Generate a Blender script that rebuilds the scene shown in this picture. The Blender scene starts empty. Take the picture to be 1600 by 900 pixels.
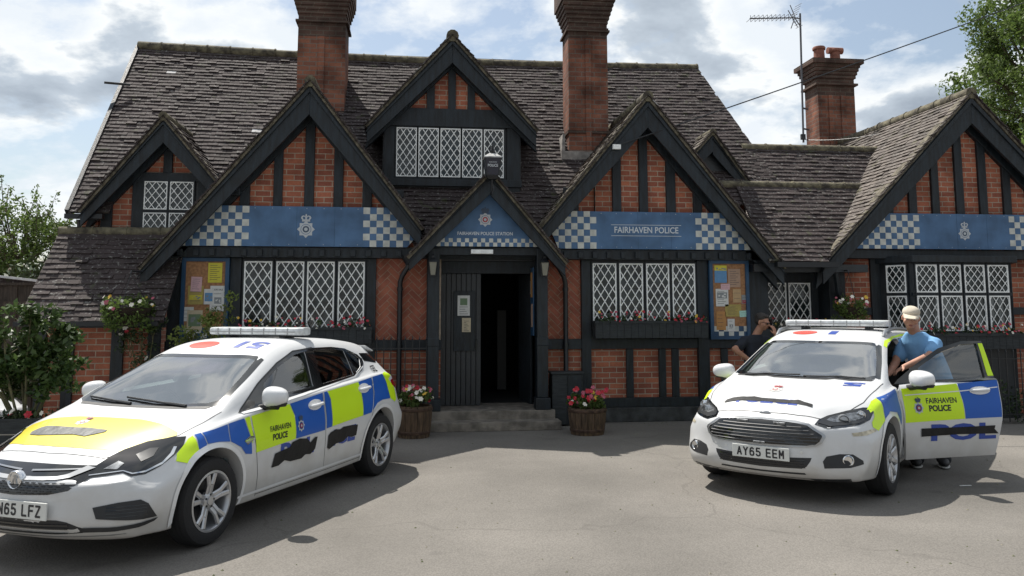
import bpy, bmesh, math, random
import numpy as np
from mathutils import Vector, Matrix
from mathutils.bvhtree import BVHTree
R = math.radians
random.seed(7)
sc = bpy.context.scene
COL = sc.collection

# ------------------------------------------------------------------ camera
def make_camera():
    p = math.atan(137/1270.); yaw = R(6.9); t = 0.001
    fwd = Vector((math.sin(yaw)*math.cos(p), math.cos(yaw)*math.cos(p), math.sin(p)))
    r0 = Vector((math.cos(yaw), -math.sin(yaw), 0)); u0 = r0.cross(fwd)
    rt = r0*math.cos(t) - u0*math.sin(t); ut = u0*math.cos(t) + r0*math.sin(t)
    cd = bpy.data.cameras.new('camera'); co = bpy.data.objects.new('camera', cd); COL.objects.link(co)
    m = Matrix(((rt.x, ut.x, -fwd.x, 0), (rt.y, ut.y, -fwd.y, 0), (rt.z, ut.z, -fwd.z, 1.72), (0, 0, 0, 1)))
    co.matrix_world = m
    cd.sensor_width = 36; cd.sensor_fit = 'HORIZONTAL'; cd.lens = 36*1270/1600.
    cd.shift_y = -(450-346)/1600.
    cd.clip_start = 0.05; cd.clip_end = 3000
    sc.camera = co
make_camera()

# ------------------------------------------------------------------ world, sun, exposure
SUN = Vector((-0.31, 0.5, 1.0)).normalized()
w = bpy.data.worlds.new("World"); sc.world = w; w.use_nodes = True
def make_world():
    nt = w.node_tree; nt.nodes.clear(); N = nt.nodes.new; L = nt.links.new
    out = N('ShaderNodeOutputWorld'); bg = N('ShaderNodeBackground'); bg.inputs[1].default_value = 0.092
    sky = N('ShaderNodeTexSky'); sky.sky_type = 'NISHITA'; sky.sun_disc = False
    sky.sun_elevation = R(59.5); sky.sun_rotation = math.atan2(SUN.x, SUN.y); sky.air_density = 1.2; sky.dust_density = 1.5
    tc = N('ShaderNodeTexCoord'); sep = N('ShaderNodeSeparateXYZ'); L(tc.outputs['Generated'], sep.inputs[0])
    za = N('ShaderNodeMath'); za.operation = 'ADD'; za.inputs[1].default_value = 0.32; L(sep.outputs[2], za.inputs[0])
    zm = N('ShaderNodeMath'); zm.operation = 'MAXIMUM'; zm.inputs[1].default_value = 0.05; L(za.outputs[0], zm.inputs[0])
    dx = N('ShaderNodeMath'); dx.operation = 'DIVIDE'; L(sep.outputs[0], dx.inputs[0]); L(zm.outputs[0], dx.inputs[1])
    dy = N('ShaderNodeMath'); dy.operation = 'DIVIDE'; L(sep.outputs[1], dy.inputs[0]); L(zm.outputs[0], dy.inputs[1])
    cb = N('ShaderNodeCombineXYZ'); L(dx.outputs[0], cb.inputs[0]); L(dy.outputs[0], cb.inputs[1]); cb.inputs[2].default_value = 3.3
    n1 = N('ShaderNodeTexNoise'); n1.inputs['Scale'].default_value = 3.0; n1.inputs['Detail'].default_value = 10; n1.inputs['Roughness'].default_value = 0.6; n1.inputs['Distortion'].default_value = 0.1
    L(cb.outputs[0], n1.inputs['Vector'])
    r1 = N('ShaderNodeValToRGB'); r1.color_ramp.elements[0].position = 0.40; r1.color_ramp.elements[1].position = 0.52
    L(n1.outputs[0], r1.inputs[0])
    # cloud body shading: bright rims, grey thick parts
    r2 = N('ShaderNodeValToRGB'); cr = r2.color_ramp
    cr.elements[0].position = 0.44; cr.elements[0].color = (7.6, 8.0, 8.4, 1)
    cr.elements[1].position = 0.70; cr.elements[1].color = (2.2, 2.65, 3.3, 1)
    e = cr.elements.new(0.525); e.color = (9.0, 9.1, 9.0, 1)
    e = cr.elements.new(0.585); e.color = (4.3, 4.9, 5.6, 1)
    off = N('ShaderNodeVectorMath'); off.operation = 'ADD'; off.inputs[1].default_value = (0.05, -0.09, 0.02); L(cb.outputs[0], off.inputs[0])
    n2 = N('ShaderNodeTexNoise'); n2.inputs['Scale'].default_value = 3.0; n2.inputs['Detail'].default_value = 8; n2.inputs['Roughness'].default_value = 0.55; n2.inputs['Distortion'].default_value = 0.1
    L(off.outputs[0], n2.inputs['Vector']); L(n2.outputs[0], r2.inputs[0])
    mx = N('ShaderNodeMixRGB'); L(r1.outputs[0], mx.inputs[0]); L(sky.outputs[0], mx.inputs[1]); L(r2.outputs[0], mx.inputs[2])
    # a veil of thin cloud everywhere
    vm = N('ShaderNodeMixRGB'); vm.inputs[0].default_value = 0.24; L(mx.outputs[0], vm.inputs[1]); vm.inputs[2].default_value = (6.6, 7.4, 8.2, 1)
    # broken cloud is bright towards the sun and duller away from it
    nv = N('ShaderNodeVectorMath'); nv.operation = 'DOT_PRODUCT'; L(tc.outputs['Generated'], nv.inputs[0]); nv.inputs[1].default_value = (SUN.x*1.0, .87, .35)
    mr = N('ShaderNodeMapRange'); mr.inputs[1].default_value = -.8; mr.inputs[2].default_value = .75; mr.inputs[3].default_value = .62; mr.inputs[4].default_value = 1.0; L(nv.outputs['Value'], mr.inputs[0])
    dm = N('ShaderNodeVectorMath'); dm.operation = 'SCALE'; L(vm.outputs[0], dm.inputs[0]); L(mr.outputs[0], dm.inputs['Scale'])
    L(dm.outputs[0], bg.inputs[0]); L(bg.outputs[0], out.inputs[0])
make_world()
sd = bpy.data.lights.new('sun', 'SUN'); sd.energy = 4.8; sd.angle = R(0.5); sd.color = (1.0, 0.95, 0.87)
so = bpy.data.objects.new('sun', sd); COL.objects.link(so); so.rotation_euler = SUN.to_track_quat('Z', 'Y').to_euler()
vs = sc.view_settings; vs.view_transform = 'Standard'; vs.look = 'None'; vs.gamma = 1; vs.use_curve_mapping = False; vs.exposure = 0.36
sc.render.engine = 'CYCLES'

# ------------------------------------------------------------------ materials
MT = {}
def nodes(name):
    m = bpy.data.materials.new(name); m.use_nodes = True; nt = m.node_tree
    return m, nt, nt.nodes['Principled BSDF']
def mat(name, col, rough=0.6, metal=0, var=0.0, scale=6.0, bump=0.0, bscale=40, coat=0, spec=None, col2=None, detail=5, lo=0.35, hi=0.65, stretch=None, sheen=0):
    m, nt, b = nodes(name); N = nt.nodes.new; L = nt.links.new
    b.inputs['Roughness'].default_value = rough; b.inputs['Metallic'].default_value = metal
    if coat: b.inputs['Coat Weight'].default_value = coat; b.inputs['Coat Roughness'].default_value = 0.04
    if spec is not None: b.inputs['Specular IOR Level'].default_value = spec
    c = (*col, 1)
    tc = N('ShaderNodeTexCoord'); src = tc.outputs['Object']
    if stretch:
        mp = N('ShaderNodeMapping'); mp.inputs['Scale'].default_value = stretch; L(src, mp.inputs[0]); src = mp.outputs[0]
    if var or col2:
        n = N('ShaderNodeTexNoise'); n.inputs['Scale'].default_value = scale; n.inputs['Detail'].default_value = detail; L(src, n.inputs['Vector'])
        r = N('ShaderNodeValToRGB'); r.color_ramp.elements[0].position = lo; r.color_ramp.elements[1].position = hi
        r.color_ramp.elements[0].color = tuple(max(0, x*(1-var)) for x in col) + (1,)
        r.color_ramp.elements[1].color = (*col2, 1) if col2 else tuple(x*(1+var) for x in col) + (1,)
        L(n.outputs[0], r.inputs[0]); L(r.outputs[0], b.inputs['Base Color'])
    else: b.inputs['Base Color'].default_value = c
    if bump:
        n = N('ShaderNodeTexNoise'); n.inputs['Scale'].default_value = bscale; n.inputs['Detail'].default_value = 4; L(src, n.inputs['Vector'])
        bp = N('ShaderNodeBump'); bp.inputs['Strength'].default_value = bump; bp.inputs['Distance'].default_value = 0.02
        L(n.outputs[0], bp.inputs['Height']); L(bp.outputs[0], b.inputs['Normal'])
    MT[name] = m; return m
def brick_mat(name, c1, c2, mortar, bw=0.225, rh=0.083, ms=0.009, dirt=0.35):
    m, nt, b = nodes(name); N = nt.nodes.new; L = nt.links.new
    b.inputs['Roughness'].default_value = 0.88; b.inputs['Specular IOR Level'].default_value = 0.25
    tc = N('ShaderNodeTexCoord'); s = N('ShaderNodeSeparateXYZ'); L(tc.outputs['Object'], s.inputs[0])
    a = N('ShaderNodeMath'); L(s.outputs[0], a.inputs[0]); L(s.outputs[1], a.inputs[1])
    cb = N('ShaderNodeCombineXYZ'); L(a.outputs[0], cb.inputs[0]); L(s.outputs[2], cb.inputs[1])
    wn = N('ShaderNodeTexNoise'); wn.inputs['Scale'].default_value = 3; L(tc.outputs['Object'], wn.inputs['Vector'])
    wm = N('ShaderNodeVectorMath'); wm.operation = 'MULTIPLY_ADD'; L(wn.outputs['Color'], wm.inputs[0]); wm.inputs[1].default_value = (.012, .012, 0); L(cb.outputs[0], wm.inputs[2])
    br = N('ShaderNodeTexBrick'); br.inputs['Scale'].default_value = 1; br.inputs['Brick Width'].default_value = bw; br.inputs['Row Height'].default_value = rh
    br.inputs['Mortar Size'].default_value = ms; br.inputs['Mortar Smooth'].default_value = 0.25; br.inputs['Bias'].default_value = 0.0
    br.inputs['Color1'].default_value = (*c1, 1); br.inputs['Color2'].default_value = (*c2, 1); br.inputs['Mortar'].default_value = (*mortar, 1)
    L(wm.outputs[0], br.inputs['Vector'])
    n = N('ShaderNodeTexNoise'); n.inputs['Scale'].default_value = 2.2; n.inputs['Detail'].default_value = 8; L(tc.outputs['Object'], n.inputs['Vector'])
    r = N('ShaderNodeValToRGB'); r.color_ramp.elements[0].position = .35; r.color_ramp.elements[1].position = .62
    v = 1-dirt; r.color_ramp.elements[0].color = (v, v*.97, v*.95, 1); r.color_ramp.elements[1].color = (1.1, 1.08, 1.05, 1)
    L(n.outputs[0], r.inputs[0])
    n2 = N('ShaderNodeTexNoise'); n2.inputs['Scale'].default_value = 45; n2.inputs['Detail'].default_value = 3; L(tc.outputs['Object'], n2.inputs['Vector'])
    r3 = N('ShaderNodeMapRange'); r3.inputs[3].default_value = .75; r3.inputs[4].default_value = 1.25; L(n2.outputs[0], r3.inputs[0])
    mu = N('ShaderNodeMixRGB'); mu.blend_type = 'MULTIPLY'; mu.inputs[0].default_value = 1; L(br.outputs[0], mu.inputs[1]); L(r.outputs[0], mu.inputs[2])
    mu2 = N('ShaderNodeMixRGB'); mu2.blend_type = 'MULTIPLY'; mu2.inputs[0].default_value = 1; L(mu.outputs[0], mu2.inputs[1]); L(r3.outputs[0], mu2.inputs[2])
    L(mu2.outputs[0], b.inputs['Base Color'])
    bp = N('ShaderNodeBump'); bp.invert = True; bp.inputs['Strength'].default_value = .5; bp.inputs['Distance'].default_value = .008
    L(br.outputs['Fac'], bp.inputs['Height']); bp2 = N('ShaderNodeBump'); bp2.inputs['Strength'].default_value = .3; bp2.inputs['Distance'].default_value = .006
    L(n2.outputs[0], bp2.inputs['Height']); L(bp.outputs[0], bp2.inputs['Normal']); L(bp2.outputs[0], b.inputs['Normal'])
    MT[name] = m; return m
def island_mat(name, cols, rough=.9, noise=None, nscale=9, bump=0.3, bscale=60, spec=.3, lichen=None, trans=0):
    """surface whose separate pieces (tiles, leaves, bricks) differ a little in colour"""
    m, nt, b = nodes(name); N = nt.nodes.new; L = nt.links.new
    b.inputs['Roughness'].default_value = rough; b.inputs['Specular IOR Level'].default_value = spec
    g = N('ShaderNodeNewGeometry'); r = N('ShaderNodeValToRGB'); cr = r.color_ramp
    for i, c in enumerate(cols):
        e = cr.elements[0] if i == 0 else (cr.elements[1] if i == len(cols)-1 else cr.elements.new(i/(len(cols)-1)))
        e.position = i/(len(cols)-1); e.color = (*c, 1)
    L(g.outputs['Random Per Island'], r.inputs[0]); col = r.outputs[0]
    tc = N('ShaderNodeTexCoord')
    if noise:
        n = N('ShaderNodeTexNoise'); n.inputs['Scale'].default_value = nscale; n.inputs['Detail'].default_value = 7; L(tc.outputs['Object'], n.inputs['Vector'])
        rr = N('ShaderNodeMapRange'); rr.inputs[1].default_value = .3; rr.inputs[2].default_value = .7; rr.inputs[3].default_value = 1-noise; rr.inputs[4].default_value = 1+noise; L(n.outputs[0], rr.inputs[0])
        mu = N('ShaderNodeMixRGB'); mu.blend_type = 'MULTIPLY'; mu.inputs[0].default_value = 1; L(col, mu.inputs[1]); L(rr.outputs[0], mu.inputs[2]); col = mu.outputs[0]
    if lichen:
        for sc_, lo, c in lichen:
            n = N('ShaderNodeTexNoise'); n.inputs['Scale'].default_value = sc_; n.inputs['Detail'].default_value = 6; n.inputs['Roughness'].default_value = .65; L(tc.outputs['Object'], n.inputs['Vector'])
            rr = N('ShaderNodeMapRange'); rr.inputs[1].default_value = lo; rr.inputs[2].default_value = lo+.07; L(n.outputs[0], rr.inputs[0])
            mu = N('ShaderNodeMixRGB'); L(rr.outputs[0], mu.inputs[0]); L(col, mu.inputs[1]); mu.inputs[2].default_value = (*c, 1); col = mu.outputs[0]
    L(col, b.inputs['Base Color'])
    if bump:
        n = N('ShaderNodeTexNoise'); n.inputs['Scale'].default_value = bscale; L(tc.outputs['Object'], n.inputs['Vector'])
        bp = N('ShaderNodeBump'); bp.inputs['Strength'].default_value = bump; bp.inputs['Distance'].default_value = .01; L(n.outputs[0], bp.inputs['Height']); L(bp.outputs[0], b.inputs['Normal'])
    if trans:
        o = nt.nodes['Material Output']; tl = N('ShaderNodeBsdfTranslucent'); L(col, tl.inputs[0]); mxs = N('ShaderNodeMixShader'); mxs.inputs[0].default_value = trans
        L(b.outputs[0], mxs.inputs[1]); L(tl.outputs[0], mxs.inputs[2]); L(mxs.outputs[0], o.inputs[0])
    MT[name] = m; return m
def glass_mat(name, tint, k=0.12, rough=0.02, dark=0.0, ior=1.5):
    """thin pane: fresnel-weighted reflection over see-through tint"""
    m = bpy.data.materials.new(name); m.use_nodes = True; nt = m.node_tree; nt.nodes.clear(); N = nt.nodes.new; L = nt.links.new
    o = N('ShaderNodeOutputMaterial'); t = N('ShaderNodeBsdfTransparent'); t.inputs[0].default_value = (*tint, 1)
    g = N('ShaderNodeBsdfGlossy'); g.inputs['Roughness'].default_value = rough; g.inputs[0].default_value = (1, 1, 1, 1)
    f = N('ShaderNodeFresnel'); f.inputs[0].default_value = ior
    mr = N('ShaderNodeMapRange'); mr.inputs[1].default_value = 0; mr.inputs[2].default_value = 1; mr.inputs[3].default_value = k; mr.inputs[4].default_value = 1; L(f.outputs[0], mr.inputs[0])
    mx = N('ShaderNodeMixShader'); L(mr.outputs[0], mx.inputs[0]); L(t.outputs[0], mx.inputs[1]); L(g.outputs[0], mx.inputs[2])
    L(mx.outputs[0], o.inputs[0]); MT[name] = m; return m

# ------------------------------------------------------------------ mesh builder
class MB:
    def __init__(s): s.v = []; s.f = []; s.mi = []; s.m = 0
    def face(s, pts, m=None):
        b = len(s.v); s.v += [tuple(p) for p in pts]; s.f.append(tuple(range(b, b+len(pts)))); s.mi.append(s.m if m is None else m); return s
    def raw(s, vs, fs, m=None):
        b = len(s.v); s.v += [tuple(p) for p in vs]
        for f in fs: s.f.append(tuple(b+i for i in f)); s.mi.append(s.m if m is None else m)
        return s
    def box(s, x0, x1, y0, y1, z0, z1, m=None, c=0.0):
        if x0 > x1: x0, x1 = x1, x0
        if y0 > y1: y0, y1 = y1, y0
        if z0 > z1: z0, z1 = z1, z0
        return s.prism([(x0, z0), (x1, z0), (x1, z1), (x0, z1)], y0, y1, m)
    def prism(s, poly, d0, d1, m=None, ax='y'):
        """poly in (x,z) extruded along y (or (x,y) along z, (y,z) along x)"""
        def P(a, b, d): return (a, d, b) if ax == 'y' else ((a, b, d) if ax == 'z' else (d, a, b))
        n = len(poly); ar = sum(poly[i][0]*poly[(i+1) % n][1]-poly[(i+1) % n][0]*poly[i][1] for i in range(n))
        if (ar < 0) != (ax != 'y'): pass
        if ar < 0: poly = poly[::-1]
        vs = [P(a, b, d0) for a, b in poly] + [P(a, b, d1) for a, b in poly]
        fs = [tuple(range(n)), tuple(range(2*n-1, n-1, -1))] + [(i+n, (i+1) % n+n, (i+1) % n, i) for i in range(n)]
        if ax != 'y': fs = [f[::-1] for f in fs]
        return s.raw(vs, fs, m)
    def bar(s, a, b, w, h, up=(0, 0, 1), m=None):
        a = Vector(a); b = Vector(b); d = (b-a).normalized(); u = Vector(up); r = d.cross(u)
        if r.length < 1e-4: r = d.cross(Vector((1, 0, 0)))
        r.normalize(); u = r.cross(d); r = r*w/2; u = u*h/2
        vs = [a-r-u, a+r-u, a+r+u, a-r+u, b-r-u, b+r-u, b+r+u, b-r+u]
        return s.raw(vs, [(0, 1, 2, 3), (7, 6, 5, 4), (0, 4, 5, 1), (1, 5, 6, 2), (2, 6, 7, 3), (3, 7, 4, 0)], m)
    def tube(s, pts, r, n=8, m=None, cap=True):
        pts = [Vector(p) for p in pts]; k = len(pts); rs = r if isinstance(r, (list, tuple)) else [r]*k
        vs = []; pu = None
        for i, p in enumerate(pts):
            d = (pts[min(i+1, k-1)]-pts[max(i-1, 0)]).normalized()
            if pu is None:
                pu = d.cross(Vector((0, 0, 1)));
                if pu.length < 1e-3: pu = d.cross(Vector((1, 0, 0)))
            pu = (pu - d*pu.dot(d)).normalized(); q = d.cross(pu)
            for j in range(n):
                a = 2*math.pi*j/n; vs.append(p + pu*math.cos(a)*rs[i] + q*math.sin(a)*rs[i])
        fs = [(i*n+j, i*n+(j+1) % n, (i+1)*n+(j+1) % n, (i+1)*n+j) for i in range(k-1) for j in range(n)]
        if cap: fs += [tuple(range(n))[::-1], tuple(range((k-1)*n, k*n))]
        return s.raw(vs, fs, m)
    def lathe(s, prof, c=(0, 0, 0), n=24, ax='z', m=None, cap=True):
        """prof: (radius, height) pairs round an axis through c"""
        vs = []
        for r, h in prof:
            for j in range(n):
                a = 2*math.pi*j/n; x, y = r*math.cos(a), r*math.sin(a)
                p = (x, y, h) if ax == 'z' else ((x, h, y) if ax == 'y' else (h, x, y))
                vs.append((p[0]+c[0], p[1]+c[1], p[2]+c[2]))
        k = len(prof)
        fs = [(i*n+j, i*n+(j+1) % n, (i+1)*n+(j+1) % n, (i+1)*n+j) for i in range(k-1) for j in range(n)]
        if ax == 'y': fs = [f[::-1] for f in fs]
        if cap and prof[0][0] > 1.1e-4: fs.append(tuple(range(n))[::-1])
        if cap and prof[-1][0] > 1.1e-4: fs.append(tuple(range((k-1)*n, k*n)))
        return s.raw(vs, fs, m)
    def ball(s, c, r, n=10, k=6, m=None, sq=(1, 1, 1)):
        pr = [(math.sin(math.pi*i/k)*1.0+1e-5, -math.cos(math.pi*i/k)) for i in range(k+1)]
        b = len(s.v); s.lathe([(a*r, h*r) for a, h in pr], (0, 0, 0), n, 'z', m)
        for i in range(b, len(s.v)):
            v = s.v[i]; s.v[i] = (v[0]*sq[0]+c[0], v[1]*sq[1]+c[1], v[2]*sq[2]+c[2])
        return s
    def xf(s, M, start=0):
        for i in range(start, len(s.v)): s.v[i] = tuple(M @ Vector(s.v[i]))
        return s
def rootloc(p):
    while p.parent is not None: p = p.parent
    return p.matrix_basis.translation.copy(), p
def link(name, me, mats, parent=None, smooth=None):
    if not isinstance(mats, (list, tuple)): mats = [mats]
    for m in mats: me.materials.append(MT[m] if isinstance(m, str) else m)
    o = bpy.data.objects.new(name, me); COL.objects.link(o)
    if parent: o.parent = parent
    if smooth is not None:
        for p in me.polygons: p.use_smooth = True
        if smooth < 179: me.set_sharp_from_angle(angle=R(smooth))
    return o
def obj(name, mb, mats, parent=None, smooth=None, bevel=0, local=False):
    """mb in world coordinates unless local; stored relative to the thing's origin"""
    me = bpy.data.meshes.new(name); vs = mb.v
    off = Vector((0, 0, 0))
    if parent and not local: off, _ = rootloc(parent)
    if off.length: vs = [(a-off.x, b-off.y, c-off.z) for a, b, c in vs]
    me.from_pydata(vs, [], mb.f)
    me.polygons.foreach_set('material_index', mb.mi)
    if bevel:
        bm = bmesh.new(); bm.from_mesh(me); bmesh.ops.remove_doubles(bm, verts=bm.verts, dist=1e-5)
        ed = [e for e in bm.edges if len(e.link_faces) == 2 and e.calc_face_angle(0) > R(35)]
        bmesh.ops.bevel(bm, geom=ed, offset=bevel, segments=1 if bevel < .006 else 2, affect='EDGES', profile=.6, clamp_overlap=True)
        bm.to_mesh(me); bm.free()
    me.update()
    return link(name, me, mats, parent, smooth)
def thing(name, label, cat, loc=(0, 0, 0), rotz=0, group=None):
    o = bpy.data.objects.new(name, None); COL.objects.link(o); o.location = loc; o.rotation_euler = (0, 0, rotz)
    o.empty_display_size = .1; o['label'] = label; o['category'] = cat
    if group: o['group'] = group
    return o
def tag(o, label, cat, group=None):
    o['label'] = label; o['category'] = cat
    if group: o['group'] = group
    return o
def struct(o, kind='structure'): o['kind'] = kind; return o
def copy_tree(o, parent=None, **kw):
    c = o.copy(); COL.objects.link(c); c.parent = parent
    for k, v in kw.items():
        if k == 'loc': c.location = v
        elif k == 'rz': c.rotation_euler = (0, 0, v)
        else: c[k] = v
    for ch in list(o.children): copy_tree(ch, c)
    return c
def text_mesh(s, size=1.0, offset=0.0, align='CENTER', sx=1.0, depth=0.0, spacing=1.0, shear=0.0):
    """lettering as flat polygons: returns (verts (x,y), faces)"""
    cu = bpy.data.curves.new('lettering', 'FONT'); cu.body = s; cu.size = size; cu.offset = offset; cu.align_x = align
    cu.space_character = spacing; cu.resolution_u = 3; cu.shear = shear; cu.fill_mode = 'FRONT'
    o = bpy.data.objects.new('lettering', cu); COL.objects.link(o)
    dg = bpy.context.evaluated_depsgraph_get(); me = bpy.data.meshes.new_from_object(o.evaluated_get(dg))
    v = [(a.co.x*sx, a.co.y) for a in me.vertices]; f = [tuple(p.vertices) for p in me.polygons]
    bpy.data.objects.remove(o); bpy.data.curves.remove(cu); bpy.data.meshes.remove(me)
    return v, f
def add_text(mb, s, x, y, z, size, m=None, **kw):
    """upright text facing -y"""
    v, f = text_mesh(s, size, **kw)
    mb.raw([(a+x, y, b+z) for a, b in v], f, m); return mb
def rotm(ax, a): return Matrix.Rotation(a, 4, ax)
# ------------------------------------------------------------------ surfaces
brick_mat('brick', (.46,.168,.100), (.28,.098,.068), (.42,.35,.28), rh=.083, ms=.0075, dirt=.3)
brick_mat('brick_chimney', (.30,.125,.080), (.19,.085,.062), (.20,.16,.135), dirt=.55)
brick_mat('brick_soot', (.12,.072,.058), (.085,.056,.047), (.13,.11,.09), dirt=.5)
island_mat('herringbone', [(.35,.125,.076),(.24,.085,.06),(.42,.155,.095),(.30,.10,.068)], noise=.3, nscale=5)
mat('mortar', (.40,.32,.25), .95, var=.25, scale=12, bump=.3)
mat('timber', (.0085,.014,.0195), .5, var=.5, scale=3.5, bump=.35, bscale=26, stretch=(6,6,1), spec=.5)
mat('timber_board', (.008,.0125,.017), .45, var=.4, scale=4, bump=.25, bscale=30, spec=.7)
mat('black_iron', (.012,.014,.017), .35, bump=.1, bscale=80)
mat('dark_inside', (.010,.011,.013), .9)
mat('lattice_white', (.88,.90,.89), .5, var=.12, scale=15)
mat('window_glass', (.018,.025,.027), .05, var=.7, scale=5, bump=.25, bscale=5, spec=.7)
mat('window_glass_curtain', (.13,.145,.145), .12, bump=.2, bscale=5, col2=(.022,.03,.03), scale=2.6, stretch=(3.4,3.4,.25), lo=.44, hi=.54, spec=.6)
island_mat('roof_tile', [(.050,.038,.038),(.075,.053,.049),(.038,.033,.034),(.066,.055,.054),(.095,.066,.058),(.052,.040,.039)], rough=.85, noise=.3, nscale=2.5, spec=.35,
           lichen=[(24, .575, (.23,.225,.21)), (9, .66, (.15,.145,.13)), (5.5, .60, (.065,.068,.040))])
island_mat('roof_tile_sunlit', [(.084,.068,.060),(.118,.097,.085),(.068,.055,.050),(.10,.081,.071),(.14,.118,.103)], rough=.8, noise=.35, nscale=2.5, spec=.4,
           lichen=[(20, .58, (.30,.29,.26)), (4.5, .58, (.09,.085,.045))])  # paler copy of roof_tile: sun on the left slopes put into the colour
mat('ridge_tile', (.10,.085,.065), .9, var=.5, scale=9, bump=.6, col2=(.19,.17,.11))
mat('verge_mortar', (.13,.115,.085), .95, var=.5, scale=14, bump=.7, bscale=25)
mat('lead_flashing', (.30,.28,.26), .8, var=.3, scale=8, bump=.3)
mat('stone_step', (.19,.17,.145), .9, var=.35, scale=7, bump=.6, bscale=50)
mat('plinth_paint', (.045,.048,.050), .75, var=.5, scale=6, bump=.5)
mat('sign_blue', (.072,.148,.275), .5, var=.22, scale=3.2, detail=7, spec=.4)
mat('sign_white', (.56,.57,.53), .55, var=.14, scale=9)
mat('sign_text', (.62,.66,.70), .5)
mat('badge_silver', (.50,.53,.56), .45)
mat('badge_dark', (.05,.08,.13), .5)
mat('badge_red', (.36,.03,.04), .5)
mat('badge_blue', (.03,.06,.25), .5)
mat('board_blue', (.015,.06,.13), .45, var=.2, scale=6)
mat('cork', (.36,.185,.09), .9, var=.22, scale=25, bump=.3, bscale=120)
mat('terracotta', (.24,.10,.07), .85, var=.3, scale=9, bump=.2)
mat('paint_grey', (.30,.31,.31), .5); mat('dash_grey', (.06,.06,.055), .6)
mat('asphalt_dark', (.05,.05,.05), .9)

# ------------------------------------------------------------------ ground
def asphalt_mat():
    m, nt, b = nodes('asphalt'); N = nt.nodes.new; L = nt.links.new
    tc = N('ShaderNodeTexCoord')
    def noise(s, d=6, r=.6):
        n = N('ShaderNodeTexNoise'); n.inputs['Scale'].default_value = s; n.inputs['Detail'].default_value = d; n.inputs['Roughness'].default_value = r; L(tc.outputs['Object'], n.inputs['Vector']); return n
    a = noise(.45, 7, .55); r = N('ShaderNodeValToRGB'); cr = r.color_ramp
    cr.elements[0].position = .30; cr.elements[0].color = (.135,.126,.114,1); cr.elements[1].position = .68; cr.elements[1].color = (.228,.212,.192,1); L(a.outputs[0], r.inputs[0])
    vo = N('ShaderNodeTexVoronoi'); vo.inputs['Scale'].default_value = 70; L(tc.outputs['Object'], vo.inputs['Vector'])
    mr = N('ShaderNodeMapRange'); mr.inputs[1].default_value = 0; mr.inputs[2].default_value = .75; mr.inputs[3].default_value = 1.14; mr.inputs[4].default_value = .82; L(vo.outputs['Distance'], mr.inputs[0])
    g = noise(160, 3); mg = N('ShaderNodeMapRange'); mg.inputs[1].default_value = .3; mg.inputs[2].default_value = .7; mg.inputs[3].default_value = .84; mg.inputs[4].default_value = 1.16; L(g.outputs[0], mg.inputs[0])
    m1 = N('ShaderNodeMixRGB'); m1.blend_type = 'MULTIPLY'; m1.inputs[0].default_value = 1; L(r.outputs[0], m1.inputs[1]); L(mr.outputs[0], m1.inputs[2])
    m2 = N('ShaderNodeMixRGB'); m2.blend_type = 'MULTIPLY'; m2.inputs[0].default_value = 1; L(m1.outputs[0], m2.inputs[1]); L(mg.outputs[0], m2.inputs[2])
    # oily stains and tar-filled cracks
    s = noise(1.3, 5, .5); sr = N('ShaderNodeMapRange'); sr.inputs[1].default_value = .66; sr.inputs[2].default_value = .76; sr.inputs[3].default_value = 0; sr.inputs[4].default_value = .45; L(s.outputs[0], sr.inputs[0])
    m3 = N('ShaderNodeMixRGB'); L(sr.outputs[0], m3.inputs[0]); L(m2.outputs[0], m3.inputs[1]); m3.inputs[2].default_value = (.045,.042,.040,1)
    wv = noise(.7, 3); av = N('ShaderNodeVectorMath'); av.operation = 'MULTIPLY_ADD'; L(wv.outputs['Color'], av.inputs[0]); av.inputs[1].default_value = (1.6,1.6,0); L(tc.outputs['Object'], av.inputs[2])
    vc = N('ShaderNodeTexVoronoi'); vc.feature = 'DISTANCE_TO_EDGE'; vc.inputs['Scale'].default_value = .23; L(av.outputs[0], vc.inputs['Vector'])
    cm = N('ShaderNodeMapRange'); cm.inputs[1].default_value = .001; cm.inputs[2].default_value = .005; cm.inputs[3].default_value = .22; cm.inputs[4].default_value = 0; L(vc.outputs[0], cm.inputs[0])
    m4 = N('ShaderNodeMixRGB'); L(cm.outputs[0], m4.inputs[0]); L(m3.outputs[0], m4.inputs[1]); m4.inputs[2].default_value = (.055,.05,.045,1)
    L(m4.outputs[0], b.inputs['Base Color']); b.inputs['Roughness'].default_value = .88; b.inputs['Specular IOR Level'].default_value = .3
    bp = N('ShaderNodeBump'); bp.inputs['Strength'].default_value = .4; bp.inputs['Distance'].default_value = .006; bp.invert = True; L(vo.outputs['Distance'], bp.inputs['Height']); L(bp.outputs[0], b.inputs['Normal'])
    MT['asphalt'] = m
asphalt_mat()
g = MB().face([(-400,-400,0),(400,-400,0),(400,900,0),(-400,900,0)])
struct(obj('ground', g, 'asphalt'))

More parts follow.
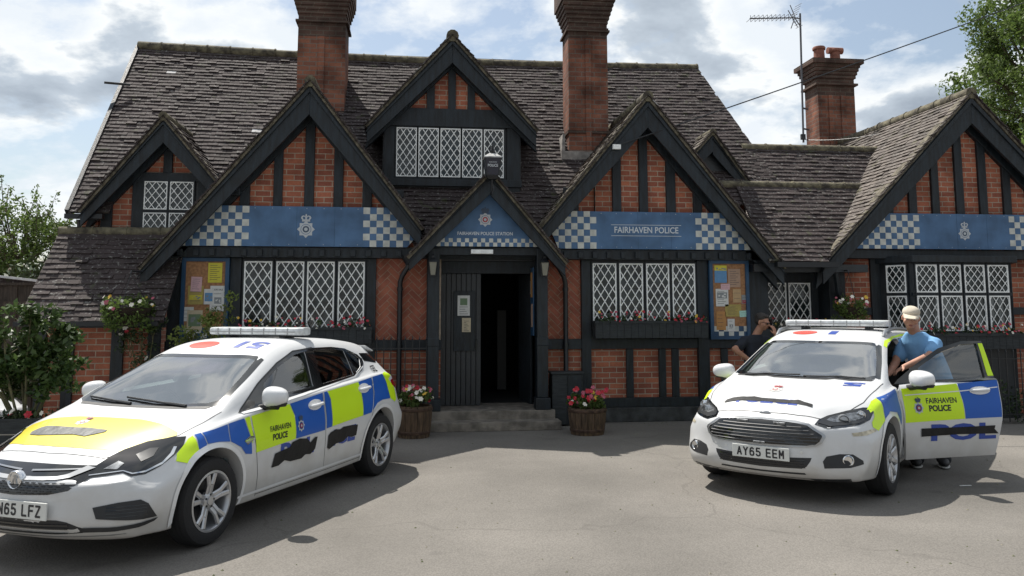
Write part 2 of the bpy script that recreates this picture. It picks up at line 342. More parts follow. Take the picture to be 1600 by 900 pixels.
# ------------------------------------------------------------------ roof helpers
def tiles(mb, P0, U, V, u0, u1, l, gauge=.1, tw=.165, sag=0, base=True, jit=1.0):
    """courses of plain tiles over a slope. u0,u1 = left/right limits: numbers or functions of the distance up the slope"""
    P0 = Vector(P0); U = Vector(U).normalized(); V = Vector(V).normalized(); Nn = U.cross(V).normalized()
    fu0 = u0 if callable(u0) else (lambda v: u0); fu1 = u1 if callable(u1) else (lambda v: u1)
    rnd = random.Random(int(abs(P0.x*91+P0.y*17)*10)+3)
    def pt(u, v, h):
        p = P0 + U*u + V*v + Nn*h
        if sag:
            t = (u-fu0(v))/max(.1, fu1(v)-fu0(v)); p.z -= sag*math.sin(math.pi*max(0, min(1, t)))*(v/l)
        return p
    if base:
        n = 12
        for k in range(n):
            va, vb = l*k/n, l*(k+1)/n
            for q in range(8):
                A = [fu0(va)+(fu1(va)-fu0(va))*x/8 for x in (q, q+1)]; B = [fu0(vb)+(fu1(vb)-fu0(vb))*x/8 for x in (q, q+1)]
                mb.face([pt(A[0], va, -.012), pt(A[1], va, -.012), pt(B[1], vb, -.012), pt(B[0], vb, -.012)])
    rows = int(l/gauge)
    for i in range(rows):
        v = i*gauge; a, b = fu0(v), fu1(v); u = a - (tw*.5 if i % 2 else 0); wob = rnd.uniform(-.004, .004)*jit
        while u < b:
            x0, x1 = max(u+.002, a), min(u+tw-.002, b); u += tw
            if x1-x0 < .03: continue
            hl = .022+rnd.uniform(-.006, .006)*jit+(rnd.uniform(.004, .014) if rnd.random() < .16 else 0); hr = hl+rnd.uniform(-.004, .004)*jit; vv = v+wob+rnd.uniform(-.008, .006)*jit
            ve = min(vv+gauge*1.25, l+.02); sx = rnd.uniform(-.003, .003)
            p = [pt(x0, vv, hl), pt(x1, vv+sx, hr), pt(x1, ve, .004), pt(x0, ve, .004), pt(x0, vv, hl-.017), pt(x1, vv+sx, hr-.017), pt(x1, ve, -.01), pt(x0, ve, -.01)]
            mb.raw(p, [(0, 1, 2, 3), (4, 5, 1, 0), (5, 6, 2, 1), (7, 4, 0, 3)])
    return mb
def ridge(mb, a, b, r=.10, seg=.42, sag=0, lift=-.03):
    a = Vector(a); b = Vector(b); L_ = (b-a).length; n = max(1, int(L_/seg)); rnd = random.Random(5)
    for i in range(n):
        def P(t):
            p = a.lerp(b, t); p.z -= sag*math.sin(math.pi*t) - lift; return p
        s = P(i/n); e = P((i+1)/n+.01/L_); k = r+rnd.uniform(-.006, .006)
        mb.tube([s, s.lerp(e, .93), s.lerp(e, .94), e], [k, k, k+.012, k+.012], 10)
    return mb
def zl(p, q, x): return p[1]+(q[1]-p[1])*(x-p[0])/(q[0]-p[0])
def gable(parent, ap, lf, rf, Y0, Yb, barge=.27, sunlit_left=True, inner=True, Yin=None, rr=.085):
    """a projecting gable roof with tiles, ridge, verges and black bargeboards. ap/lf/rf: (x,z) of the outer line"""
    for side, ft in ((-1, lf), (1, rf)):
        l = math.hypot(ap[0]-ft[0], ap[1]-ft[1])
        if side < 0: mb = tiles(MB(), (ft[0], Yb, ft[1]), (0, -1, 0), (ap[0]-ft[0], 0, ap[1]-ft[1]), 0, Yb-Y0+.04, l)
        else: mb = tiles(MB(), (ft[0], Y0-.04, ft[1]), (0, 1, 0), (ap[0]-ft[0], 0, ap[1]-ft[1]), 0, Yb-Y0+.04, l)
        obj('roof', mb, 'roof_tile_sunlit' if (side < 0 and sunlit_left) else 'roof_tile', parent)  # left slopes take the paler tile with sunlight painted in
        dx, dz = (ap[0]-ft[0])/l, (ap[1]-ft[1])/l; nx, nz = (-dz, dx) if side < 0 else (dz, -dx)
        def off(p, h): return (p[0]+nx*h, p[1]+nz*h)
        # mortared verge under the tile edge
        v = MB(); n = 26; rnd = random.Random(int(ft[0]*10))
        for i in range(n):
            t0, t1 = i/n, (i+1)/n; a = (ft[0]+(ap[0]-ft[0])*t0, ft[1]+(ap[1]-ft[1])*t0); b = (ft[0]+(ap[0]-ft[0])*t1, ft[1]+(ap[1]-ft[1])*t1)
            j = rnd.uniform(-.008, .010)
            v.prism([off(a, -.045), off(b, -.045), off(b, .016+j), off(a, .016+j)], Y0-.012+j*.6, Y0+.16+j)
        obj('verge', v, 'verge_mortar', parent)
        b = MB(); vb = barge/ max(.3, abs(dx))*1.0
        A, F = off(ap, -.047), off(ft, -.047)
        At = (ap[0], ap[1]-.047/max(.3, abs(dx))); b.prism([F, At, (ap[0], At[1]-vb), (F[0], F[1]-barge*.9)], Y0+.015, Y0+.065)
        b.prism([off(ft, -.07), (ap[0], ap[1]-.07/max(.3, abs(dx))), (ap[0], ap[1]-vb*.42), (ft[0], ft[1]-barge*.5)], Y0-.012, Y0+.0145)
        obj('bargeboard', b, 'timber', parent, bevel=.004)
        # soffit boarding under the projecting roof
        s = MB(); s.prism([off(ft, -.05), off(ap, -.05), off(ap, -.075), off(ft, -.075)], Y0+.066, Yb-.3); obj('soffit', s, 'timber_board', parent)
        if inner:
            Yi = Yin if Yin else Y0+.33
            k = MB(); k.prism([off(ft, -.08), (ap[0], ap[1]-.08/max(.3, abs(dx))), (ap[0], ap[1]-vb-.10), (ft[0], ft[1]-barge*.9-.10)], Yi-.03, Yi+.06); obj('rafter', k, 'timber', parent, bevel=.004)
    obj('ridge', ridge(MB(), (ap[0], Y0-.02, ap[1]+.005), (ap[0], Yb, ap[1]+.005), rr), 'ridge_tile', parent, smooth=40)
def clip_seg(x0, z0, x1, z1, X0, X1, Z0, Z1):
    t0, t1 = 0., 1.; dx, dz = x1-x0, z1-z0
    for p, q in ((-dx, x0-X0), (dx, X1-x0), (-dz, z0-Z0), (dz, Z1-z0)):
        if abs(p) < 1e-9:
            if q < 0: return None
        else:
            r = q/p
            if p < 0: t0 = max(t0, r)
            else: t1 = min(t1, r)
    return None if t0 >= t1 else (x0+dx*t0, z0+dz*t0, x0+dx*t1, z0+dz*t1)
def lattice_light(parent, x0, x1, z0, z1, y, dx=.138, dz=.2, wd=.0140, fr=.020, glass='window_glass', rot=None, name='window'):
    """one casement: black frame > glass, white diamond lattice. y = outer face"""
    f = MB(); e = .022
    f.box(x0-e, x1+e, y+.006, y+.05, z0-e, z0-.002); f.box(x0-e, x1+e, y+.006, y+.05, z1+.002, z1+e)
    f.box(x0-e, x0-.002, y+.0061, y+.0499, z0-.002, z1+.002); f.box(x1+.002, x1+e, y+.0061, y+.0499, z0-.002, z1+.002)
    g = MB().box(x0-.001, x1+.001, y+.025, y+.035, z0-.001, z1+.001)
    la = MB(); la.box(x0, x1, y, y+.022, z0, z0+fr); la.box(x0, x1, y, y+.022, z1-fr, z1); la.box(x0, x0+fr, y+.0005, y+.0215, z0+fr, z1-fr); la.box(x1-fr, x1, y+.0005, y+.0215, z0+fr, z1-fr)
    nx = max(2, round((x1-x0)/dx)); ddx = (x1-x0)/nx; nz = max(2, round((z1-z0)/dz)); ddz = (z1-z0)/nz; W = x1-x0; Hh = z1-z0; s = ddz/ddx
    for k in range(-nz-1, nx+1):
        for sg in (1, -1):
            bx = x0+(k+.5)*ddx
            if sg > 0: c = clip_seg(bx, z0, bx+Hh/s, z1, x0, x1, z0, z1)
            else: c = clip_seg(x0+x1-bx, z0, x0+x1-bx-Hh/s, z1, x0, x1, z0, z1)
            if c and math.hypot(c[2]-c[0], c[3]-c[1]) > .02:
                yy = y+.011+(0.0012 if sg > 0 else 0)
                la.bar((c[0], yy, c[1]), (c[2], yy, c[3]), .008, wd, up=(-(c[3]-c[1]), 0, (c[2]-c[0])))
    if rot:
        for q in (f, g, la): q.xf(rot)
    wo = obj(name, f, 'timber', parent); obj('glass', g, glass, wo); obj('lattice', la, 'lattice_white', wo)
    return wo
def herring(parent, x0, x1, z0, z1, y):
    bm = bmesh.new(); L_, W_ = .215, .072; g = .009; rnd = random.Random(3)
    cx, cz = (x0+x1)/2, (z0+z1)/2; n = 14; c = math.cos(R(45)); a = L_+g; b = W_+g
    def add(px, pz, w, h):
        y0 = y+rnd.uniform(-.0015, .0015)
        q = [(px, pz), (px+w, pz), (px+w, pz+h), (px, pz+h)]
        q = [((u-v)*c+cx, (u+v)*c+cz) for u, v in q]
        if all(u < x0 for u, v in q) or all(u > x1 for u, v in q) or all(v < z0 for u, v in q) or all(v > z1 for u, v in q): return
        lo = [bm.verts.new((u, y0+.0, v)) for u, v in q]; hi = [bm.verts.new((u, y0+.02, v)) for u, v in q]
        bm.faces.new(lo)
        for i in range(4): bm.faces.new((lo[i], hi[i], hi[(i+1) % 4], lo[(i+1) % 4]))
    # herringbone: pairs stepping diagonally; unit = brick width
    for i in range(-40, 41):
        for j in range(-14, 15):
            ox = i*b + j*(a+b)*0.0 + j*(a-b)*0 ; oz = i*b
            X = i*b + j*2*a*0.5*1.0; Z = i*b - j*2*a*0.5
            if abs(X) > 2 or abs(Z) > 2: continue
            add(X, Z, L_, W_); add(X, Z+b, W_, L_)
    for co, no in (((x0, 0, 0), (-1, 0, 0)), ((x1, 0, 0), (1, 0, 0)), ((0, 0, z0), (0, 0, -1)), ((0, 0, z1), (0, 0, 1))):
        bmesh.ops.bisect_plane(bm, geom=bm.verts[:]+bm.edges[:]+bm.faces[:], plane_co=co, plane_no=no, clear_outer=True)
    off, _ = rootloc(parent); bmesh.ops.translate(bm, verts=bm.verts, vec=-off)
    me = bpy.data.meshes.new('brick_panel'); bm.to_mesh(me); bm.free(); p = link('brick_panel', me, 'herringbone', parent)
    obj('mortar_bed', MB().box(x0+.0005, x1-.0005, y+.006, y+.04, z0+.0005, z1-.0005), 'mortar', p)
def emblem2d():
    """police badge as layered outlines in a unit box: [(polygon, material)]"""
    o = []
    st = []
    for i in range(16):
        a = math.pi/2+i*math.pi/8; r = .36 if i % 2 == 0 else .27; st.append((r*math.cos(a), -.13+r*math.sin(a)))
    o.append((st, 'star'))
    circ = lambda r, n=20: [(r*math.cos(2*math.pi*i/n), -.13+r*math.sin(2*math.pi*i/n)) for i in range(n)]
    o.append((circ(.215), 'dark')); o.append((circ(.195), 'ring')); o.append((circ(.135), 'centre')); o.append((circ(.075, 8), 'star'))
    o.append(([(-.17,.19),(.17,.19),(.155,.245),(-.155,.245)], 'crown'))
    o.append(([(-.15,.25),(.15,.25),(.21,.34),(.17,.42),(.09,.44),(.02,.395),(.0,.39),(-.02,.395),(-.09,.44),(-.17,.42),(-.21,.34)], 'crown'))
    o.append(([(-.11,.28),(-.03,.28),(-.04,.36),(-.09,.40),(-.14,.36)], 'dark')); o.append(([(.11,.28),(.03,.28),(.04,.36),(.09,.40),(.14,.36)], 'dark'))
    o.append(([(-.02,.40),(.02,.40),(.02,.43),(.045,.45),(.02,.47),(.02,.5),(-.02,.5),(-.02,.47),(-.045,.45),(-.02,.43)], 'crown'))
    return o
def wall_emblem(parent, x, y, z, h, cm):
    keys = ['star', 'dark', 'ring', 'centre', 'crown']; mb = MB()
    for i, (p, k) in enumerate(emblem2d()):
        d = .003+.0009*i
        mb.prism([(x+a*h, z+b*h) for a, b in p], y-d, y-.0005, keys.index(k))
    return obj('emblem', mb, [cm[k] for k in keys], parent)

# ------------------------------------------------------------------ the police station
H = thing('police_station', 'red brick and black timber station building with three gables, tall chimneys and brown tiled roofs', 'building', (0.9, 12.5, 0))
YW, YT = 12.5, 12.45
SL = 1.153; PE = (12.15, 2.55)
def wallpart(name, m, *boxes, **k):
    for b in boxes: o = obj(name, MB().box(*b), m, H, **k)
    return o
# ground-floor brick walls, with a doorway left open
wallpart('wall', 'brick', (-3.46, -.56, YW, 12.8, 0, 2.6)); wallpart('wall', 'brick', (-.5601, .42, YW, 12.8, 0, 1.12)); wallpart('wall', 'brick', (1.93, 5.62, YW, 12.8, 0, 1.12)); wallpart('wall', 'brick', (2.66, 5.62, YW+.002, 12.8, 1.121, 2.6))
wallpart('wall', 'mortar', (-.5601, .42, YW+.01, 12.8, 1.121, 2.6), (1.93, 2.659, YW+.01, 12.8, 1.121, 2.6)); wallpart('wall', 'timber_board', (.4201, 1.9299, 12.52, 12.8, 2.46, 2.6))
wallpart('wall', 'brick', (-3.46, -3.26, 12.8, 16.5, 0, 2.9)); wallpart('wall', 'brick', (5.55, 7.02, 12.93, 13.2, 0, 2.5))
# upper storey behind the left dormer
herring(H, -.56, .20, 1.262, 2.48, YW-.012); herring(H, 1.97, 2.585, 1.262, 2.48, YW-.012)
# timbers of the ground floor
def timber(*boxes, name='timber_post', bev=.006): return wallpart(name, 'timber', *boxes, bevel=bev)
for x0, x1, z0, z1 in ((-3.56, -3.362, 0, 2.48), (-2.688, -2.53, 0, 2.48), (-.70, -.562, 0, 2.48), (.205, .33, 0, 2.48), (1.91, 1.968, .25, 2.48), (2.587, 2.735, 0, 2.48), (4.445, 4.625, 0, 2.48), (5.305, 5.62, 0, 2.48)):
    timber((x0, x1, YT-.03, YW+.02, z0, z1))
for x in (-1.95, -1.28, .30, 2.68, 3.35, 3.87, 4.08, 4.88): timber((x-.055 if x != 2.68 else 2.60, x+.055, YT+.005, YW+.02, .36, 1.10))
timber((-3.58, .43, YT-.012, YW+.02, 1.105, 1.26), name='timber_rail'); timber((1.92, 5.63, YT-.012, YW+.02, 1.105, 1.26), name='timber_rail')
timber((-3.58, .30, YT-.02, YW+.02, .22, .36), name='timber_rail'); timber((2.0, 5.63, YT-.02, YW+.02, .22, .36), name='timber_rail')
wallpart('plinth', 'plinth_paint', (-3.6, .10, YT-.07, YW, 0, .218), (2.30, 5.66, YT-.07, YW, 0, .218), bevel=.015)
wallpart('wall', 'timber_board', (-2.53, -.70, YT+.02, YW+.01, 1.262, 2.48), (2.735, 4.445, YT+.02, YW+.01, 1.262, 2.48))
# bressummer with jetty joist ends under each sign
for a, b in ((-3.72, .28), (1.98, 5.95)):
    timber((a, b, 12.30, YW+.02, 2.482, 2.635), name='bressummer')
    for i in range(int((b-a)/.225)): timber((a+.08+i*.225, a+.16+i*.225, 12.262, 12.2995, 2.50, 2.60), name='joist_end', bev=.004)
timber((.28, 1.98, 12.44, YW+.015, 2.482, 2.635), name='bressummer')
# gable windows
for x0, x1 in ((-2.485, -2.085), (-2.025, -1.62), (-1.575, -1.175), (-1.12, -.73)): lattice_light(H, x0, x1, 1.42, 2.43, YT-.045)
for x0, x1 in ((2.765, 3.14), (3.19, 3.565), (3.62, 3.99), (4.04, 4.41)): lattice_light(H, x0, x1, 1.44, 2.43, YT-.045)
for x0, x1 in ((5.75, 6.14), (6.18, 6.56)): lattice_light(H, x0, x1, 1.36, 2.15, 12.88, dx=.13, dz=.18)
timber((5.63, 6.95, 12.88, 12.95, 2.18, 2.33), name='timber_rail'); timber((5.62, 5.725, 12.885, 12.95, 1.1, 2.18)); timber((6.59, 6.72, 12.885, 12.95, 0, 2.18)); timber((5.62, 6.95, 12.885, 12.95, 1.1, 1.25), name='timber_rail')
wallpart('wall', 'timber_board', (5.72, 6.59, 12.915, 12.94, 1.25, 2.18))

# main roof
def mainz(Y): return PE[1]+(Y-PE[0])*SL
zr = 6.7; yr = PE[0]+(zr-PE[1])/SL; dy, dz = yr-PE[0], zr-PE[1]; ml = math.hypot(dy, dz)
XL0, XL1 = -5.1, -5.22; XR0, XR1 = 6.55, 5.72
mb = tiles(MB(), (0, PE[0], PE[1]), (1, 0, 0), (0, dy, dz), lambda v: XL0+(XL1-XL0)*v/ml if v > 1.16 else .08-.45*v, lambda v: XR0+(XR1-XR0)*v/ml if v > 1.16 else 1.88+.45*v, ml, sag=.09)
tiles(mb, (0, PE[0]+.52, PE[1]+.52*SL), (1, 0, 0), (0, dy, dz), XL0, -4.52, .42)
mr = obj('roof', mb, 'roof_tile', H)
mb = tiles(MB(), (0, 2*yr-PE[0]-.9, PE[1]+.9*SL), (-1, 0, 0), (0, -dy, dz), 5.3 if False else -XR1, -XL1, ml-.9*ml/dy, gauge=.3, tw=.8); obj('roof', mb, 'roof_tile', H)
obj('ridge', ridge(MB(), (XL1-.02, yr, zr+.02), (XR1+.02, yr, zr-.03), .10, sag=.08), 'ridge_tile', H, smooth=40)
# left and right gable-end walls and verge
mb = MB(); mb.prism([(12.9, 0), (18.4, 0), (18.4, 3.3), (yr, zr-.15), (12.9, mainz(12.9)-.12)], -4.98, -4.75, ax='x'); obj('wall', mb, 'brick', H)
mb = MB(); mb.bar((XL0-.02, 12.72, 3.14), (XL1-.02, yr, zr-.05), .06, .16); obj('bargeboard', mb, 'timber', H)
mb = MB(); mb.prism([(13.2, 0), (18.2, 0), (18.2, 3.5), (yr, zr-.15), (13.2, mainz(13.2)-.12)], 5.4, 5.6, ax='x'); obj('wall', mb, 'brick', H)
wallpart('gutter', 'black_iron', (-5.13, -4.6, 12.62, 12.72, 3.06, 3.13)); 
mb = MB().tube([(-4.95, 12.7, 3.05), (-4.95, 12.72, 2.93), (-4.60, 12.86, 2.70), (-4.60, 12.86, 0)], .035, 10); obj('drainpipe', mb, 'black_iron', H, smooth=40)
# upper wall at the left (first floor seen over the outhouse roof)
wallpart('wall', 'brick', (-4.72, -3.3, 12.88, 13.05, 1.8, 3.62))
timber((-4.70, -4.54, 12.84, 12.9, 2, 3.5)); timber((-4.26, -4.10, 12.84, 12.9, 2, 3.7)); timber((-3.30, -3.16, 12.84, 12.9, 2, 3.7)); timber((-4.6, -3.0, 12.83, 12.9, 3.66, 3.80), name='timber_rail')
gable(H, (-3.77, 4.64), (-4.92, 3.16), (-2.75, 3.42), 12.55, 15.0, barge=.22, sunlit_left=False, Yin=12.84, rr=.07)
mb = MB().prism([(-4.5, 3.80), (-3.05, 3.80), (-3.77, 4.52)], 12.9, 13.0); obj('wall', mb, 'brick', H)
timber((-3.83, -3.70, 12.85, 12.9, 3.8, 4.45))
for x0, x1 in ((-4.075, -3.74), (-3.70, -3.36)):
    for z0, z1 in ((3.23, 3.66), (2.72, 3.18)): lattice_light(H, x0, x1, z0, z1, 12.80, dx=.11, dz=.14, wd=.011, fr=.014)
wallpart('wall', 'timber_board', (-4.1, -3.3, 12.845, 12.879, 2.6, 3.66))
# the two big gables
gable(H, (-1.55, 5.10), (-3.86, 2.30), (.14, 2.90), 12.0, 14.9, barge=.28, sunlit_left=False, Yin=12.33)
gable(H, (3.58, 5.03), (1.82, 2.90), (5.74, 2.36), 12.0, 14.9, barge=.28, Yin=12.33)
def brick_gable(ap, lf, rf, zb, posts, Y=12.38, inner=.60):
    """brick panels between posts; posts is a list of x ranges"""
    sl = (ap[1]-lf[1])/(ap[0]-lf[0]); sr = (ap[1]-rf[1])/(ap[0]-rf[0])
    def zt(x): return min(ap[1]+(x-ap[0])*sl, ap[1]+(x-ap[0])*sr)
    xa = ap[0]-(ap[1]-.22-zb)/sl; xb = ap[0]-(ap[1]-.22-zb)/sr; mb = MB().prism([(xa, zb), (xb, zb), (ap[0], ap[1]-.22)], Y, Y+.12); obj('wall', mb, 'brick', H)
    for a, b in posts:
        mb = MB(); mb.prism([(a, zb), (b, zb), (b, zt(b)-.2), (a, zt(a)-.2)] if not (a < ap[0] < b) else [(a, zb), (b, zb), (b, zt(b)-.2), (ap[0], ap[1]-.2), (a, zt(a)-.2)], Y-.05, Y+.02); obj('timber_post', mb, 'timber', H, bevel=.005)
brick_gable((-1.55, 5.10), (-3.86, 2.30), (.14, 2.90), 2.64, [(-2.57, -2.43), (-2.09, -1.96), (-1.64, -1.50), (-1.21, -1.07), (-.78, -.64), (-3.0, -2.86)])
brick_gable((3.58, 5.03), (1.82, 2.90), (5.74, 2.36), 2.64, [(2.40, 2.54), (2.80, 2.955) if False else (2.82, 2.95), (3.08, 3.22), (3.51, 3.65), (3.95, 4.10), (4.39, 4.53), (4.75, 4.85)] if False else [(2.40, 2.54), (2.80, 2.94) if False else (2.795, 2.80), (3.08, 3.22), (3.51, 3.65), (3.95, 4.10), (4.39, 4.53)])
# curved struts at the gable shoulders
for x, z in ((-2.72, 3.42), (-.33, 3.42), (2.46, 3.50), (4.78, 3.42)): timber((x-.17, x+.17, 12.24, 12.33, z-.03, z+.09), name='bracket', bev=.012)

# central dormer
D0 = 13.1
wallpart('wall', 'timber_board', (-.50, 1.71, D0+.03, 13.3, 3.30, 5.0))
timber((-.50, -.33, D0-.02, D0+.06, 3.5, 4.8)); timber((1.50, 1.72, D0-.02, D0+.06, 3.5, 4.8)); timber((-.52, 1.74, D0-.05, D0+.06, 4.68, 4.98), name='timber_rail'); timber((-.52, 1.74, D0-.05, D0+.06, 3.70, 3.82), name='timber_rail')
wallpart('wall', 'timber_board', (-.52, -.42, D0+.06, 15.0, 3.3, 4.85), (1.64, 1.74, D0+.06, 15.0, 3.3, 4.85))
for i in range(5):
    x0 = -.30+i*.355; lattice_light(H, x0, x0+.325, 3.85, 4.655, D0-.035, dx=.093, dz=.15, wd=.0125, fr=.016)
gable(H, (.585, 6.17), (-.80, 4.62), (1.99, 4.62), 12.85, 15.45, barge=.27, sunlit_left=False, Yin=13.05, rr=.10)
mb = MB().prism([(-.25, 4.98), (1.43, 4.98), (.59, 5.98)], D0+.02, D0+.12); obj('wall', mb, 'brick', H)
for a, b, t in ((.18, .31, 5.5), (.53, .655, 5.8), (.85, .97, 5.5)): timber((a, b, D0-.03, D0+.03, 4.98, t))
# small dormer behind the right gable
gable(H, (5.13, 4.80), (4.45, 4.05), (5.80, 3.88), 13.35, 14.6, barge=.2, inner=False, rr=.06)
mb = MB().prism([(4.5, 3.3), (5.75, 3.3), (5.75, 3.95), (5.13, 4.65), (4.5, 4.0)], 13.5, 13.6); obj('wall', mb, 'timber_board', H)

# link roofs to the right wing
l2 = math.hypot(1.25, 1.42)
mb = tiles(MB(), (0, 11.98, 2.44), (1, 0, 0), (0, 1.25, 1.42), 5.45, lambda v: 6.42+v*.72, l2); obj('roof', mb, 'roof_tile', H)
obj('ridge', ridge(MB(), (5.1, 13.24, 3.86), (7.9, 13.24, 3.86), .075), 'ridge_tile', H, smooth=40)
mb = tiles(MB(), (0, 15.0, 3.86), (-1, 0, 0), (0, -1.7, 0.02), -7.9, -5.2, 1.7, gauge=.3); obj('roof', mb, 'roof_tile', H)
mb = tiles(MB(), (0, 13.3, mainz(13.3)), (1, 0, 0), (0, dy, dz), 5.9, 9.2, 1.05*1.0); obj('roof', mb, 'roof_tile', H)
zq = mainz(13.3)+1.05*dz/ml; yq = 13.3+1.05*dy/ml
obj('ridge', ridge(MB(), (5.9, yq, zq), (9.2, yq, zq), .08), 'ridge_tile', H, smooth=40)
wallpart('wall', 'timber_board', (5.3, 7.2, 12.2, 12.93, 2.30, 2.42)); wallpart('gutter', 'black_iron', (5.55, 6.55, 11.9, 11.98, 2.36, 2.44))

# right wing
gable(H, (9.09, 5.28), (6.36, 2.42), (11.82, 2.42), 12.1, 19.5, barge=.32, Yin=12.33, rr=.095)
wallpart('wall', 'brick', (6.98, 11.6, 12.55, 12.8, 0, 2.55)); wallpart('wall', 'brick', (6.98, 7.2, 12.8, 18, 0, 2.8)); wallpart('wall', 'brick', (11.4, 11.6, 12.8, 18, 0, 2.8))
brick_gable((9.09, 5.28), (6.36, 2.42), (11.82, 2.42), 2.68, [(7.64, 7.77), (8.05, 8.19), (8.46, 8.59), (8.89, 9.03), (9.31, 9.45), (9.74, 9.88), (10.15, 10.28)])
timber((6.7, 11.5, 12.32, 12.56, 2.53, 2.675), name='bressummer'); timber((7.42, 7.60, 12.5, 12.56, 0, 2.53)); timber((6.70, 6.98, 12.52, 12.9, 0, 2.4)); timber((6.98, 7.42, 12.52, 12.56, 1.62, 1.74), name='timber_rail'); timber((9.75, 9.9, 12.52, 12.56, 0, 2.53)); timber((6.98, 11.5, 12.515, 12.57, 1.1, 1.25), name='timber_rail'); timber((9.9, 11.5, 12.515, 12.57, 1.62, 1.74), name='timber_rail')
mb = MB(); mb.tube([(6.98, 12.5, 1.7), (6.80, 12.42, 2.0), (6.72, 12.34, 2.38)], .05, 6); obj('bracket', mb, 'timber', H)
# bay window
BY = 12.0
wallpart('bay', 'timber_board', (7.90, 9.50, BY+.06, 12.55, 0, 2.45)); mb = MB().prism([(7.58, 12.5), (7.86, BY+.02), (7.9, BY+.07), (7.9, 12.5)], 0, 2.45, ax='z'); obj('bay', mb, 'timber_board', H); mb = MB().prism([(9.82, 12.5), (9.54, BY+.02), (9.5, BY+.07), (9.5, 12.5)], 0, 2.45, ax='z'); obj('bay', mb, 'timber_board', H)
mb = MB().prism([(7.5, 12.5), (7.80, BY-.05), (9.60, BY-.05), (9.9, 12.5)], 2.45, 2.56, ax='z'); obj('bay_cornice', mb, 'timber', H, bevel=.01)
mb = MB().prism([(7.5, 12.5), (7.80, BY-.05), (9.60, BY-.05), (9.9, 12.5)], 1.28, 1.345, ax='z'); obj('bay_sill', mb, 'timber', H, bevel=.01)
for x0, x1 in ((7.885, 8.24), (8.295, 8.65), (8.71, 9.06), (9.115, 9.47)):
    lattice_light(H, x0, x1, 1.975, 2.415, BY+.0, dx=.118, dz=.155, wd=.0095, glass='window_glass'); lattice_light(H, x0, x1, 1.37, 1.925, BY+.0, dx=.118, dz=.165, wd=.0095, glass='window_glass_curtain')
timber((7.83, 9.53, BY+.02, BY+.07, 1.925, 1.975), name='timber_rail', bev=0)
ang = math.atan2(12.5-BY-.02, 7.58-7.86)
for z0, z1 in ((1.975, 2.415), (1.37, 1.925)):
    M = Matrix.Translation((7.845, BY+.0, 0)) @ rotm('Z', math.atan2(-(12.5-BY), .28))
    lattice_light(H, .10, .44, z0, z1, -.02, dx=.115, dz=.155, rot=M) if False else None
    M = Matrix.Translation((7.565, 12.46, 0)) @ rotm('Z', math.atan2(BY-12.46, 7.845-7.565))
    lattice_light(H, .10, .42, z0, z1, -.025, dx=.105, dz=.16, wd=.0095, rot=M)
# far-right door/frame edge
# outhouse at the left with its low roof
ol = math.hypot(1.15, 1.33)
obj('roof', tiles(MB(), (0, 11.55, 1.55), (1, 0, 0), (0, 1.15, 1.33), lambda v: -5.20, -3.35, ol, gauge=.098, jit=1.7), 'roof_tile', H)
obj('ridge', ridge(MB(), (-5.22, 12.72, 2.90), (-3.3, 12.72, 2.90), .075, .4), 'ridge_tile', H, smooth=40)
wallpart('wall', 'brick', (-5.05, -3.57, 11.85, 12.1, 0, 1.75)); mb = MB().prism([(11.86, 0), (13, 0), (13, 2.8), (12.7, 2.8), (11.86, 1.75)], -5.05, -4.9, ax='x'); obj('wall', mb, 'brick', H)
for a, b in ((-4.72, -4.58), (-4.10, -3.94), (-3.62, -3.46), (-5.06, -4.94)): timber((a, b, 11.81, 11.87, 0, 1.6))
timber((-5.1, -3.4, 11.80, 11.87, 1.47, 1.6), name='timber_rail'); wallpart('gutter', 'black_iron', (-5.22, -3.4, 11.47, 11.54, 1.50, 1.56))

# chimneys
def chimney(x0, x1, y0, y1, z0, zt, bands, ribs=2, topflare=None, soot=None):
    mb = MB().box(x0, x1, y0, y1, z0, soot if soot else zt)
    w_ = x1-x0
    for i in range(ribs):
        c = x0+w_*(i+1)/(ribs+1); mb.box(c-.05, c+.05, y0-.028, y0-.0005, z0, (soot or zt))
    o = obj('chimney', mb, 'brick_chimney', H)
    if soot: obj('chimney_top', MB().box(x0+.001, x1-.001, y0+.001, y1-.001, soot+.0005, zt), 'brick_soot', o)
    for z, h, e in bands: obj('corbel', MB().box(x0-e, x1+e, y0-e, y1+e, z, z+h), 'brick_soot', o)
    return o
chimney(-2.11, -1.27, 14.5, 15.2, 4.3, 7.75, [(6.86, .04, .045)]+[(7.02+.075*i, .0745, .02+.022*i) for i in range(5)]+[(7.40, .3, .12)], ribs=1, soot=6.6)
chimney(2.67, 3.375, 13.75, 14.3, 3.6, 7.7, [(4.78, .05, .022), (6.62, .035, .04), (6.665, .03, .02)]+[(6.78+.075*i, .0745, .015+.022*i) for i in range(5)]+[(7.16, .35, .13)], ribs=1, soot=6.5)
mb = MB(); mb.prism([(2.50, 4.05), (2.59, 4.05), (2.59, 4.75), (2.55, 4.75)], 13.7, 14.4); mb.box(2.52, 3.4, 13.68, 13.75, 3.95, 4.45); obj('flashing', mb, 'lead_flashing', H)
c3 = chimney(8.60, 9.44, 16.2, 16.78, 3.2, 7.10, [(6.52, .045, .06)]+[(6.68+.075*i, .0745, .03+.024*i) for i in range(4)]+[(6.98, .10, .16)], ribs=2, soot=6.3)
def pot(x, y, z, r, h, cowl=False):
    mb = MB().lathe([(r*.9, 0), (r*.95, .03), (r, .06), (r*.92, .10), (r*.86, h*.8), (r*1.05, h*.82), (r*1.08, h*.93), (r*.95, h), (r*.7, h), (r*.68, h-.1), (0.0001, h-.1)], (x, y, z), 18)
    if cowl: mb.tube([(x-.17, y, z+h-.03), (x+.17, y, z+h-.03)], r*.62, 12)
    obj('chimney_pot', mb, 'terracotta', c3, smooth=40)
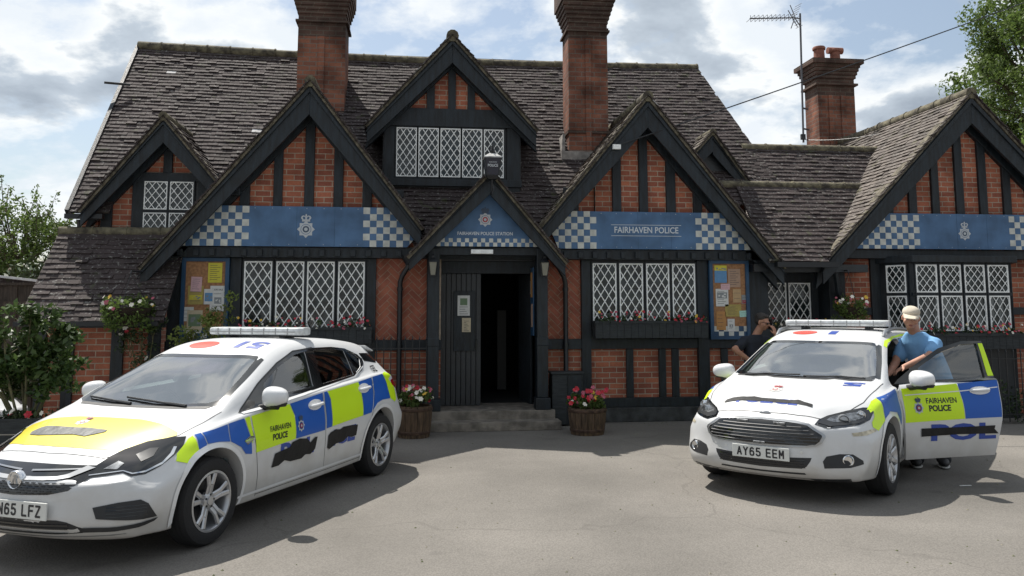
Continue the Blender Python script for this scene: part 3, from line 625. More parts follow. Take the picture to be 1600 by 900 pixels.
pot(8.80, 16.45, 7.08, .13, .37); pot(9.17, 16.45, 7.08, .12, .33, True)

# porch
PX = 1.11; PA, PL, PR = (PX, 3.76), (-.10, 2.47), (2.26, 2.40)
gable(H, PA, PL, PR, 11.8, 13.1, barge=.19, sunlit_left=False, inner=False, rr=.055)
for x in (.215, 1.83):
    o = timber((x, x+.165, 12.03, 12.19, .42, 2.62), name='porch_post', bev=.012); timber((x-.03, x+.195, 12.0, 12.22, .25, .42), name='porch_post', bev=.01)
    timber((x-.005, x+.17, 12.02, 12.2, 1.18, 1.30), name='porch_post', bev=.01)
timber((.05, 2.20, 12.06, 12.20, 2.52, 2.64), name='timber_rail'); 
for x in (.27, 1.88):
    wallpart('porch_side', 'timber_board', (x, x+.06, 12.19, 12.5, .3, 1.3)); timber((x-.01, x+.07, 12.19, 12.5, 1.3, 1.38), name='timber_rail')
wallpart('porch_ceiling', 'timber_board', (.2, 2.05, 12.2, 12.52, 2.56, 2.62))
wallpart('step', 'stone_step', (.24, 2.13, 11.70, 12.02, 0, .125), bevel=.012); wallpart('step', 'stone_step', (.26, 2.09, 12.0, 13.0, .0, .25), bevel=.012)
wallpart('porch_light', 'lattice_white', (.84, 1.17, 11.98, 12.05, 2.535, 2.60), bevel=.01)
# dark hallway behind the door, with a pale door at its far end
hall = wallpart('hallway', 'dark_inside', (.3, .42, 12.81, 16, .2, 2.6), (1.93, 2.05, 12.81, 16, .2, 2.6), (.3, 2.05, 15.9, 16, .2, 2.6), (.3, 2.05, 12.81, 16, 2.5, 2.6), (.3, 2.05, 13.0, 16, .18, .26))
wallpart('inner_door', 'dash_grey', (1.50, 1.66, 14.6, 14.64, .3, 1.7))
door = MB(); n = 8
for i in range(n): door.box(.43+i*.0775, .43+(i+1)*.0775-.006, 12.66, 12.70, .255, 2.27)
dl = obj('door', door, 'timber_board', H, bevel=.003)
obj('door_panel', MB().box(.62, .95, 12.63, 12.66, 1.08, 2.0), 'timber', dl, bevel=.004)
obj('door_handle', MB().tube([(.97, 12.66, 1.25), (.97, 12.61, 1.25), (.97, 12.61, 1.12), (.97, 12.66, 1.12)], .012, 8), 'black_iron', dl)
timber((.40, .43, 12.6, 12.78, .25, 2.46), (1.90, 1.93, 12.6, 12.78, .25, 2.46), (.43, 1.90, 12.6, 12.78, 2.27, 2.46), name='door_frame')
d2 = MB(); 
for i in range(8): d2.box(0+i*.0775, (i+1)*.0775-.006, 0, .04, .255, 2.27)
d2.xf(Matrix.Translation((1.86, 12.72, 0)) @ rotm('Z', R(100))); obj('door', d2, 'timber_board', H, bevel=.003)
# rainwater pipes with hoppers
for x, s in ((-.20, 1), (2.33, -1)):
    mb = MB().tube([(x+s*.12, 12.33, 2.47), (x+s*.12, 12.33, 2.36), (x+s*.03, 12.37, 2.22), (x, 12.40, 2.12), (x, 12.40, .15), (x, 12.33, .06)], .038, 12)
    for z in (2.0, 1.15, .45): mb.tube([(x, 12.40, z), (x, 12.40, z+.05)], .047, 12)
    mb.lathe([(.04, 2.38), (.09, 2.46), (.10, 2.52), (.085, 2.52)], (x+s*.12, 12.33, 0), 14)
    obj('drainpipe', mb, 'black_iron', H, smooth=40)
wallpart('alarm_box', 'lattice_white', (3.0, 3.12, 11.93, 11.985, 4.15, 4.22))
# ------------------------------------------------------------------ vehicles
def paint_mat(name, col, rough=.32, coat=.7, dirt=None, metal=0):
    m, nt, b = nodes(name); N = nt.nodes.new; L = nt.links.new
    b.inputs['Roughness'].default_value = rough; b.inputs['Coat Weight'].default_value = coat; b.inputs['Coat Roughness'].default_value = .03; b.inputs['Metallic'].default_value = metal
    if dirt:
        tc = N('ShaderNodeTexCoord'); s = N('ShaderNodeSeparateXYZ'); L(tc.outputs['Object'], s.inputs[0])
        n = N('ShaderNodeTexNoise'); n.inputs['Scale'].default_value = 5; n.inputs['Detail'].default_value = 8; L(tc.outputs['Object'], n.inputs['Vector'])
        a = N('ShaderNodeMath'); a.operation = 'MULTIPLY_ADD'; L(n.outputs[0], a.inputs[0]); a.inputs[1].default_value = -.55; L(s.outputs[2], a.inputs[2])
        r = N('ShaderNodeMapRange'); r.inputs[1].default_value = -.08; r.inputs[2].default_value = .30; r.inputs[3].default_value = .55; r.inputs[4].default_value = 0; L(a.outputs[0], r.inputs[0])
        mx = N('ShaderNodeMixRGB'); mx.inputs[1].default_value = (*col, 1); mx.inputs[2].default_value = (*dirt, 1); L(r.outputs[0], mx.inputs[0]); L(mx.outputs[0], b.inputs['Base Color'])
    else: b.inputs['Base Color'].default_value = (*col, 1)
    MT[name] = m
paint_mat('car_white', (.64, .65, .66), .42, .35, dirt=(.36, .33, .28))
paint_mat('car_white_trim', (.76, .77, .78), .3, .6)
paint_mat('livery_yellow', (.64, .92, .008), .45, .2)
paint_mat('livery_bonnet_yellow', (.66, .55, .018), .42, .3)
paint_mat('livery_blue', (.004, .098, .47), .45, .12)
paint_mat('lettering_blue', (.012, .055, .34), .45, .2)
paint_mat('lettering_black', (.015, .016, .02), .5, .1)
paint_mat('roof_red', (.62, .055, .030), .4, .4)
paint_mat('gloss_black', (.008, .009, .010), .12, .6)
mat('black_plastic', (.022, .023, .025), .55, bump=.1, bscale=200)
mat('gap_dark', (.03, .03, .032), .8)
mat('tape_black', (.012, .012, .013), .6, bump=.35, bscale=14, var=.3, spec=.35)
mat('tape_faded', (.075, .077, .075), .5, bump=.5, bscale=14, var=.3, spec=.5)
mat('tyre', (.016, .016, .017), .85, bump=.25, bscale=90)
mat('alloy', (.52, .53, .55), .33, metal=.75, var=.12, scale=8)
mat('chrome', (.78, .79, .80), .12, metal=1)
mat('dull_chrome', (.42, .43, .44), .3, metal=.9)
mat('plate_white', (.70, .71, .68), .45, var=.05)
mat('seat_cloth', (.035, .037, .042), .85)
mat('dash', (.045, .046, .048), .7)
mat('headliner', (.42, .42, .40), .9)
mat('lamp_inner', (.20, .21, .22), .25, metal=.8, var=.5, scale=30); mat('lamp_dark', (.045, .047, .05), .25, metal=.4); mat('grille_grey', (.075, .078, .082), .5)
mat('lightbar_lens', (.68, .71, .72), .18, var=.15, scale=22, spec=.6)
mat('red_lens', (.35, .01, .01), .15)
glass_mat('car_glass', (.50, .56, .55), .10)
glass_mat('windscreen_glass', (.50, .58, .56), .36, rough=.01)
glass_mat('privacy_glass', (.16, .18, .18), .07)
glass_mat('lens_glass', (.90, .92, .93), .05)
def pchip(keys, x):
    """monotone cubic through (x, value...) rows sorted by x"""
    ks = keys; n = len(ks)
    if x <= ks[0][0]: return list(ks[0][1:])
    if x >= ks[-1][0]: return list(ks[-1][1:])
    for i in range(n-1):
        if ks[i][0] <= x <= ks[i+1][0]: break
    out = []
    for c in range(1, len(ks[0])):
        def d(k):
            if k < 0 or k >= n-1: return None
            return (ks[k+1][c]-ks[k][c])/(ks[k+1][0]-ks[k][0])
        def tg(k):
            a, b = d(k-1), d(k)
            if a is None: return b
            if b is None: return a
            return 0 if a*b <= 0 else 2*a*b/(a+b)
        h = ks[i+1][0]-ks[i][0]; t = (x-ks[i][0])/h; m0, m1 = tg(i)*h, tg(i+1)*h; p0, p1 = ks[i][c], ks[i+1][c]
        out.append((2*t**3-3*t*t+1)*p0+(t**3-2*t*t+t)*m0+(-2*t**3+3*t*t)*p1+(t**3-t*t)*m1)
    return out
def sstep(a, b, x):
    t = max(0, min(1, (x-a)/(b-a))); return t*t*(3-2*t)
STROKES = {   # plate alphabet as pen strokes on a 1 x 1 cell
 'Y': [[(0,1),(.5,.5),(.5,0)],[(.5,.5),(1,1)]], 'N': [[(0,0),(0,1)],[(0,1),(1,0)],[(1,0),(1,1)]], 'L': [[(0,1),(0,0),(1,0)]], 'F': [[(0,0),(0,1),(1,1)],[(0,.52),(.85,.52)]],
 'Z': [[(0,1),(1,1),(0,0),(1,0)]], 'A': [[(0,0),(.5,1),(1,0)],[(.17,.30),(.83,.30)]], 'E': [[(1,1),(0,1),(0,0),(1,0)],[(0,.52),(.88,.52)]], 'M': [[(0,0),(0,1),(.5,.35),(1,1),(1,0)]],
 '5': [[(.95,1),(.08,1),(.03,.55),(.5,.62),(.9,.5),(1,.3),(.88,.08),(.5,0),(.12,.06),(0,.22)]],
 '6': [[(.95,.85),(.75,.98),(.45,1),(.12,.88),(0,.55),(0,.25),(.12,.05),(.5,0),(.88,.05),(1,.28),(.88,.52),(.5,.60),(.08,.48)]]}
def stroke_text(s, h, cw, gapw, space, sw):
    """plate characters: list of separate convex pieces (x, y), centred"""
    out = []; x = 0
    for ch in s:
        if ch == ' ': x += space; continue
        for st in STROKES[ch]:
            P = [(x+sw/2+a*(cw-sw), sw/2+b*(h-sw)) for a, b in st]
            for i in range(len(P)-1):
                a, b = Vector(P[i]), Vector(P[i+1]); d = (b-a).normalized(); n = Vector((-d.y, d.x))*sw/2; e = d*sw*.42
                a2 = a-e*(1 if i == 0 and len(P) < 7 else .5); b2 = b+e*(1 if i == len(P)-2 and len(P) < 7 else .5); out.append([tuple(a2-n), tuple(b2-n), tuple(b2+n), tuple(a2+n)])
        x += cw+gapw
    w_ = x-gapw; return [[(a-w_/2, min(max(b, 0), h)-h/2) for a, b in q] for q in out]
class Car:
    def __init__(s, **k): s.__dict__.update(k)
    def section(s, x, inset=0, sub=4):
        zb, ys = pchip(s.low, x); yb, zt = pchip(s.belt, x); yc, zc_ = pchip(s.cant, x); zc, = pchip(s.centre, x); yw, = pchip(s.wide, x)
        zm = pchip(s.midz, x)[0]
        zr = zc - (zc-zc_)*.30
        P = [(0, zb), (ys-.14, zb), (ys-.02, zb+.012), (ys, zb+.06), (yw-.018, zb+(zm-zb)*.55), (yw, zm), (yb+(yw-yb)*.45, zm+(zt-zm)*.62), (yb, zt), (yb-.045, zt+.022), (yc, zc_), (yc*.80, zr+(zc-zr)*.25), (yc*.45, zc-(zc-zr)*.12), (0, zc)]
        if inset:
            P = [(0, .42), (ys-.16, .42), (yw-.13, .45), (yw-.11, zm), (yb-.09, zt), (yb-.045-inset, zt+.03), (yc-inset*.9, zc_-inset*.75), (yc*.8-inset*.4, zr-inset), (yc*.45, zc-inset-.01), (0, zc-inset)]
        out = []
        keysy = [(i, p[0], p[1]) for i, p in enumerate(P)]
        for i in range(len(P)-1):
            for q in range(sub): out.append(tuple(pchip(keysy, i+q/sub)))
        out.append(P[-1]); return out
    def warp(s, x, y, z):
        a = abs(y)/.9
        wf = sstep(1.15, s.xf, x); wr = sstep(-1.3, s.xr, x)
        dx = -s.bowf*(a**2.7)*wf*(.75+.25*sstep(.2, .55, z)) + s.bowr*(a**3)*wr
        dx += wf**2*pchip(s.prof, z)[0]
        dz = s.hood(x, abs(y), z) if s.hood and x > .9 else 0
        return (x+dx, y, z+dz)
    def solid(s, inset=0, xa=None, xb=None, n=110, sub=4):
        xa = s.xr if xa is None else xa; xb = s.xf if xb is None else xb
        vs, fs = [], []; rings = []
        def ring(sec, x, sc=1.0, dx=0):
            idx = []; c = (s.capz if not inset else .9)
            pts = [(y*sc, c+(z-c)*sc) for y, z in sec]
            full = pts + [(-y, z) for y, z in reversed(pts[1:-1])]
            for y, z in full:
                idx.append(len(vs)); vs.append(s.warp(x+dx, y, z) if not inset else (x, y, z))
            rings.append(idx)
        X = [xa+(xb-xa)*i/(n-1) for i in range(n)]
        if not inset:
            sa = s.section(xa, 0, sub)
            for sc_, dx in ((.02, -.05), (.35, -.05), (.65, -.047), (.85, -.04), (.94, -.027), (.985, -.01)): ring(sa, xa, sc_, dx)
        for x in X: ring(s.section(x, inset, sub), x)
        if not inset:
            sb = s.section(xb, 0, sub)
            for sc_, dx in ((.985, .012), (.94, .03), (.85, .042), (.65, .05), (.35, .053), (.02, .053)): ring(sb, xb, sc_, dx)
        m = len(rings[0])
        for i in range(len(rings)-1):
            a, b = rings[i], rings[i+1]
            for j in range(m): fs.append((a[j], b[j], b[(j+1) % m], a[(j+1) % m]))
        fs.append(tuple(rings[0])); fs.append(tuple(reversed(rings[-1])))
        me = bpy.data.meshes.new('body'); me.from_pydata(vs, [], fs); bm = bmesh.new(); bm.from_mesh(me)
        bmesh.ops.remove_doubles(bm, verts=bm.verts, dist=1e-5); bmesh.ops.recalc_face_normals(bm, faces=bm.faces); bm.to_mesh(me); bm.free()
        return me
def mb_mesh(mb, name='cutter'):
    me = bpy.data.meshes.new(name); me.from_pydata(mb.v, [], mb.f); bm = bmesh.new(); bm.from_mesh(me)
    bmesh.ops.remove_doubles(bm, verts=bm.verts, dist=1e-6); bmesh.ops.recalc_face_normals(bm, faces=bm.faces); bm.to_mesh(me); bm.free(); return me
def boolean(me, cutters):
    """cut closed meshes out of a closed mesh; a cutter is (mesh, material index)"""
    o = bpy.data.objects.new('work', me); COL.objects.link(o); tmp = []
    for cm, mi in cutters:
        while len(cm.materials) <= mi: cm.materials.append(MT[['car_white', 'black_plastic', 'dash'][len(cm.materials)]])
        for p in cm.polygons: p.material_index = mi
        c = bpy.data.objects.new('cut', cm); COL.objects.link(c); tmp.append(c)
        md = o.modifiers.new('b', 'BOOLEAN'); md.operation = 'DIFFERENCE'; md.object = c; md.solver = 'MANIFOLD'
    dg = bpy.context.evaluated_depsgraph_get(); r = bpy.data.meshes.new_from_object(o.evaluated_get(dg))
    for c in tmp: bpy.data.objects.remove(c)
    bpy.data.objects.remove(o); return r
FR = {'L': (lambda u, v: (u, 3, v), (0, -1, 0)), 'R': (lambda u, v: (u, -3, v), (0, 1, 0)), 'T': (lambda u, v: (u, v, 4), (0, 0, -1)),
      'F': (lambda u, v: (5, u, v), (-1, 0, 0)), 'B': (lambda u, v: (-5, u, v), (1, 0, 0))}
def diag(ang, flip=1):
    """frame looking at the car from azimuth ang (0 = straight ahead, 90 = its left side)"""
    a = R(ang)*flip; n = Vector((math.cos(a), math.sin(a), 0)); u = Vector((-math.sin(a), math.cos(a), 0))*flip
    return (lambda p, q: tuple(n*5+u*p+Vector((0, 0, q))), tuple(-n))
def conform(bvh, loops, frame, off=.003, cell=.05, thick=0):
    """drape a flat outline (first loop; further loops are holes) over the body surface"""
    fn, d = FR[frame] if isinstance(frame, str) else frame; d = Vector(d)
    from mathutils.geometry import tessellate_polygon
    if isinstance(loops[0][0], (int, float)): loops = [loops]
    vs = [Vector((a, b, 0)) for l in loops for a, b in l]; bm = bmesh.new()
    if len(loops) > 1:
        tr = tessellate_polygon([[Vector((a, b, 0)) for a, b in l] for l in loops]); bv = [bm.verts.new(v) for v in vs]
        for t in tr:
            try: bm.faces.new([bv[i] for i in t])
            except ValueError: pass
    else: bm.faces.new([bm.verts.new(v) for v in vs])
    _sub(bm, cell); return _drape(bm, bvh, fn, d, off, thick)
def _sub(bm, cell):
    xs = [v.co.x for v in bm.verts]; ys = [v.co.y for v in bm.verts]
    for k, (a, b) in enumerate(((min(xs), max(xs)), (min(ys), max(ys)))):
        n = int((b-a)/cell)
        for i in range(1, n+1):
            c = a+(b-a)*i/(n+1); co = (c, 0, 0) if k == 0 else (0, c, 0); no = (1, 0, 0) if k == 0 else (0, 1, 0)
            bmesh.ops.bisect_plane(bm, geom=bm.verts[:]+bm.edges[:]+bm.faces[:], plane_co=co, plane_no=no)
def _drape(bm, bvh, fn, d, off, thick=0):
    bad = []
    for v in bm.verts:
        o = Vector(fn(v.co.x, v.co.y)); h, n, i, _ = bvh.ray_cast(o, d, 12)
        if h is None: bad.append(v); continue
        if n.dot(d) > 0: n = -n
        v.co = h + n*off
    if bad: bmesh.ops.delete(bm, geom=bad, context='VERTS')
    bmesh.ops.recalc_face_normals(bm, faces=bm.faces)
    if bm.faces:
        bm.faces.ensure_lookup_table(); s = sum(f.normal.dot(d)*f.calc_area() for f in bm.faces)
        if s > 0: bmesh.ops.reverse_faces(bm, faces=bm.faces)
    if thick:
        r = bmesh.ops.solidify(bm, geom=bm.faces[:], thickness=thick)
    me = bpy.data.meshes.new('panel'); bm.to_mesh(me); bm.free(); return me
def decal(name, bvh, loops, frame, m, parent, off=.003, cell=.05, thick=0, smooth=60):
    return link(name, conform(bvh, loops, frame, off, cell, thick), m, parent, smooth=smooth)
def text_decal(name, bvh, s, u, v, size, frame, m, parent, off=.0055, flipu=1, rot=0, **kw):
    tv, tf = text_mesh(s, size, **kw); bm = bmesh.new(); c, sn = math.cos(rot), math.sin(rot)
    bv = [bm.verts.new((u+flipu*(a*c-b*sn), v+(a*sn+b*c), 0)) for a, b in tv]
    for f in tf:
        try: bm.faces.new([bv[i] for i in f])
        except ValueError: pass
    _sub(bm, .06)
    fn, d = FR[frame] if isinstance(frame, str) else frame
    return link(name, _drape(bm, bvh, fn, Vector(d), off), m, parent)
def emblem_decal(bvh, u, v, h, frame, parent, cm, flipu=1, off=.0045, rotf=None):
    keys = ['star', 'dark', 'ring', 'centre', 'crown']; allb = bmesh.new(); fn, d = FR[frame] if isinstance(frame, str) else frame
    for i, (p, k) in enumerate(emblem2d()):
        q = [(u+flipu*a*h, v+b*h) if rotf is None else (u+rotf(a*h, b*h)[0], v+rotf(a*h, b*h)[1]) for a, b in p]; bm = bmesh.new(); bm.faces.new([bm.verts.new((x, y, 0)) for x, y in q]); _sub(bm, .06)
        me = _drape(bm, bvh, fn, Vector(d), off+.0008*i)
        for pl in me.polygons: pl.material_index = keys.index(k)
        allb.from_mesh(me)
    me = bpy.data.meshes.new('emblem'); allb.to_mesh(me); allb.free()
    return link('emblem', me, [cm[k] for k in keys], parent)
def line_poly(pts, wd=.005):
    """thin strip along a polyline, for panel gaps"""
    L_, R_ = [], []
    for i, p in enumerate(pts):
        a = Vector(pts[max(0, i-1)]); b = Vector(pts[min(len(pts)-1, i+1)]); d = (b-a).normalized(); n = Vector((-d.y, d.x))*wd/2
        L_.append((p[0]+n.x, p[1]+n.y)); R_.append((p[0]-n.x, p[1]-n.y))
    return L_+R_[::-1]
def gap(bvh, pts, frame, parent, m='gap_dark', wd=.005, off=.0015, name='panel_gap'):
    q = []
    for i in range(len(pts)-1):
        a, b = pts[i], pts[i+1]; n = max(1, int(math.hypot(b[0]-a[0], b[1]-a[1])/.05))
        q += [(a[0]+(b[0]-a[0])*t/n, a[1]+(b[1]-a[1])*t/n) for t in range(n)]
    q.append(pts[-1]); fn, d = FR[frame] if isinstance(frame, str) else frame
    bm = bmesh.new(); lp = line_poly(q, wd); n = len(q); bv = [bm.verts.new((a, b, 0)) for a, b in lp]
    for i in range(n-1):
        try: bm.faces.new((bv[i], bv[i+1], bv[2*n-2-i], bv[2*n-1-i]))
        except ValueError: pass
    return link(name, _drape(bm, bvh, fn, Vector(d), off), m, parent)
def make_wheel(parent, x, y, r, wd, rim, spokes, side, split=True, steer=0):
    """one wheel: tyre, rim with spokes, hub; side +1 = left"""
    prof = [(rim+.005, -wd/2+.012), (r-.055, -wd/2), (r-.018, -wd/2+.012), (r-.003, -wd/2+.04), (r, 0), (r-.003, wd/2-.04), (r-.018, wd/2-.012), (r-.055, wd/2), (rim+.012, wd/2-.006), (rim+.002, wd/2-.016), (rim-.004, wd/2-.03), (rim-.004, -wd/2+.02)]
    mb = MB().lathe(prof, (0, 0, 0), 48, 'y', cap=False)
    for g_ in (-.055, -.02, .02, .055): mb.lathe([(r+.0008, g_-.004), (r+.0012, g_), (r+.0008, g_+.004)], (0, 0, 0), 48, 'y', cap=False)
    M = Matrix.Translation((x, y, r)) @ rotm('Z', steer) @ (rotm('Z', 0) if side > 0 else rotm('Z', math.pi))
    mb.xf(M); w_ = obj('wheel', mb, 'tyre', parent, smooth=35, local=True)
    o = wd/2-.012; mb = MB()
    mb.lathe([(rim+.004, o+.004), (rim-.012, o+.006), (rim-.022, o-.008), (rim-.03, o-.045), (rim-.035, -.05)], (0, 0, 0), 48, 'y', cap=False)
    n = spokes
    for i in range(n):
        a = 2*math.pi*i/n+.3
        for dd in ((-.5, .5) if split else (0,)):
            def P(rr, t, h): return (rr*math.cos(a+t), h, rr*math.sin(a+t))
            w1, w2 = (.020, .016) if split else (.03, .022); r1, r2 = .05, rim-.018; t1 = dd*.60; t2 = dd*.40
            for (ra, ta, wa, ha), (rb, tb, wb, hb) in (((r1, t1*1.1, w1, o-.030), (rim*.55, t2*.72, w1*.95, o-.012)), ((rim*.55, t2*.72, w1*.95, o-.012), (r2, t2, w2*1.25, o-.004))):
                A, B = Vector(P(ra, ta, ha)), Vector(P(rb, tb, hb)); dv = (B-A).normalized(); pr = dv.cross(Vector((0, 1, 0))).normalized()
                vs = [A-pr*wa, A-pr*wa*.55+Vector((0, .010, 0)), A+pr*wa*.55+Vector((0, .010, 0)), A+pr*wa, A+Vector((0, -.03, 0))]
                v2 = [B-pr*wb, B-pr*wb*.55+Vector((0, .010, 0)), B+pr*wb*.55+Vector((0, .010, 0)), B+pr*wb, B+Vector((0, -.03, 0))]
                mb.raw(vs+v2, [(j, j+5, (j+1) % 5+5, (j+1) % 5) for j in range(5)]+[(0, 1, 2, 3, 4), (9, 8, 7, 6, 5)])
    mb.lathe([(.070, o-.05), (.068, o-.026), (.055, o-.018), (.032, o-.016), (.030, o-.008), (.0001, o-.006)], (0, 0, 0), 24, 'y')
    mb.xf(M); obj('rim', mb, 'alloy', w_, smooth=35, local=True)
    mb = MB()
    for i in range(5):
        a = 2*math.pi*i/5+.5; mb.lathe([(.009, o-.03), (.009, o-.014), (.0001, o-.013)], (.045*math.cos(a), 0, .045*math.sin(a)), 8, 'y')
    mb.xf(M); obj('wheel_nuts', mb, 'black_iron', w_, local=True)
    mb = MB().lathe([(.14, -.02), (.14, .0), (.0001, .0)], (0, 0, 0), 24, 'y'); mb.lathe([(rim-.037, -.06), (rim-.037, -.055), (.0001, -.055)], (0, 0, 0), 32, 'y'); mb.xf(M); obj('brake_disc', mb, 'black_iron', w_, local=True)
    return w_
def make_seat(parent, x, y, name='seat'):
    bm = bmesh.new()
    def blk(cx, cy, cz, sx, sy, sz, rot):
        r = bmesh.ops.create_cube(bm, size=1); M = Matrix.Translation((cx, cy, cz)) @ rotm('Y', rot) @ Matrix.Diagonal((sx, sy, sz, 1)); bmesh.ops.transform(bm, verts=r['verts'], matrix=M)
    blk(x, y, .55, .50, .50, .16, R(-6)); blk(x-.30, y, .85, .13, .50, .60, R(-14)); blk(x-.40, y, 1.20, .10, .27, .19, R(-10))
    bmesh.ops.bevel(bm, geom=bm.edges[:], offset=.045, segments=3, affect='EDGES', profile=.6)
    me = bpy.data.meshes.new(name); bm.to_mesh(me); bm.free(); return link(name, me, 'seat_cloth', parent, smooth=60)
def mirror_unit(parent, x, y, z, side, m='car_white_trim', size=(.12, .125, .085), name='wing_mirror', stalk=True):
    bm = bmesh.new(); r = bmesh.ops.create_uvsphere(bm, u_segments=24, v_segments=14, radius=1)
    for v in bm.verts:
        a, b, c = v.co; e = .78
        q = Vector((math.copysign(abs(a)**e, a), math.copysign(abs(b)**e, b), math.copysign(abs(c)**e, c)))
        if q.x < -.45: q.x = -.45-(abs(q.x)-.45)*.12
        q.z *= 1-.16*q.y*side*(-1 if False else 1)
        v.co = Vector((x+q.x*size[0], y+q.y*size[1], z+q.z*size[2]))
    me = bpy.data.meshes.new(name); bm.to_mesh(me); bm.free(); o = link(name, me, m, parent, smooth=60)
    s_ = MB().tube([(x+.02, y-side*(size[1]+.06), z-.10), (x+.01, y-side*.06, z-.075), (x, y+side*.02, z-.06)], [.030, .030, .045], 10)
    s_.lathe([(.001, -size[2]*1.02), (size[1]*.80, -size[2]*.93), (size[1]*.93, -size[2]*.60)], (0, 0, 0), 18, 'z')
    k = len(s_.v)-54
    for i in range(k, len(s_.v)):
        v = s_.v[i]; s_.v[i] = (x+v[0]*size[0]/size[1]*.95-.008, y+v[1], z+v[2])
    obj('mirror_stalk', s_, 'black_plastic', o, smooth=50, local=True)
    g = MB().lathe([(.0001, 0), (.085, 0)], (0, 0, 0), 20, 'x'); g.v = [(x-size[0]*.53, y+a[1]*1.15, z+a[2]*.72) for a in g.v]; obj('mirror_glass', g, 'chrome', o, local=True)
    return o
def light_bar(label, loc, rz, length, wdt, h, group=None):
    t = thing('light_bar', label, 'light bar', loc, rz, group)
    n = 18; mb = MB(); L2 = length/2
    prof = [(-L2, .55), (-L2+.02, .85), (-L2+.06, 1.0), (L2-.06, 1.0), (L2-.02, .85), (L2, .55)]
    vs = []
    for y, k in prof:
        for q in range(14):
            a = 2*math.pi*q/14; cx, cz = math.cos(a), math.sin(a); e = .45
            vs.append((math.copysign(abs(cx)**e, cx)*wdt/2*k, y, h*.5+math.copysign(abs(cz)**e, cz)*h/2*(.8+.2*k)))
    fs = [(i*14+j, i*14+(j+1) % 14, (i+1)*14+(j+1) % 14, (i+1)*14+j) for i in range(len(prof)-1) for j in range(14)]+[tuple(range(14))[::-1], tuple(range(14*5, 14*6))]
    mb.raw(vs, fs); obj('lens', mb, 'lightbar_lens', t, smooth=40, local=True)
    b = MB().box(-wdt/2-.004, wdt/2+.004, -L2+.05, L2-.05, h*.40, h*.50); 
    for i in range(1, 8): y = -L2+length*i/8; b.box(-wdt/2-.003, wdt/2+.003, y-.004, y+.004, h*.12, h*.9)
    obj('trim', b, 'dull_chrome', t, local=True)
    for s_ in (-1, 1):
        f = MB().prism([(-.10, -.085), (.10, -.085), (.07, h*.2), (-.07, h*.2)], s_*(L2-.22)-.03, s_*(L2-.22)+.03); obj('foot', f, 'black_plastic', t, local=True)
    return t
A = Car(xf=2.19, xr=-2.10, bowf=.40, bowr=.16, capz=.42, hood=None,
  centre=[(-2.10,.80),(-2.05,.93),(-1.96,1.08),(-1.86,1.205),(-1.78,1.295),(-1.70,1.335),(-1.3,1.395),(-.9,1.430),(-.4,1.447),(-.05,1.432),(.12,1.403),(.28,1.352),(.6,1.210),(.95,1.035),(1.12,.955),(1.25,.932),(1.6,.860),(1.9,.775),(2.05,.71),(2.19,.60)],
  cant=[(-2.10,.60,.72),(-2.0,.60,.92),(-1.86,.55,1.10),(-1.74,.52,1.22),(-1.3,.555,1.32),(-.8,.585,1.365),(-.3,.60,1.375),(.05,.615,1.335),(.3,.64,1.262),(.6,.675,1.145),(.9,.715,1.035),(1.12,.74,.93),(1.4,.66,.875),(1.8,.60,.785),(2.05,.56,.69),(2.19,.50,.58)],
  belt=[(-2.10,.72,.66),(-1.95,.765,.88),(-1.75,.79,1.01),(-1.4,.815,1.03),(-1.0,.835,1.01),(-.4,.845,.975),(.3,.85,.935),(.9,.85,.885),(1.2,.845,.845),(1.6,.82,.775),(1.9,.79,.70),(2.05,.77,.65),(2.19,.74,.56)],
  wide=[(-2.10,.80),(-1.9,.85),(-1.5,.895),(-1.1,.905),(-.5,.895),(.5,.895),(1.1,.903),(1.5,.905),(1.9,.885),(2.19,.84)],
  midz=[(-2.10,.55),(-1.8,.66),(-1.3,.70),(0,.66),(1.0,.66),(1.6,.64),(2.19,.50)],
  low=[(-2.10,.28,.74),(-1.9,.24,.80),(-1.3,.20,.84),(0,.185,.845),(1.3,.19,.84),(1.9,.185,.82),(2.19,.20,.78)],
  prof=[(.16,-.10),(.27,-.005),(.34,.015),(.45,.005),(.56,-.005),(.66,-.02),(.72,-.05),(.9,-.07)])
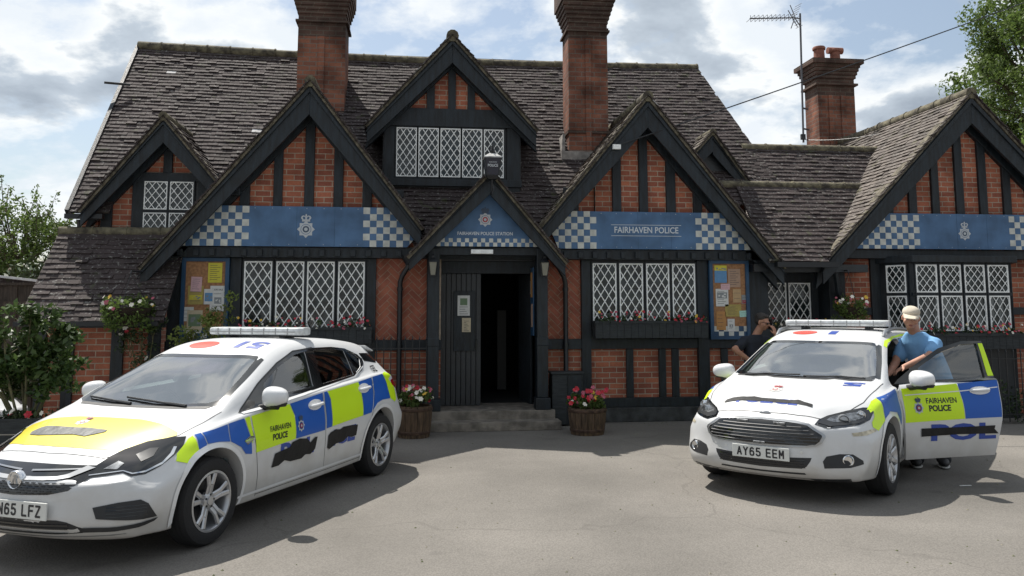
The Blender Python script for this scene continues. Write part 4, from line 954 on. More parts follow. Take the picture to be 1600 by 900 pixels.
B = Car(xf=2.36, xr=-2.42, bowf=.42, bowr=.14, capz=.48, 
  hood=lambda x, y, z: (.018*math.exp(-((y-.30-.10*(1.9-x))/.055)**2)*sstep(.9, 1.3, x)*(1-sstep(1.9, 2.3, x)) - .010*math.exp(-((y-.50)/.09)**2)*sstep(1.0, 1.4, x)) if z > .72 and y < .72 else 0,
  centre=[(-2.42,.80),(-2.38,.95),(-2.28,1.15),(-2.18,1.32),(-2.08,1.395),(-1.6,1.455),(-1.0,1.485),(-.5,1.492),(-.1,1.475),(.12,1.445),(.3,1.395),(.62,1.26),(.95,1.10),(1.15,1.015),(1.28,.995),(1.7,.95),(2.05,.885),(2.22,.83),(2.36,.72)],
  cant=[(-2.42,.64,.72),(-2.3,.62,.98),(-2.15,.58,1.22),(-2.0,.58,1.30),(-1.4,.61,1.38),(-.8,.625,1.41),(-.3,.63,1.42),(.05,.645,1.385),(.3,.665,1.315),(.6,.70,1.20),(.9,.74,1.075),(1.15,.77,.985),(1.4,.68,.965),(1.8,.62,.905),(2.15,.60,.82),(2.36,.56,.69)],
  belt=[(-2.42,.76,.68),(-2.2,.80,.94),(-1.8,.83,1.02),(-1.2,.85,1.03),(-.4,.865,1.00),(.4,.87,.965),(.95,.87,.935),(1.3,.865,.905),(1.7,.85,.855),(2.05,.82,.785),(2.2,.80,.74),(2.36,.77,.66)],
  wide=[(-2.42,.82),(-2.1,.87),(-1.5,.92),(-.9,.92),(.5,.915),(1.1,.922),(1.6,.925),(2.05,.905),(2.36,.86)],
  midz=[(-2.42,.55),(-2.0,.66),(-1.3,.72),(0,.68),(1.0,.68),(1.6,.68),(2.36,.52)],
  low=[(-2.42,.28,.76),(-2.1,.24,.82),(-1.3,.20,.86),(0,.19,.865),(1.3,.19,.86),(2.05,.19,.84),(2.36,.21,.80)],
  prof=[(.16,-.11),(.27,-.01),(.34,.015),(.45,.005),(.58,-.005),(.70,-.03),(.78,-.07),(.95,-.08)])
def mir(p): return [(-a, b) for a, b in reversed(p)]
def sym(half): return half + [(-a, b) for a, b in reversed(half) if abs(a) > 1e-6]
def P2(ang, pts):
    a = R(ang); return [(-x*math.sin(a)+y*math.cos(a), z) for x, y, z in pts]
def bvh_me(me):
    bm = bmesh.new(); bm.from_mesh(me); b = BVHTree.FromBMesh(bm); bm.free(); return b
def arch_cut(x, z, r, s):
    mb = MB().lathe([(r, s*.48), (r, s*1.3)], (x, 0, z), 56, 'y'); return mb_mesh(mb)
def side_cut(poly, y0, y1): return mb_mesh(MB().prism(poly, y0, y1))
def plan_cut(poly, z0, z1): return mb_mesh(MB().prism(poly, z0, z1, ax='z'))
def arch_lip(bvh, x, z, r, frame, parent, w_=.035, m='car_white_trim', a0=-25, a1=205):
    """rolled edge round a wheel opening"""
    o = [(x+(r+w_)*math.cos(R(a)), z+(r+w_)*math.sin(R(a))) for a in range(a0, a1+1, 5)]
    i = [(x+(r+.001)*math.cos(R(a)), z+(r+.001)*math.sin(R(a))) for a in range(a1, a0-1, -5)]
    return decal('arch_lip', bvh, o+i, frame, m, parent, off=.006, cell=.08)
def steering(parent, x, y, z):
    mb = MB(); pts = []
    for i in range(25):
        a = 2*math.pi*i/24; pts.append((x+.18*math.sin(a)*.42, y+.18*math.cos(a), z+.18*math.sin(a)*.9))
    mb.tube(pts, .014, 8, cap=False); mb.box(x-.02, x+.02, y-.16, y+.16, z-.02, z+.03); mb.tube([(x, y, z), (x+.25, y, z-.10)], .03, 8)
    obj('steering_wheel', mb, 'black_plastic', parent, smooth=50, local=True)
def plate(parent, x, y, z, s, tilt=0, m='plate_white'):
    M = Matrix.Translation((x, y, z)) @ rotm('Y', tilt)
    o = obj('number_plate', MB().box(-.008, .004, -.26, .26, -.0555, .0555).xf(M), m, parent, bevel=.002, local=True)
    mb = MB()
    for i, q in enumerate(stroke_text(s, .079, .047, .0115, .033, .0135)): mb.face([(.0055+.00012*(i % 9), a, b) for a, b in q])
    mb.xf(M); obj('plate_lettering', mb, 'lettering_black', o, local=True)
    return o
def cabin_fit(t, dashx, z, ycab):
    mb = MB().box(dashx-.42, dashx, -ycab, ycab, .55, z-.02); mb.box(dashx-.30, dashx-.45, -.62, -.14, z-.06, z+.03)
    obj('dashboard', mb, 'dash', t, bevel=.03, local=True)
RED_EMB = {'star': 'badge_silver', 'dark': 'badge_dark', 'ring': 'badge_blue', 'centre': 'badge_red', 'crown': 'badge_dark'}
WHITE_EMB = {'star': 'badge_silver', 'dark': 'badge_dark', 'ring': 'plate_white', 'centre': 'badge_red', 'crown': 'badge_red'}
HFR = (lambda u, v: (-v, u, 4), (0, 0, -1))          # bonnet, read from the front
RFR = (lambda u, v: (v, -u, 4), (0, 0, -1))          # roof, read from behind

def build_hatchback():
    t = thing('police_hatchback', 'white police hatchback with a yellow bonnet panel, nearest the viewer at the left', 'police car', (-1.683, 7.974, 0), R(-115.19), 'marked police cars on the forecourt')
    full = A.solid(); bvh = bvh_me(full); wr = .316; ar = .362
    rearx = -1.331
    fr = [(.55,.985),(.53,1.09),(.25,1.215),(-.06,1.305),(-.225,1.325),(-.155,1.015)]
    rrw = [(-.31,1.022),(-.385,1.330),(-.75,1.325),(-.965,1.300),(-.93,1.062)]
    qt = [(-1.00,1.075),(-1.03,1.290),(-1.16,1.262),(-1.235,1.205),(-1.15,1.125)]
    aq = [(.87,.925),(.60,1.045),(.62,.965)]
    wsh = [(1.085,0),(1.075,.35),(1.04,.58),(.985,.655),(.68,.605),(.40,.545),(.385,.50),(.405,.25),(.41,0)]
    wso = [(1.135,0),(1.125,.38),(1.085,.64),(1.02,.715),(.68,.655),(.345,.595),(.335,.52),(.355,.25),(.362,0)]
    fullp = lambda h: h + [(a, -b) for a, b in reversed(h) if abs(b) > 1e-6]
    cab = A.solid(inset=.045, xa=-1.72, xb=1.06, n=60)
    cuts = [(cab, 2)] + [(arch_cut(sx*1.331, .335, ar, s), 1) for sx in (1, -1) for s in (1, -1)]
    cuts += [(side_cut(w_, -1.2, 1.2), 1) for w_ in (fr, rrw, qt)] + [(plan_cut(fullp(wsh), .955, 1.6), 1)]
    me = boolean(full.copy(), cuts)
    me.materials.clear(); me.name = 'body'
    body = link('body', me, ['car_white', 'black_plastic', 'dash'], t, smooth=38)
    # panes and black surrounds
    dlo = [(.955,.905),(.60,1.095),(.25,1.245),(-.05,1.335),(-.385,1.352),(-.75,1.345),(-1.02,1.318),(-1.24,1.245),(-1.285,1.20),(-1.26,1.16),(-1.14,1.095),(-.92,1.045),(-.38,1.0),(.23,.955),(.60,.925)]
    for side, f in ((1, 'L'), (-1, 'R')):
        wo = decal('window_surround', bvh, [dlo, fr, rrw, qt], f, 'gloss_black', t, off=.0025)
        for p, g in ((fr, 'car_glass'), (rrw, 'privacy_glass'), (qt, 'privacy_glass')): decal('side_window', bvh, p, f, g, t, off=-.004)
        gap(bvh, dlo[8:]+dlo[:5], f, wo, 'chrome' if False else 'black_plastic', .012, .004, name='window_seal')
        gap(bvh, [(-1.20,1.125),(-.92,1.040),(-.38,.995),(.23,.950),(.60,.920),(.93,.898)], f, wo, 'car_white_trim', .012, .006, name='waist_trim')
        mirror_unit(t, .66, side*.94, 1.005, side, size=(.088, .108, .082))
        # livery
        for nm, m, p in (
            ('livery_patch', 'livery_yellow', [(1.46,.80),(1.50,.785),(1.63,.70),(1.66,.655),(1.575,.625),(1.52,.665),(1.475,.70)]),
            ('livery_patch', 'livery_blue', [(1.445,.805),(1.40,.812),(1.395,.735),(1.47,.675),(1.475,.70)]),
            ('livery_patch', 'livery_blue', [(1.392,.812),(1.15,.845),(1.165,.72),(1.28,.735),(1.387,.735)]),
            ('livery_patch', 'livery_blue', [(1.14,.847),(.955,.865),(.915,.71),(.895,.585),(.98,.60),(1.04,.66),(1.156,.718)]),
            ('livery_patch', 'livery_yellow', [(.945,.866),(.885,.872),(.878,.73),(.895,.66),(.908,.71)]),
            ('livery_patch', 'livery_yellow', [(.865,.872),(.335,.910),(.282,.81),(.28,.612),(.84,.585),(.858,.73)]),
            ('livery_patch', 'livery_blue', [(.327,.911),(-.205,.952),(-.195,.62),(.272,.612),(.274,.81)]),
            ('livery_patch', 'livery_blue', [(-.232,.954),(-.288,.957),(-.328,.88),(-.315,.635),(-.222,.63)]),
            ('livery_patch', 'livery_yellow', [(-.296,.957),(-.885,.992),(-.915,.90),(-.895,.665),(-.323,.636),(-.336,.88)]),
            ('livery_patch', 'livery_blue', [(-.893,.993),(-1.185,1.015),(-1.16,.87),(-1.07,.675),(-.903,.666),(-.923,.90)]),
            ('livery_patch', 'livery_blue', [(-1.21,1.018),(-1.47,1.03),(-1.515,.93),(-1.53,.77),(-1.33,.775),(-1.20,.755),(-1.09,.69),(-1.185,.87)]),
            ('livery_patch', 'livery_yellow', [(-1.48,1.03),(-1.62,1.04),(-1.70,1.0),(-1.60,.965),(-1.76,.85),(-1.74,.74),(-1.66,.72),(-1.54,.77),(-1.525,.93)])):
            decal(nm, bvh, p, f, m, body, off=.0035, cell=.024)
        for p in ([(.905,.875),(.87,.73),(.78,.40),(.76,.23)], [(-.218,.957),(-.208,.64),(-.235,.40),(-.25,.26)], [(-1.197,1.02),(-1.17,.87),(-1.08,.62),(-.985,.44),(-.985,.24)], [(.76,.245),(-.25,.245),(-.985,.25)]):
            gap(bvh, p, f, body)
        gap(bvh, [(.87,.775),(.28,.80),(-.19,.845)], f, body, 'car_white_trim', .010, .003, name='body_crease'); gap(bvh, [(-.33,.872),(-.92,.915),(-1.60,.985)], f, body, 'car_white_trim', .010, .003, name='body_crease')
        gap(bvh, [(1.0,.27),(0,.275),(-.95,.28)], f, body, 'car_white_trim', .02, .008, name='sill_edge')
        for x, z in ((-.06,.862), (-.98,.925)):
            el = [(x+.115*math.cos(a*.3927), z+.048*math.sin(a*.3927)) for a in range(16)]; hd = decal('door_handle', bvh, el, f, 'car_white_trim', t, off=.004, cell=.03)
            y = side*(.897 if x > -.5 else .885); mb = MB().tube([(x+.10, y-.012*side, z-.006), (x+.07, y+.014*side, z-.002), (x-.06, y+.016*side, z+.006), (x-.10, y-.012*side, z+.008)], [.011, .015, .015, .011], 10); obj('handle_grip', mb, 'car_white_trim', hd, smooth=60, local=True)
        arch_lip(bvh, 1.331, .335, ar, f, body, a0=-18, a1=200); arch_lip(bvh, -1.331, .335, ar, f, body, a0=-18, a1=200)
        fu = -1 if side > 0 else 1
        text_decal('lettering', bvh, 'FAIRHAVEN', .50, .718, .062, f, 'lettering_black', body, flipu=fu, offset=.001, sx=.92, off=.0065)
        text_decal('lettering', bvh, 'POLICE', .515, .648, .068, f, 'lettering_black', body, flipu=fu, offset=.0022, sx=.95, off=.0065)
        emblem_decal(bvh, .20, .73, .145, f, body, RED_EMB, flipu=fu, off=.0065)
        text_decal('lettering', bvh, 'CFZ', -1.40, 1.058, .085, f, 'lettering_black', body, flipu=fu, sx=.78, offset=.002, off=.007)
        for s_, x in (('POL', .235), ('ICE', -.56)) if side > 0 else (('ICE', .235), ('POL', -.56)): text_decal('lettering', bvh, s_, x, .455, .20, f, 'lettering_blue', body, flipu=fu, offset=.008, sx=1.45, off=.003)
        for p in ([(.60,.425),(.57,.535),(.36,.555),(.33,.59),(.22,.605),(.10,.588),(.04,.545),(-.03,.582),(-.07,.58),(-.05,.475),(.02,.44),(.10,.452),(.16,.425),(.33,.43),(.42,.455),(.50,.425)],
                  [(-.26,.56),(-.30,.585),(-.38,.60),(-.47,.59),(-.53,.605),(-.68,.60),(-.80,.59),(-.79,.49),(-.70,.485),(-.63,.50),(-.55,.465),(-.42,.465),(-.30,.43),(-.265,.45)]):
            decal('tape', bvh, p, f, 'tape_black', body, off=.0065, cell=.03)
        decal('side_indicator', bvh, [(1.0,.70),(.93,.725),(.875,.72),(.885,.69),(.96,.665)], f, 'chrome', body, off=.006, cell=.03)
        rl = decal('rear_light', bvh, [(-1.66,.95),(-1.90,.98),(-2.02,.93),(-2.0,.84),(-1.80,.86),(-1.68,.90)], f, 'red_lens', t, off=.004)
        decal('rear_quarter_glass', bvh, [(-1.30,1.255),(-1.72,1.235),(-1.80,1.17),(-1.62,1.135),(-1.31,1.175)], f, 'gloss_black', t, off=.0025)
    # windscreen
    w1 = decal('windscreen', bvh, fullp([(a-(.012 if a > 1 else 0), b) for a, b in wsh]) if False else fullp(wsh), 'T', 'windscreen_glass', t, off=-.002, cell=.06)
    decal('windscreen_border', bvh, [fullp(wso), fullp(wsh)], 'T', 'gloss_black', w1, off=.0015, cell=.07)
    for y0, y1 in ((.44, -.22), (-.10, -.60)):
        bl = [(1.10, y0), (1.075, y1)]; q = MB()
        pts = []
        for k in range(9):
            u = k/8; x = 1.125+(1.035-1.125)*u; y = y0+(y1-y0)*u; h, n, i, _ = bvh.ray_cast(Vector((x, y, 4)), Vector((0, 0, -1)))
            pts.append(h+Vector((0, 0, .014)))
        q.tube(pts, [.012]*3+[.009]*6, 6); obj('wiper', q, 'black_plastic', t, local=True)
    decal('scuttle', bvh, fullp([(1.175,0),(1.165,.35),(1.12,.62),(1.075,.645),(1.12,.38),(1.13,0)]), 'T', 'black_plastic', t, off=.003)
    decal('rear_window', bvh, sym([(0,1.27),(.45,1.25),(.52,1.12),(.48,1.0),(0,.99)]), 'B', 'gloss_black', t, off=.003)
    decal('tailgate_band', bvh, sym([(0,.62),(.60,.62),(.62,.70),(0,.70)]), 'B', 'black_plastic', t, off=.003)
    sp = MB().prism([(-1.66,1.325),(-1.84,1.262),(-1.85,1.245),(-1.70,1.28)], -.50, .50); obj('spoiler', sp, 'car_white_trim', t, bevel=.012, smooth=50, local=True)
    # bonnet: shut lines and yellow panel
    gap(bvh, [(1.95,-.46),(1.97,-.3),(1.985,0),(1.97,.3),(1.95,.46),(1.86,.535),(1.70,.62),(1.52,.715),(1.30,.745),(1.10,.755)], 'T', body); gap(bvh, [(1.95,-.46),(1.86,-.535),(1.70,-.62),(1.52,-.715),(1.30,-.745),(1.10,-.755)], 'T', body)
    half = [(1.43,0),(1.435,.30),(1.48,.55),(1.50,.69),(1.53,.705),(1.70,.605),(1.855,.52),(1.905,.30),(1.915,0)]
    decal('bonnet_panel', bvh, fullp(half), 'T', 'livery_bonnet_yellow', body, off=.0022, cell=.05)
    decal('bonnet_panel', bvh, [(1.52,-.725),(1.68,-.645),(1.84,-.555),(1.80,-.64),(1.70,-.72),(1.58,-.79)], 'T', 'livery_bonnet_yellow', body, off=.0022, cell=.03)
    text_decal('lettering', bvh, 'POLICE', -.11, -1.735, .115, HFR, 'lettering_black', body, sx=1.25, offset=.004, off=.0035)
    decal('tape', bvh, [(-.43,-1.655),(-.40,-1.635),(-.30,-1.64),(-.12,-1.65),(.0,-1.645),(.13,-1.655),(.20,-1.66),(.205,-1.69),(.16,-1.73),(.10,-1.77),(-.02,-1.755),(-.20,-1.775),(-.32,-1.78),(-.42,-1.765),(-.45,-1.72)], HFR, 'tape_faded', body, off=.0065, cell=.03)
    emblem_decal(bvh, -.15, -1.53, .15, HFR, body, {'star': 'plate_white', 'dark': 'badge_blue', 'ring': 'plate_white', 'centre': 'badge_red', 'crown': 'badge_red'})
    ci = [(.06+.135*math.cos(i*.2618), .19+.17*math.sin(i*.2618)) for i in range(24)]
    decal('roof_marking', bvh, [(.14+.10*math.cos(i*.2618), -.20+.15*math.sin(i*.2618)) for i in range(24)], 'T', 'roof_red', body, off=.003)
    text_decal('roof_number', bvh, '51', -.28, .03, .25, RFR, 'lettering_blue', body, sx=1.35, offset=.010, off=.003)
    # front
    grl = sym([(0,.672),(.30,.671),(.46,.668),(.53,.655),(.50,.61),(.455,.575),(.41,.532),(.28,.506),(0,.494)])
    gr = decal('grille', bvh, grl, 'F', 'gloss_black', t, off=.003, cell=.04)
    for s_ in (1, -1):
        for p in ([(.045,.584),(.30,.590),(.37,.600),(.475,.654),(.42,.664),(.345,.622),(.28,.606),(.045,.598)], [(.045,.627),(.40,.645),(.41,.652),(.045,.636)]):
            decal('chrome_bar', bvh, [(s_*a, b) for a, b in p], 'F', 'dull_chrome', gr, off=.010, cell=.03)
    for r_ in range(5):
        z = .512+.0155*r_
        for c in range(-9, 10):
            y = c*.052+(.026 if r_ % 2 else 0)
            if abs(y) < .30+.028*r_ and abs(y) > .0: decal('mesh_bar', bvh, [(y-.019, z), (y-.012, z-.004), (y+.012, z-.004), (y+.019, z), (y+.012, z+.001), (y-.012, z+.001)], 'F', 'black_plastic', gr, off=.008, cell=.1)
    bx = bvh.ray_cast(Vector((5, 0, .587)), Vector((-1, 0, 0)))[0].x
    bd = MB().lathe([(.060, -.02), (.062, .018), (.056, .026), (.050, .020), (.047, .014), (.0001, .016)], (bx+.004, 0, .587), 32, 'x'); bo = obj('badge', bd, 'chrome', t, smooth=50, local=True)
    gf = [(-.030,-.028),(-.012,-.030),(-.010,-.004),(.000,.006),(.012,-.026),(.022,-.026),(.014,.010),(.026,.012),(.022,.024),(.004,.034),(-.016,.026),(-.004,.018),(-.014,.004)]
    g_ = MB().prism([(a, b+.587) for a, b in gf], bx+.016, bx+.024, ax='x'); obj('badge_creature', g_, 'dull_chrome', bo, local=True)
    px = bvh.ray_cast(Vector((5, 0, .41)), Vector((-1, 0, 0)))[0].x; plate(t, px+.014, .065, .408, 'YN65 LFZ')
    lo = decal('lower_grille', bvh, sym([(0,.348),(.36,.350),(.43,.338),(.52,.305),(.56,.285),(.52,.268),(.35,.255),(0,.250)]), 'F', 'black_plastic', t, off=.002)
    for z in (.272, .295, .318): gap(bvh, [(-.44,z),(.44,z)], 'F', lo, 'gloss_black', .008, .009, name='slat')
    for s_ in (1, -1):
        fr_ = diag(38, s_)
        def q(pts): return P2(38, pts)
        f1 = decal('fog_inset', bvh, q([(2.14,.575,.425),(2.05,.70,.448),(1.95,.79,.455),(1.91,.82,.425),(1.84,.83,.325),(2.0,.74,.335),(2.13,.60,.355)]), fr_, 'black_plastic', t, off=.006, cell=.02)
        for z in (.36, .38, .40, .42): gap(bvh, [P2(38, [(2.09,.64,z)])[0], P2(38, [(1.90,.80,z)])[0]], fr_, f1, 'gloss_black', .006, .009, name='slat')
        decal('bumper_blade', bvh, q([(2.17,.53,.305),(2.05,.70,.300),(1.90,.80,.312),(1.83,.83,.318),(1.85,.82,.300),(1.92,.80,.285),(2.07,.70,.272),(2.18,.54,.275)]), fr_, 'black_plastic', t, off=.008, cell=.02)
        hp = q([(2.09,.47,.600),(2.06,.465,.635),(2.02,.47,.668),(1.93,.50,.715),(1.84,.53,.748),(1.70,.60,.785),(1.58,.70,.800),(1.50,.765,.800),(1.57,.80,.745),(1.66,.805,.695),(1.77,.785,.640),(1.88,.755,.603),(1.95,.70,.598),(1.97,.65,.620),(2.03,.56,.608)])
        h = decal('headlight', bvh, hp, fr_, 'gloss_black', t, off=.003, cell=.03)
        decal('daylight_strip', bvh, q([(1.60,.77,.742),(1.66,.795,.700),(1.75,.782,.650),(1.87,.748,.614),(1.94,.70,.609),(1.97,.65,.628),(2.08,.47,.611),(2.08,.47,.616),(1.97,.65,.633),(1.93,.695,.615),(1.86,.74,.624),(1.74,.770,.662),(1.67,.775,.706),(1.62,.76,.744)]), fr_, 'chrome', h, off=.007, cell=.03)
        decal('reflector', bvh, q([(1.84,.63,.715),(1.74,.66,.745),(1.70,.70,.745),(1.76,.71,.70),(1.84,.68,.675)]), fr_, 'lamp_dark', h, off=.006, cell=.03)
        decal('reflector', bvh, q([(2.02,.53,.645),(1.93,.57,.685),(1.92,.61,.672),(1.97,.60,.640)]), fr_, 'lamp_inner', h, off=.006, cell=.03)
    gap(bvh, [(-.74,.225),(-.4,.215),(0,.212),(.4,.215),(.74,.225)], 'F', body, 'black_plastic', .05, .006, name='splitter')
    # wheels and cabin
    for sx in (1, -1):
        for s_ in (1, -1): make_wheel(t, sx*1.331, s_*.785, wr, .205, .215, 5, s_)
    make_seat(t, -.02, .36); make_seat(t, -.02, -.36); mb = MB().box(-1.10, -.72, -.62, .62, .42, .60); mb.box(-1.25, -1.08, -.62, .62, .5, 1.08); obj('rear_seat', mb, 'seat_cloth', t, bevel=.04, local=True)
    steering(t, .42, -.36, .86); cabin_fit(t, 1.03, .93, .66)
    obj('rear_view_mirror', MB().box(.42, .44, -.11, .11, 1.20, 1.26), 'black_plastic', t, bevel=.01, local=True)
    M = Matrix.Translation((-1.683, 7.974, 0)) @ rotm('Z', R(-115.19))
    light_bar('slim clear light bar with grey casing on the roof of the near white hatchback', M @ Vector((-.42, 0, 1.468)), R(-115.19), 1.06, .25, .078, 'roof light bars')
    return t
build_hatchback()

def build_estate():
    t = thing('police_estate', 'white police estate car with its front door open and blue lettering taped over', 'police car', (4.782, 8.948, 0), R(-133.44), 'marked police cars on the forecourt')
    full = B.solid(); bvh = bvh_me(full); wr = .333; ar = .372
    fullp = lambda h: h + [(a, -b) for a, b in reversed(h) if abs(b) > 1e-6]
    fr = [(.62,1.015),(.60,1.12),(.30,1.265),(.02,1.345),(-.16,1.355),(-.10,1.035)]
    rw = [(-.27,1.045),(-.33,1.362),(-.80,1.36),(-1.05,1.345),(-1.02,1.07)]
    qt = [(-1.12,1.075),(-1.15,1.34),(-1.60,1.30),(-1.85,1.22),(-1.95,1.12),(-1.7,1.09)]
    wsh = [(1.12,0),(1.105,.36),(1.06,.62),(1.00,.69),(.70,.64),(.43,.575),(.415,.50),(.43,.25),(.435,0)]
    wso = [(1.165,0),(1.15,.38),(1.10,.67),(1.04,.745),(.70,.69),(.375,.625),(.36,.53),(.378,.25),(.385,0)]
    door = [(.955,.92),(.93,.60),(.90,.24),(-.14,.25),(-.21,.60),(-.225,1.02),(-.245,1.385),(0,1.385),(.30,1.315),(.62,1.165),(.90,1.015)]
    cab = B.solid(inset=.045, xa=-2.0, xb=1.08, n=60)
    cuts = [(cab, 2)] + [(arch_cut(sx*1.425, .345, ar, s), 1) for sx in (1, -1) for s in (1, -1)]
    cuts += [(side_cut(fr, -1.2, 0), 1), (side_cut(rw, -1.2, 1.2), 1), (side_cut(qt, -1.2, 1.2), 1), (plan_cut(fullp(wsh), 1.01, 1.7), 1), (side_cut([(a-.002, b) for a, b in door], .45, 1.2), 1)]
    me = boolean(full.copy(), cuts); me.materials.clear(); me.name = 'body'
    body = link('body', me, ['car_white', 'black_plastic', 'dash'], t, smooth=38)
    dlo = [(.98,.975),(.62,1.15),(.30,1.30),(0,1.372),(-.33,1.388),(-.80,1.386),(-1.15,1.37),(-1.62,1.33),(-1.92,1.25),(-2.08,1.12),(-1.72,1.07),(-1.1,1.05),(-.2,1.02),(.60,.985)]
    # right side of the body (far side): closed door
    wo = decal('window_surround', bvh, [dlo, fr, rw, qt], 'R', 'gloss_black', t, off=.0025)
    for p, g in ((fr, 'car_glass'), (rw, 'privacy_glass'), (qt, 'privacy_glass')): decal('side_window', bvh, p, 'R', g, t, off=-.004)
    dl2 = [(-.26,1.02),(-.27,1.386),(-.80,1.386),(-1.15,1.37),(-1.62,1.33),(-1.92,1.25),(-2.08,1.12),(-1.72,1.07),(-1.1,1.05)]
    wo = decal('window_surround', bvh, [dl2, rw, qt], 'L', 'gloss_black', t, off=.0025)
    for p in (rw, qt): decal('side_window', bvh, p, 'L', 'privacy_glass', t, off=-.004)
    decal('window_edge', bvh, [(-.275,1.30),(-.30,1.375),(-.36,1.375),(-.36,1.362),(-.325,1.362),(-.30,1.30)], 'L', 'livery_yellow', body, off=.005, cell=.02)
    LIV = (('livery_yellow', [(1.93,.765),(1.78,.80),(1.62,.865),(1.53,.885),(1.56,.80),(1.62,.70),(1.80,.625),(1.86,.66),(1.84,.70),(1.76,.74),(1.72,.79),(1.86,.755)]),
           ('livery_blue', [(1.52,.888),(1.30,.912),(1.02,.935),(1.04,.78),(1.06,.60),(1.10,.62),(1.22,.735),(1.45,.765),(1.60,.715),(1.55,.80)]))
    for f, side in (('L', 1), ('R', -1)):
        for m, p in LIV: decal('livery_patch', bvh, p, f, m, body, off=.0035, cell=.024)
        gap(bvh, [(.99,.96),(.97,.60),(.93,.24)], f, body)
        arch_lip(bvh, 1.425, .345, ar, f, body, a0=-18, a1=200); arch_lip(bvh, -1.425, .345, ar, f, body, a0=-18, a1=200)
        for m, p in (('livery_yellow', [(-.26,.99),(-.85,1.01),(-.90,.62),(-.25,.61)]), ('livery_blue', [(-.86,1.01),(-1.25,1.02),(-1.22,.72),(-1.05,.62),(-.91,.62)]), ('livery_yellow', [(-1.26,1.02),(-1.75,1.03),(-1.78,.70),(-1.5,.79),(-1.23,.72)])): decal('livery_patch', bvh, p, f, m, body, off=.0018)
        for p in ([(-.24,1.0),(-.22,.6),(-.15,.25)], [(-1.20,1.02),(-1.12,.70),(-.98,.45),(-.98,.25)]): gap(bvh, p, f, body)
        decal('rear_light', bvh, [(-1.95,.98),(-2.30,1.0),(-2.36,.86),(-2.1,.84)], f, 'red_lens', t, off=.004)
        el = [(-1.02+.12*math.cos(a*.3927), .93+.045*math.sin(a*.3927)) for a in range(16)]; decal('door_handle', bvh, el, f, 'car_white_trim', t, off=.008, cell=.03)
        decal('cant_stripe', bvh, [(.34,1.325),(.20,1.375),(-.10,1.412),(-.60,1.425),(-1.2,1.41),(-1.2,1.395),(-.60,1.405),(-.10,1.393),(.20,1.352),(.34,1.303)] if side > 0 else [(.34,1.325),(.20,1.375),(-.10,1.412),(-.60,1.425),(-.60,1.405),(-.10,1.393),(.20,1.352),(.34,1.303)], f, 'livery_yellow', body, off=.003, cell=.03)
        # roof rail
        pts = []
        for k in range(20):
            x = .10-1.9*k/19; h = bvh.ray_cast(Vector((x, side*.585, 4)), Vector((0, 0, -1)))[0]; pts.append(h+Vector((0, 0, .042 if 0 < k < 19 else .0)))
        obj('roof_rail', MB().tube(pts, [.016]+[.022]*18+[.016], 10), 'dull_chrome', t, smooth=60, local=True)
    for p in ([(.93,.93),(.33,.945),(.27,.62),(.93,.61)],): decal('livery_patch', bvh, p, 'R', 'livery_yellow', body, off=.0018)
    decal('livery_patch', bvh, [(.32,.945),(-.21,.98),(-.20,.62),(.265,.62)], 'R', 'livery_blue', body, off=.0018)
    mirror_unit(t, .66, -1.03, 1.01, -1, size=(.095, .125, .082))
    w1 = decal('windscreen', bvh, fullp(wsh), 'T', 'windscreen_glass', t, off=-.002, cell=.06)
    decal('windscreen_border', bvh, [fullp(wso), fullp(wsh)], 'T', 'gloss_black', w1, off=.0015, cell=.07)
    decal('scuttle', bvh, fullp([(1.205,0),(1.19,.38),(1.14,.67),(1.10,.70),(1.145,.38),(1.16,0)]), 'T', 'black_plastic', t, off=.003)
    for y0, y1 in ((.62, .02), (-.02, -.60)):
        pts = []
        for k in range(9):
            u = k/8; h = bvh.ray_cast(Vector((1.155-.035*abs(2*u-1) if False else 1.135-.03*(1-u), y0+(y1-y0)*u, 4)), Vector((0, 0, -1)))[0]; pts.append(h+Vector((0, 0, .013)))
        obj('wiper', MB().tube(pts, .008, 6), 'black_plastic', t, local=True)
    decal('rear_window', bvh, sym([(0,1.32),(.48,1.30),(.55,1.15),(.52,1.02),(0,1.01)]), 'B', 'gloss_black', t, off=.003)
    # bonnet
    gap(bvh, [(2.14,-.57),(2.19,-.45),(2.225,-.30),(2.24,0),(2.225,.30),(2.19,.45),(2.14,.57),(1.95,.66),(1.70,.735),(1.35,.765),(1.10,.78)], 'T', body, wd=.007); gap(bvh, [(2.14,-.57),(1.95,-.66),(1.70,-.735),(1.35,-.765),(1.10,-.78)], 'T', body, wd=.007)
    text_decal('lettering', bvh, 'POLICE', -.04, -2.12, .125, HFR, 'lettering_blue', body, sx=1.42, offset=.005, off=.0035)
    decal('tape', bvh, [(-.44,-2.05),(-.38,-2.03),(-.25,-2.035),(-.18,-2.01),(-.10,-2.035),(.05,-2.04),(.16,-2.045),(.24,-2.03),(.30,-2.055),(.38,-2.06),(.385,-2.105),(.33,-2.10),(.20,-2.105),(.08,-2.11),(-.02,-2.10),(-.15,-2.105),(-.28,-2.10),(-.42,-2.095),(-.455,-2.09)], HFR, 'tape_black', body, off=.0065, cell=.025)
    emblem_decal(bvh, -.06, -1.74, .22, HFR, body, {'star': 'plate_white', 'dark': 'badge_red', 'ring': 'plate_white', 'centre': 'badge_red', 'crown': 'badge_red'})
    text_decal('roof_number', bvh, '5', -.55, 1.235, .20, RFR, 'lettering_blue', body, sx=2.1, offset=.008, off=.0035)
    decal('roof_marking', bvh, [(.10+.095*math.cos(i*.2618), -.26+.14*math.sin(i*.2618)) for i in range(24)], 'T', 'roof_red', body, off=.003)
    text_decal('roof_number', bvh, '1', -.06, .02, .22, RFR, 'lettering_blue', body, sx=2.0, offset=.010, off=.003)
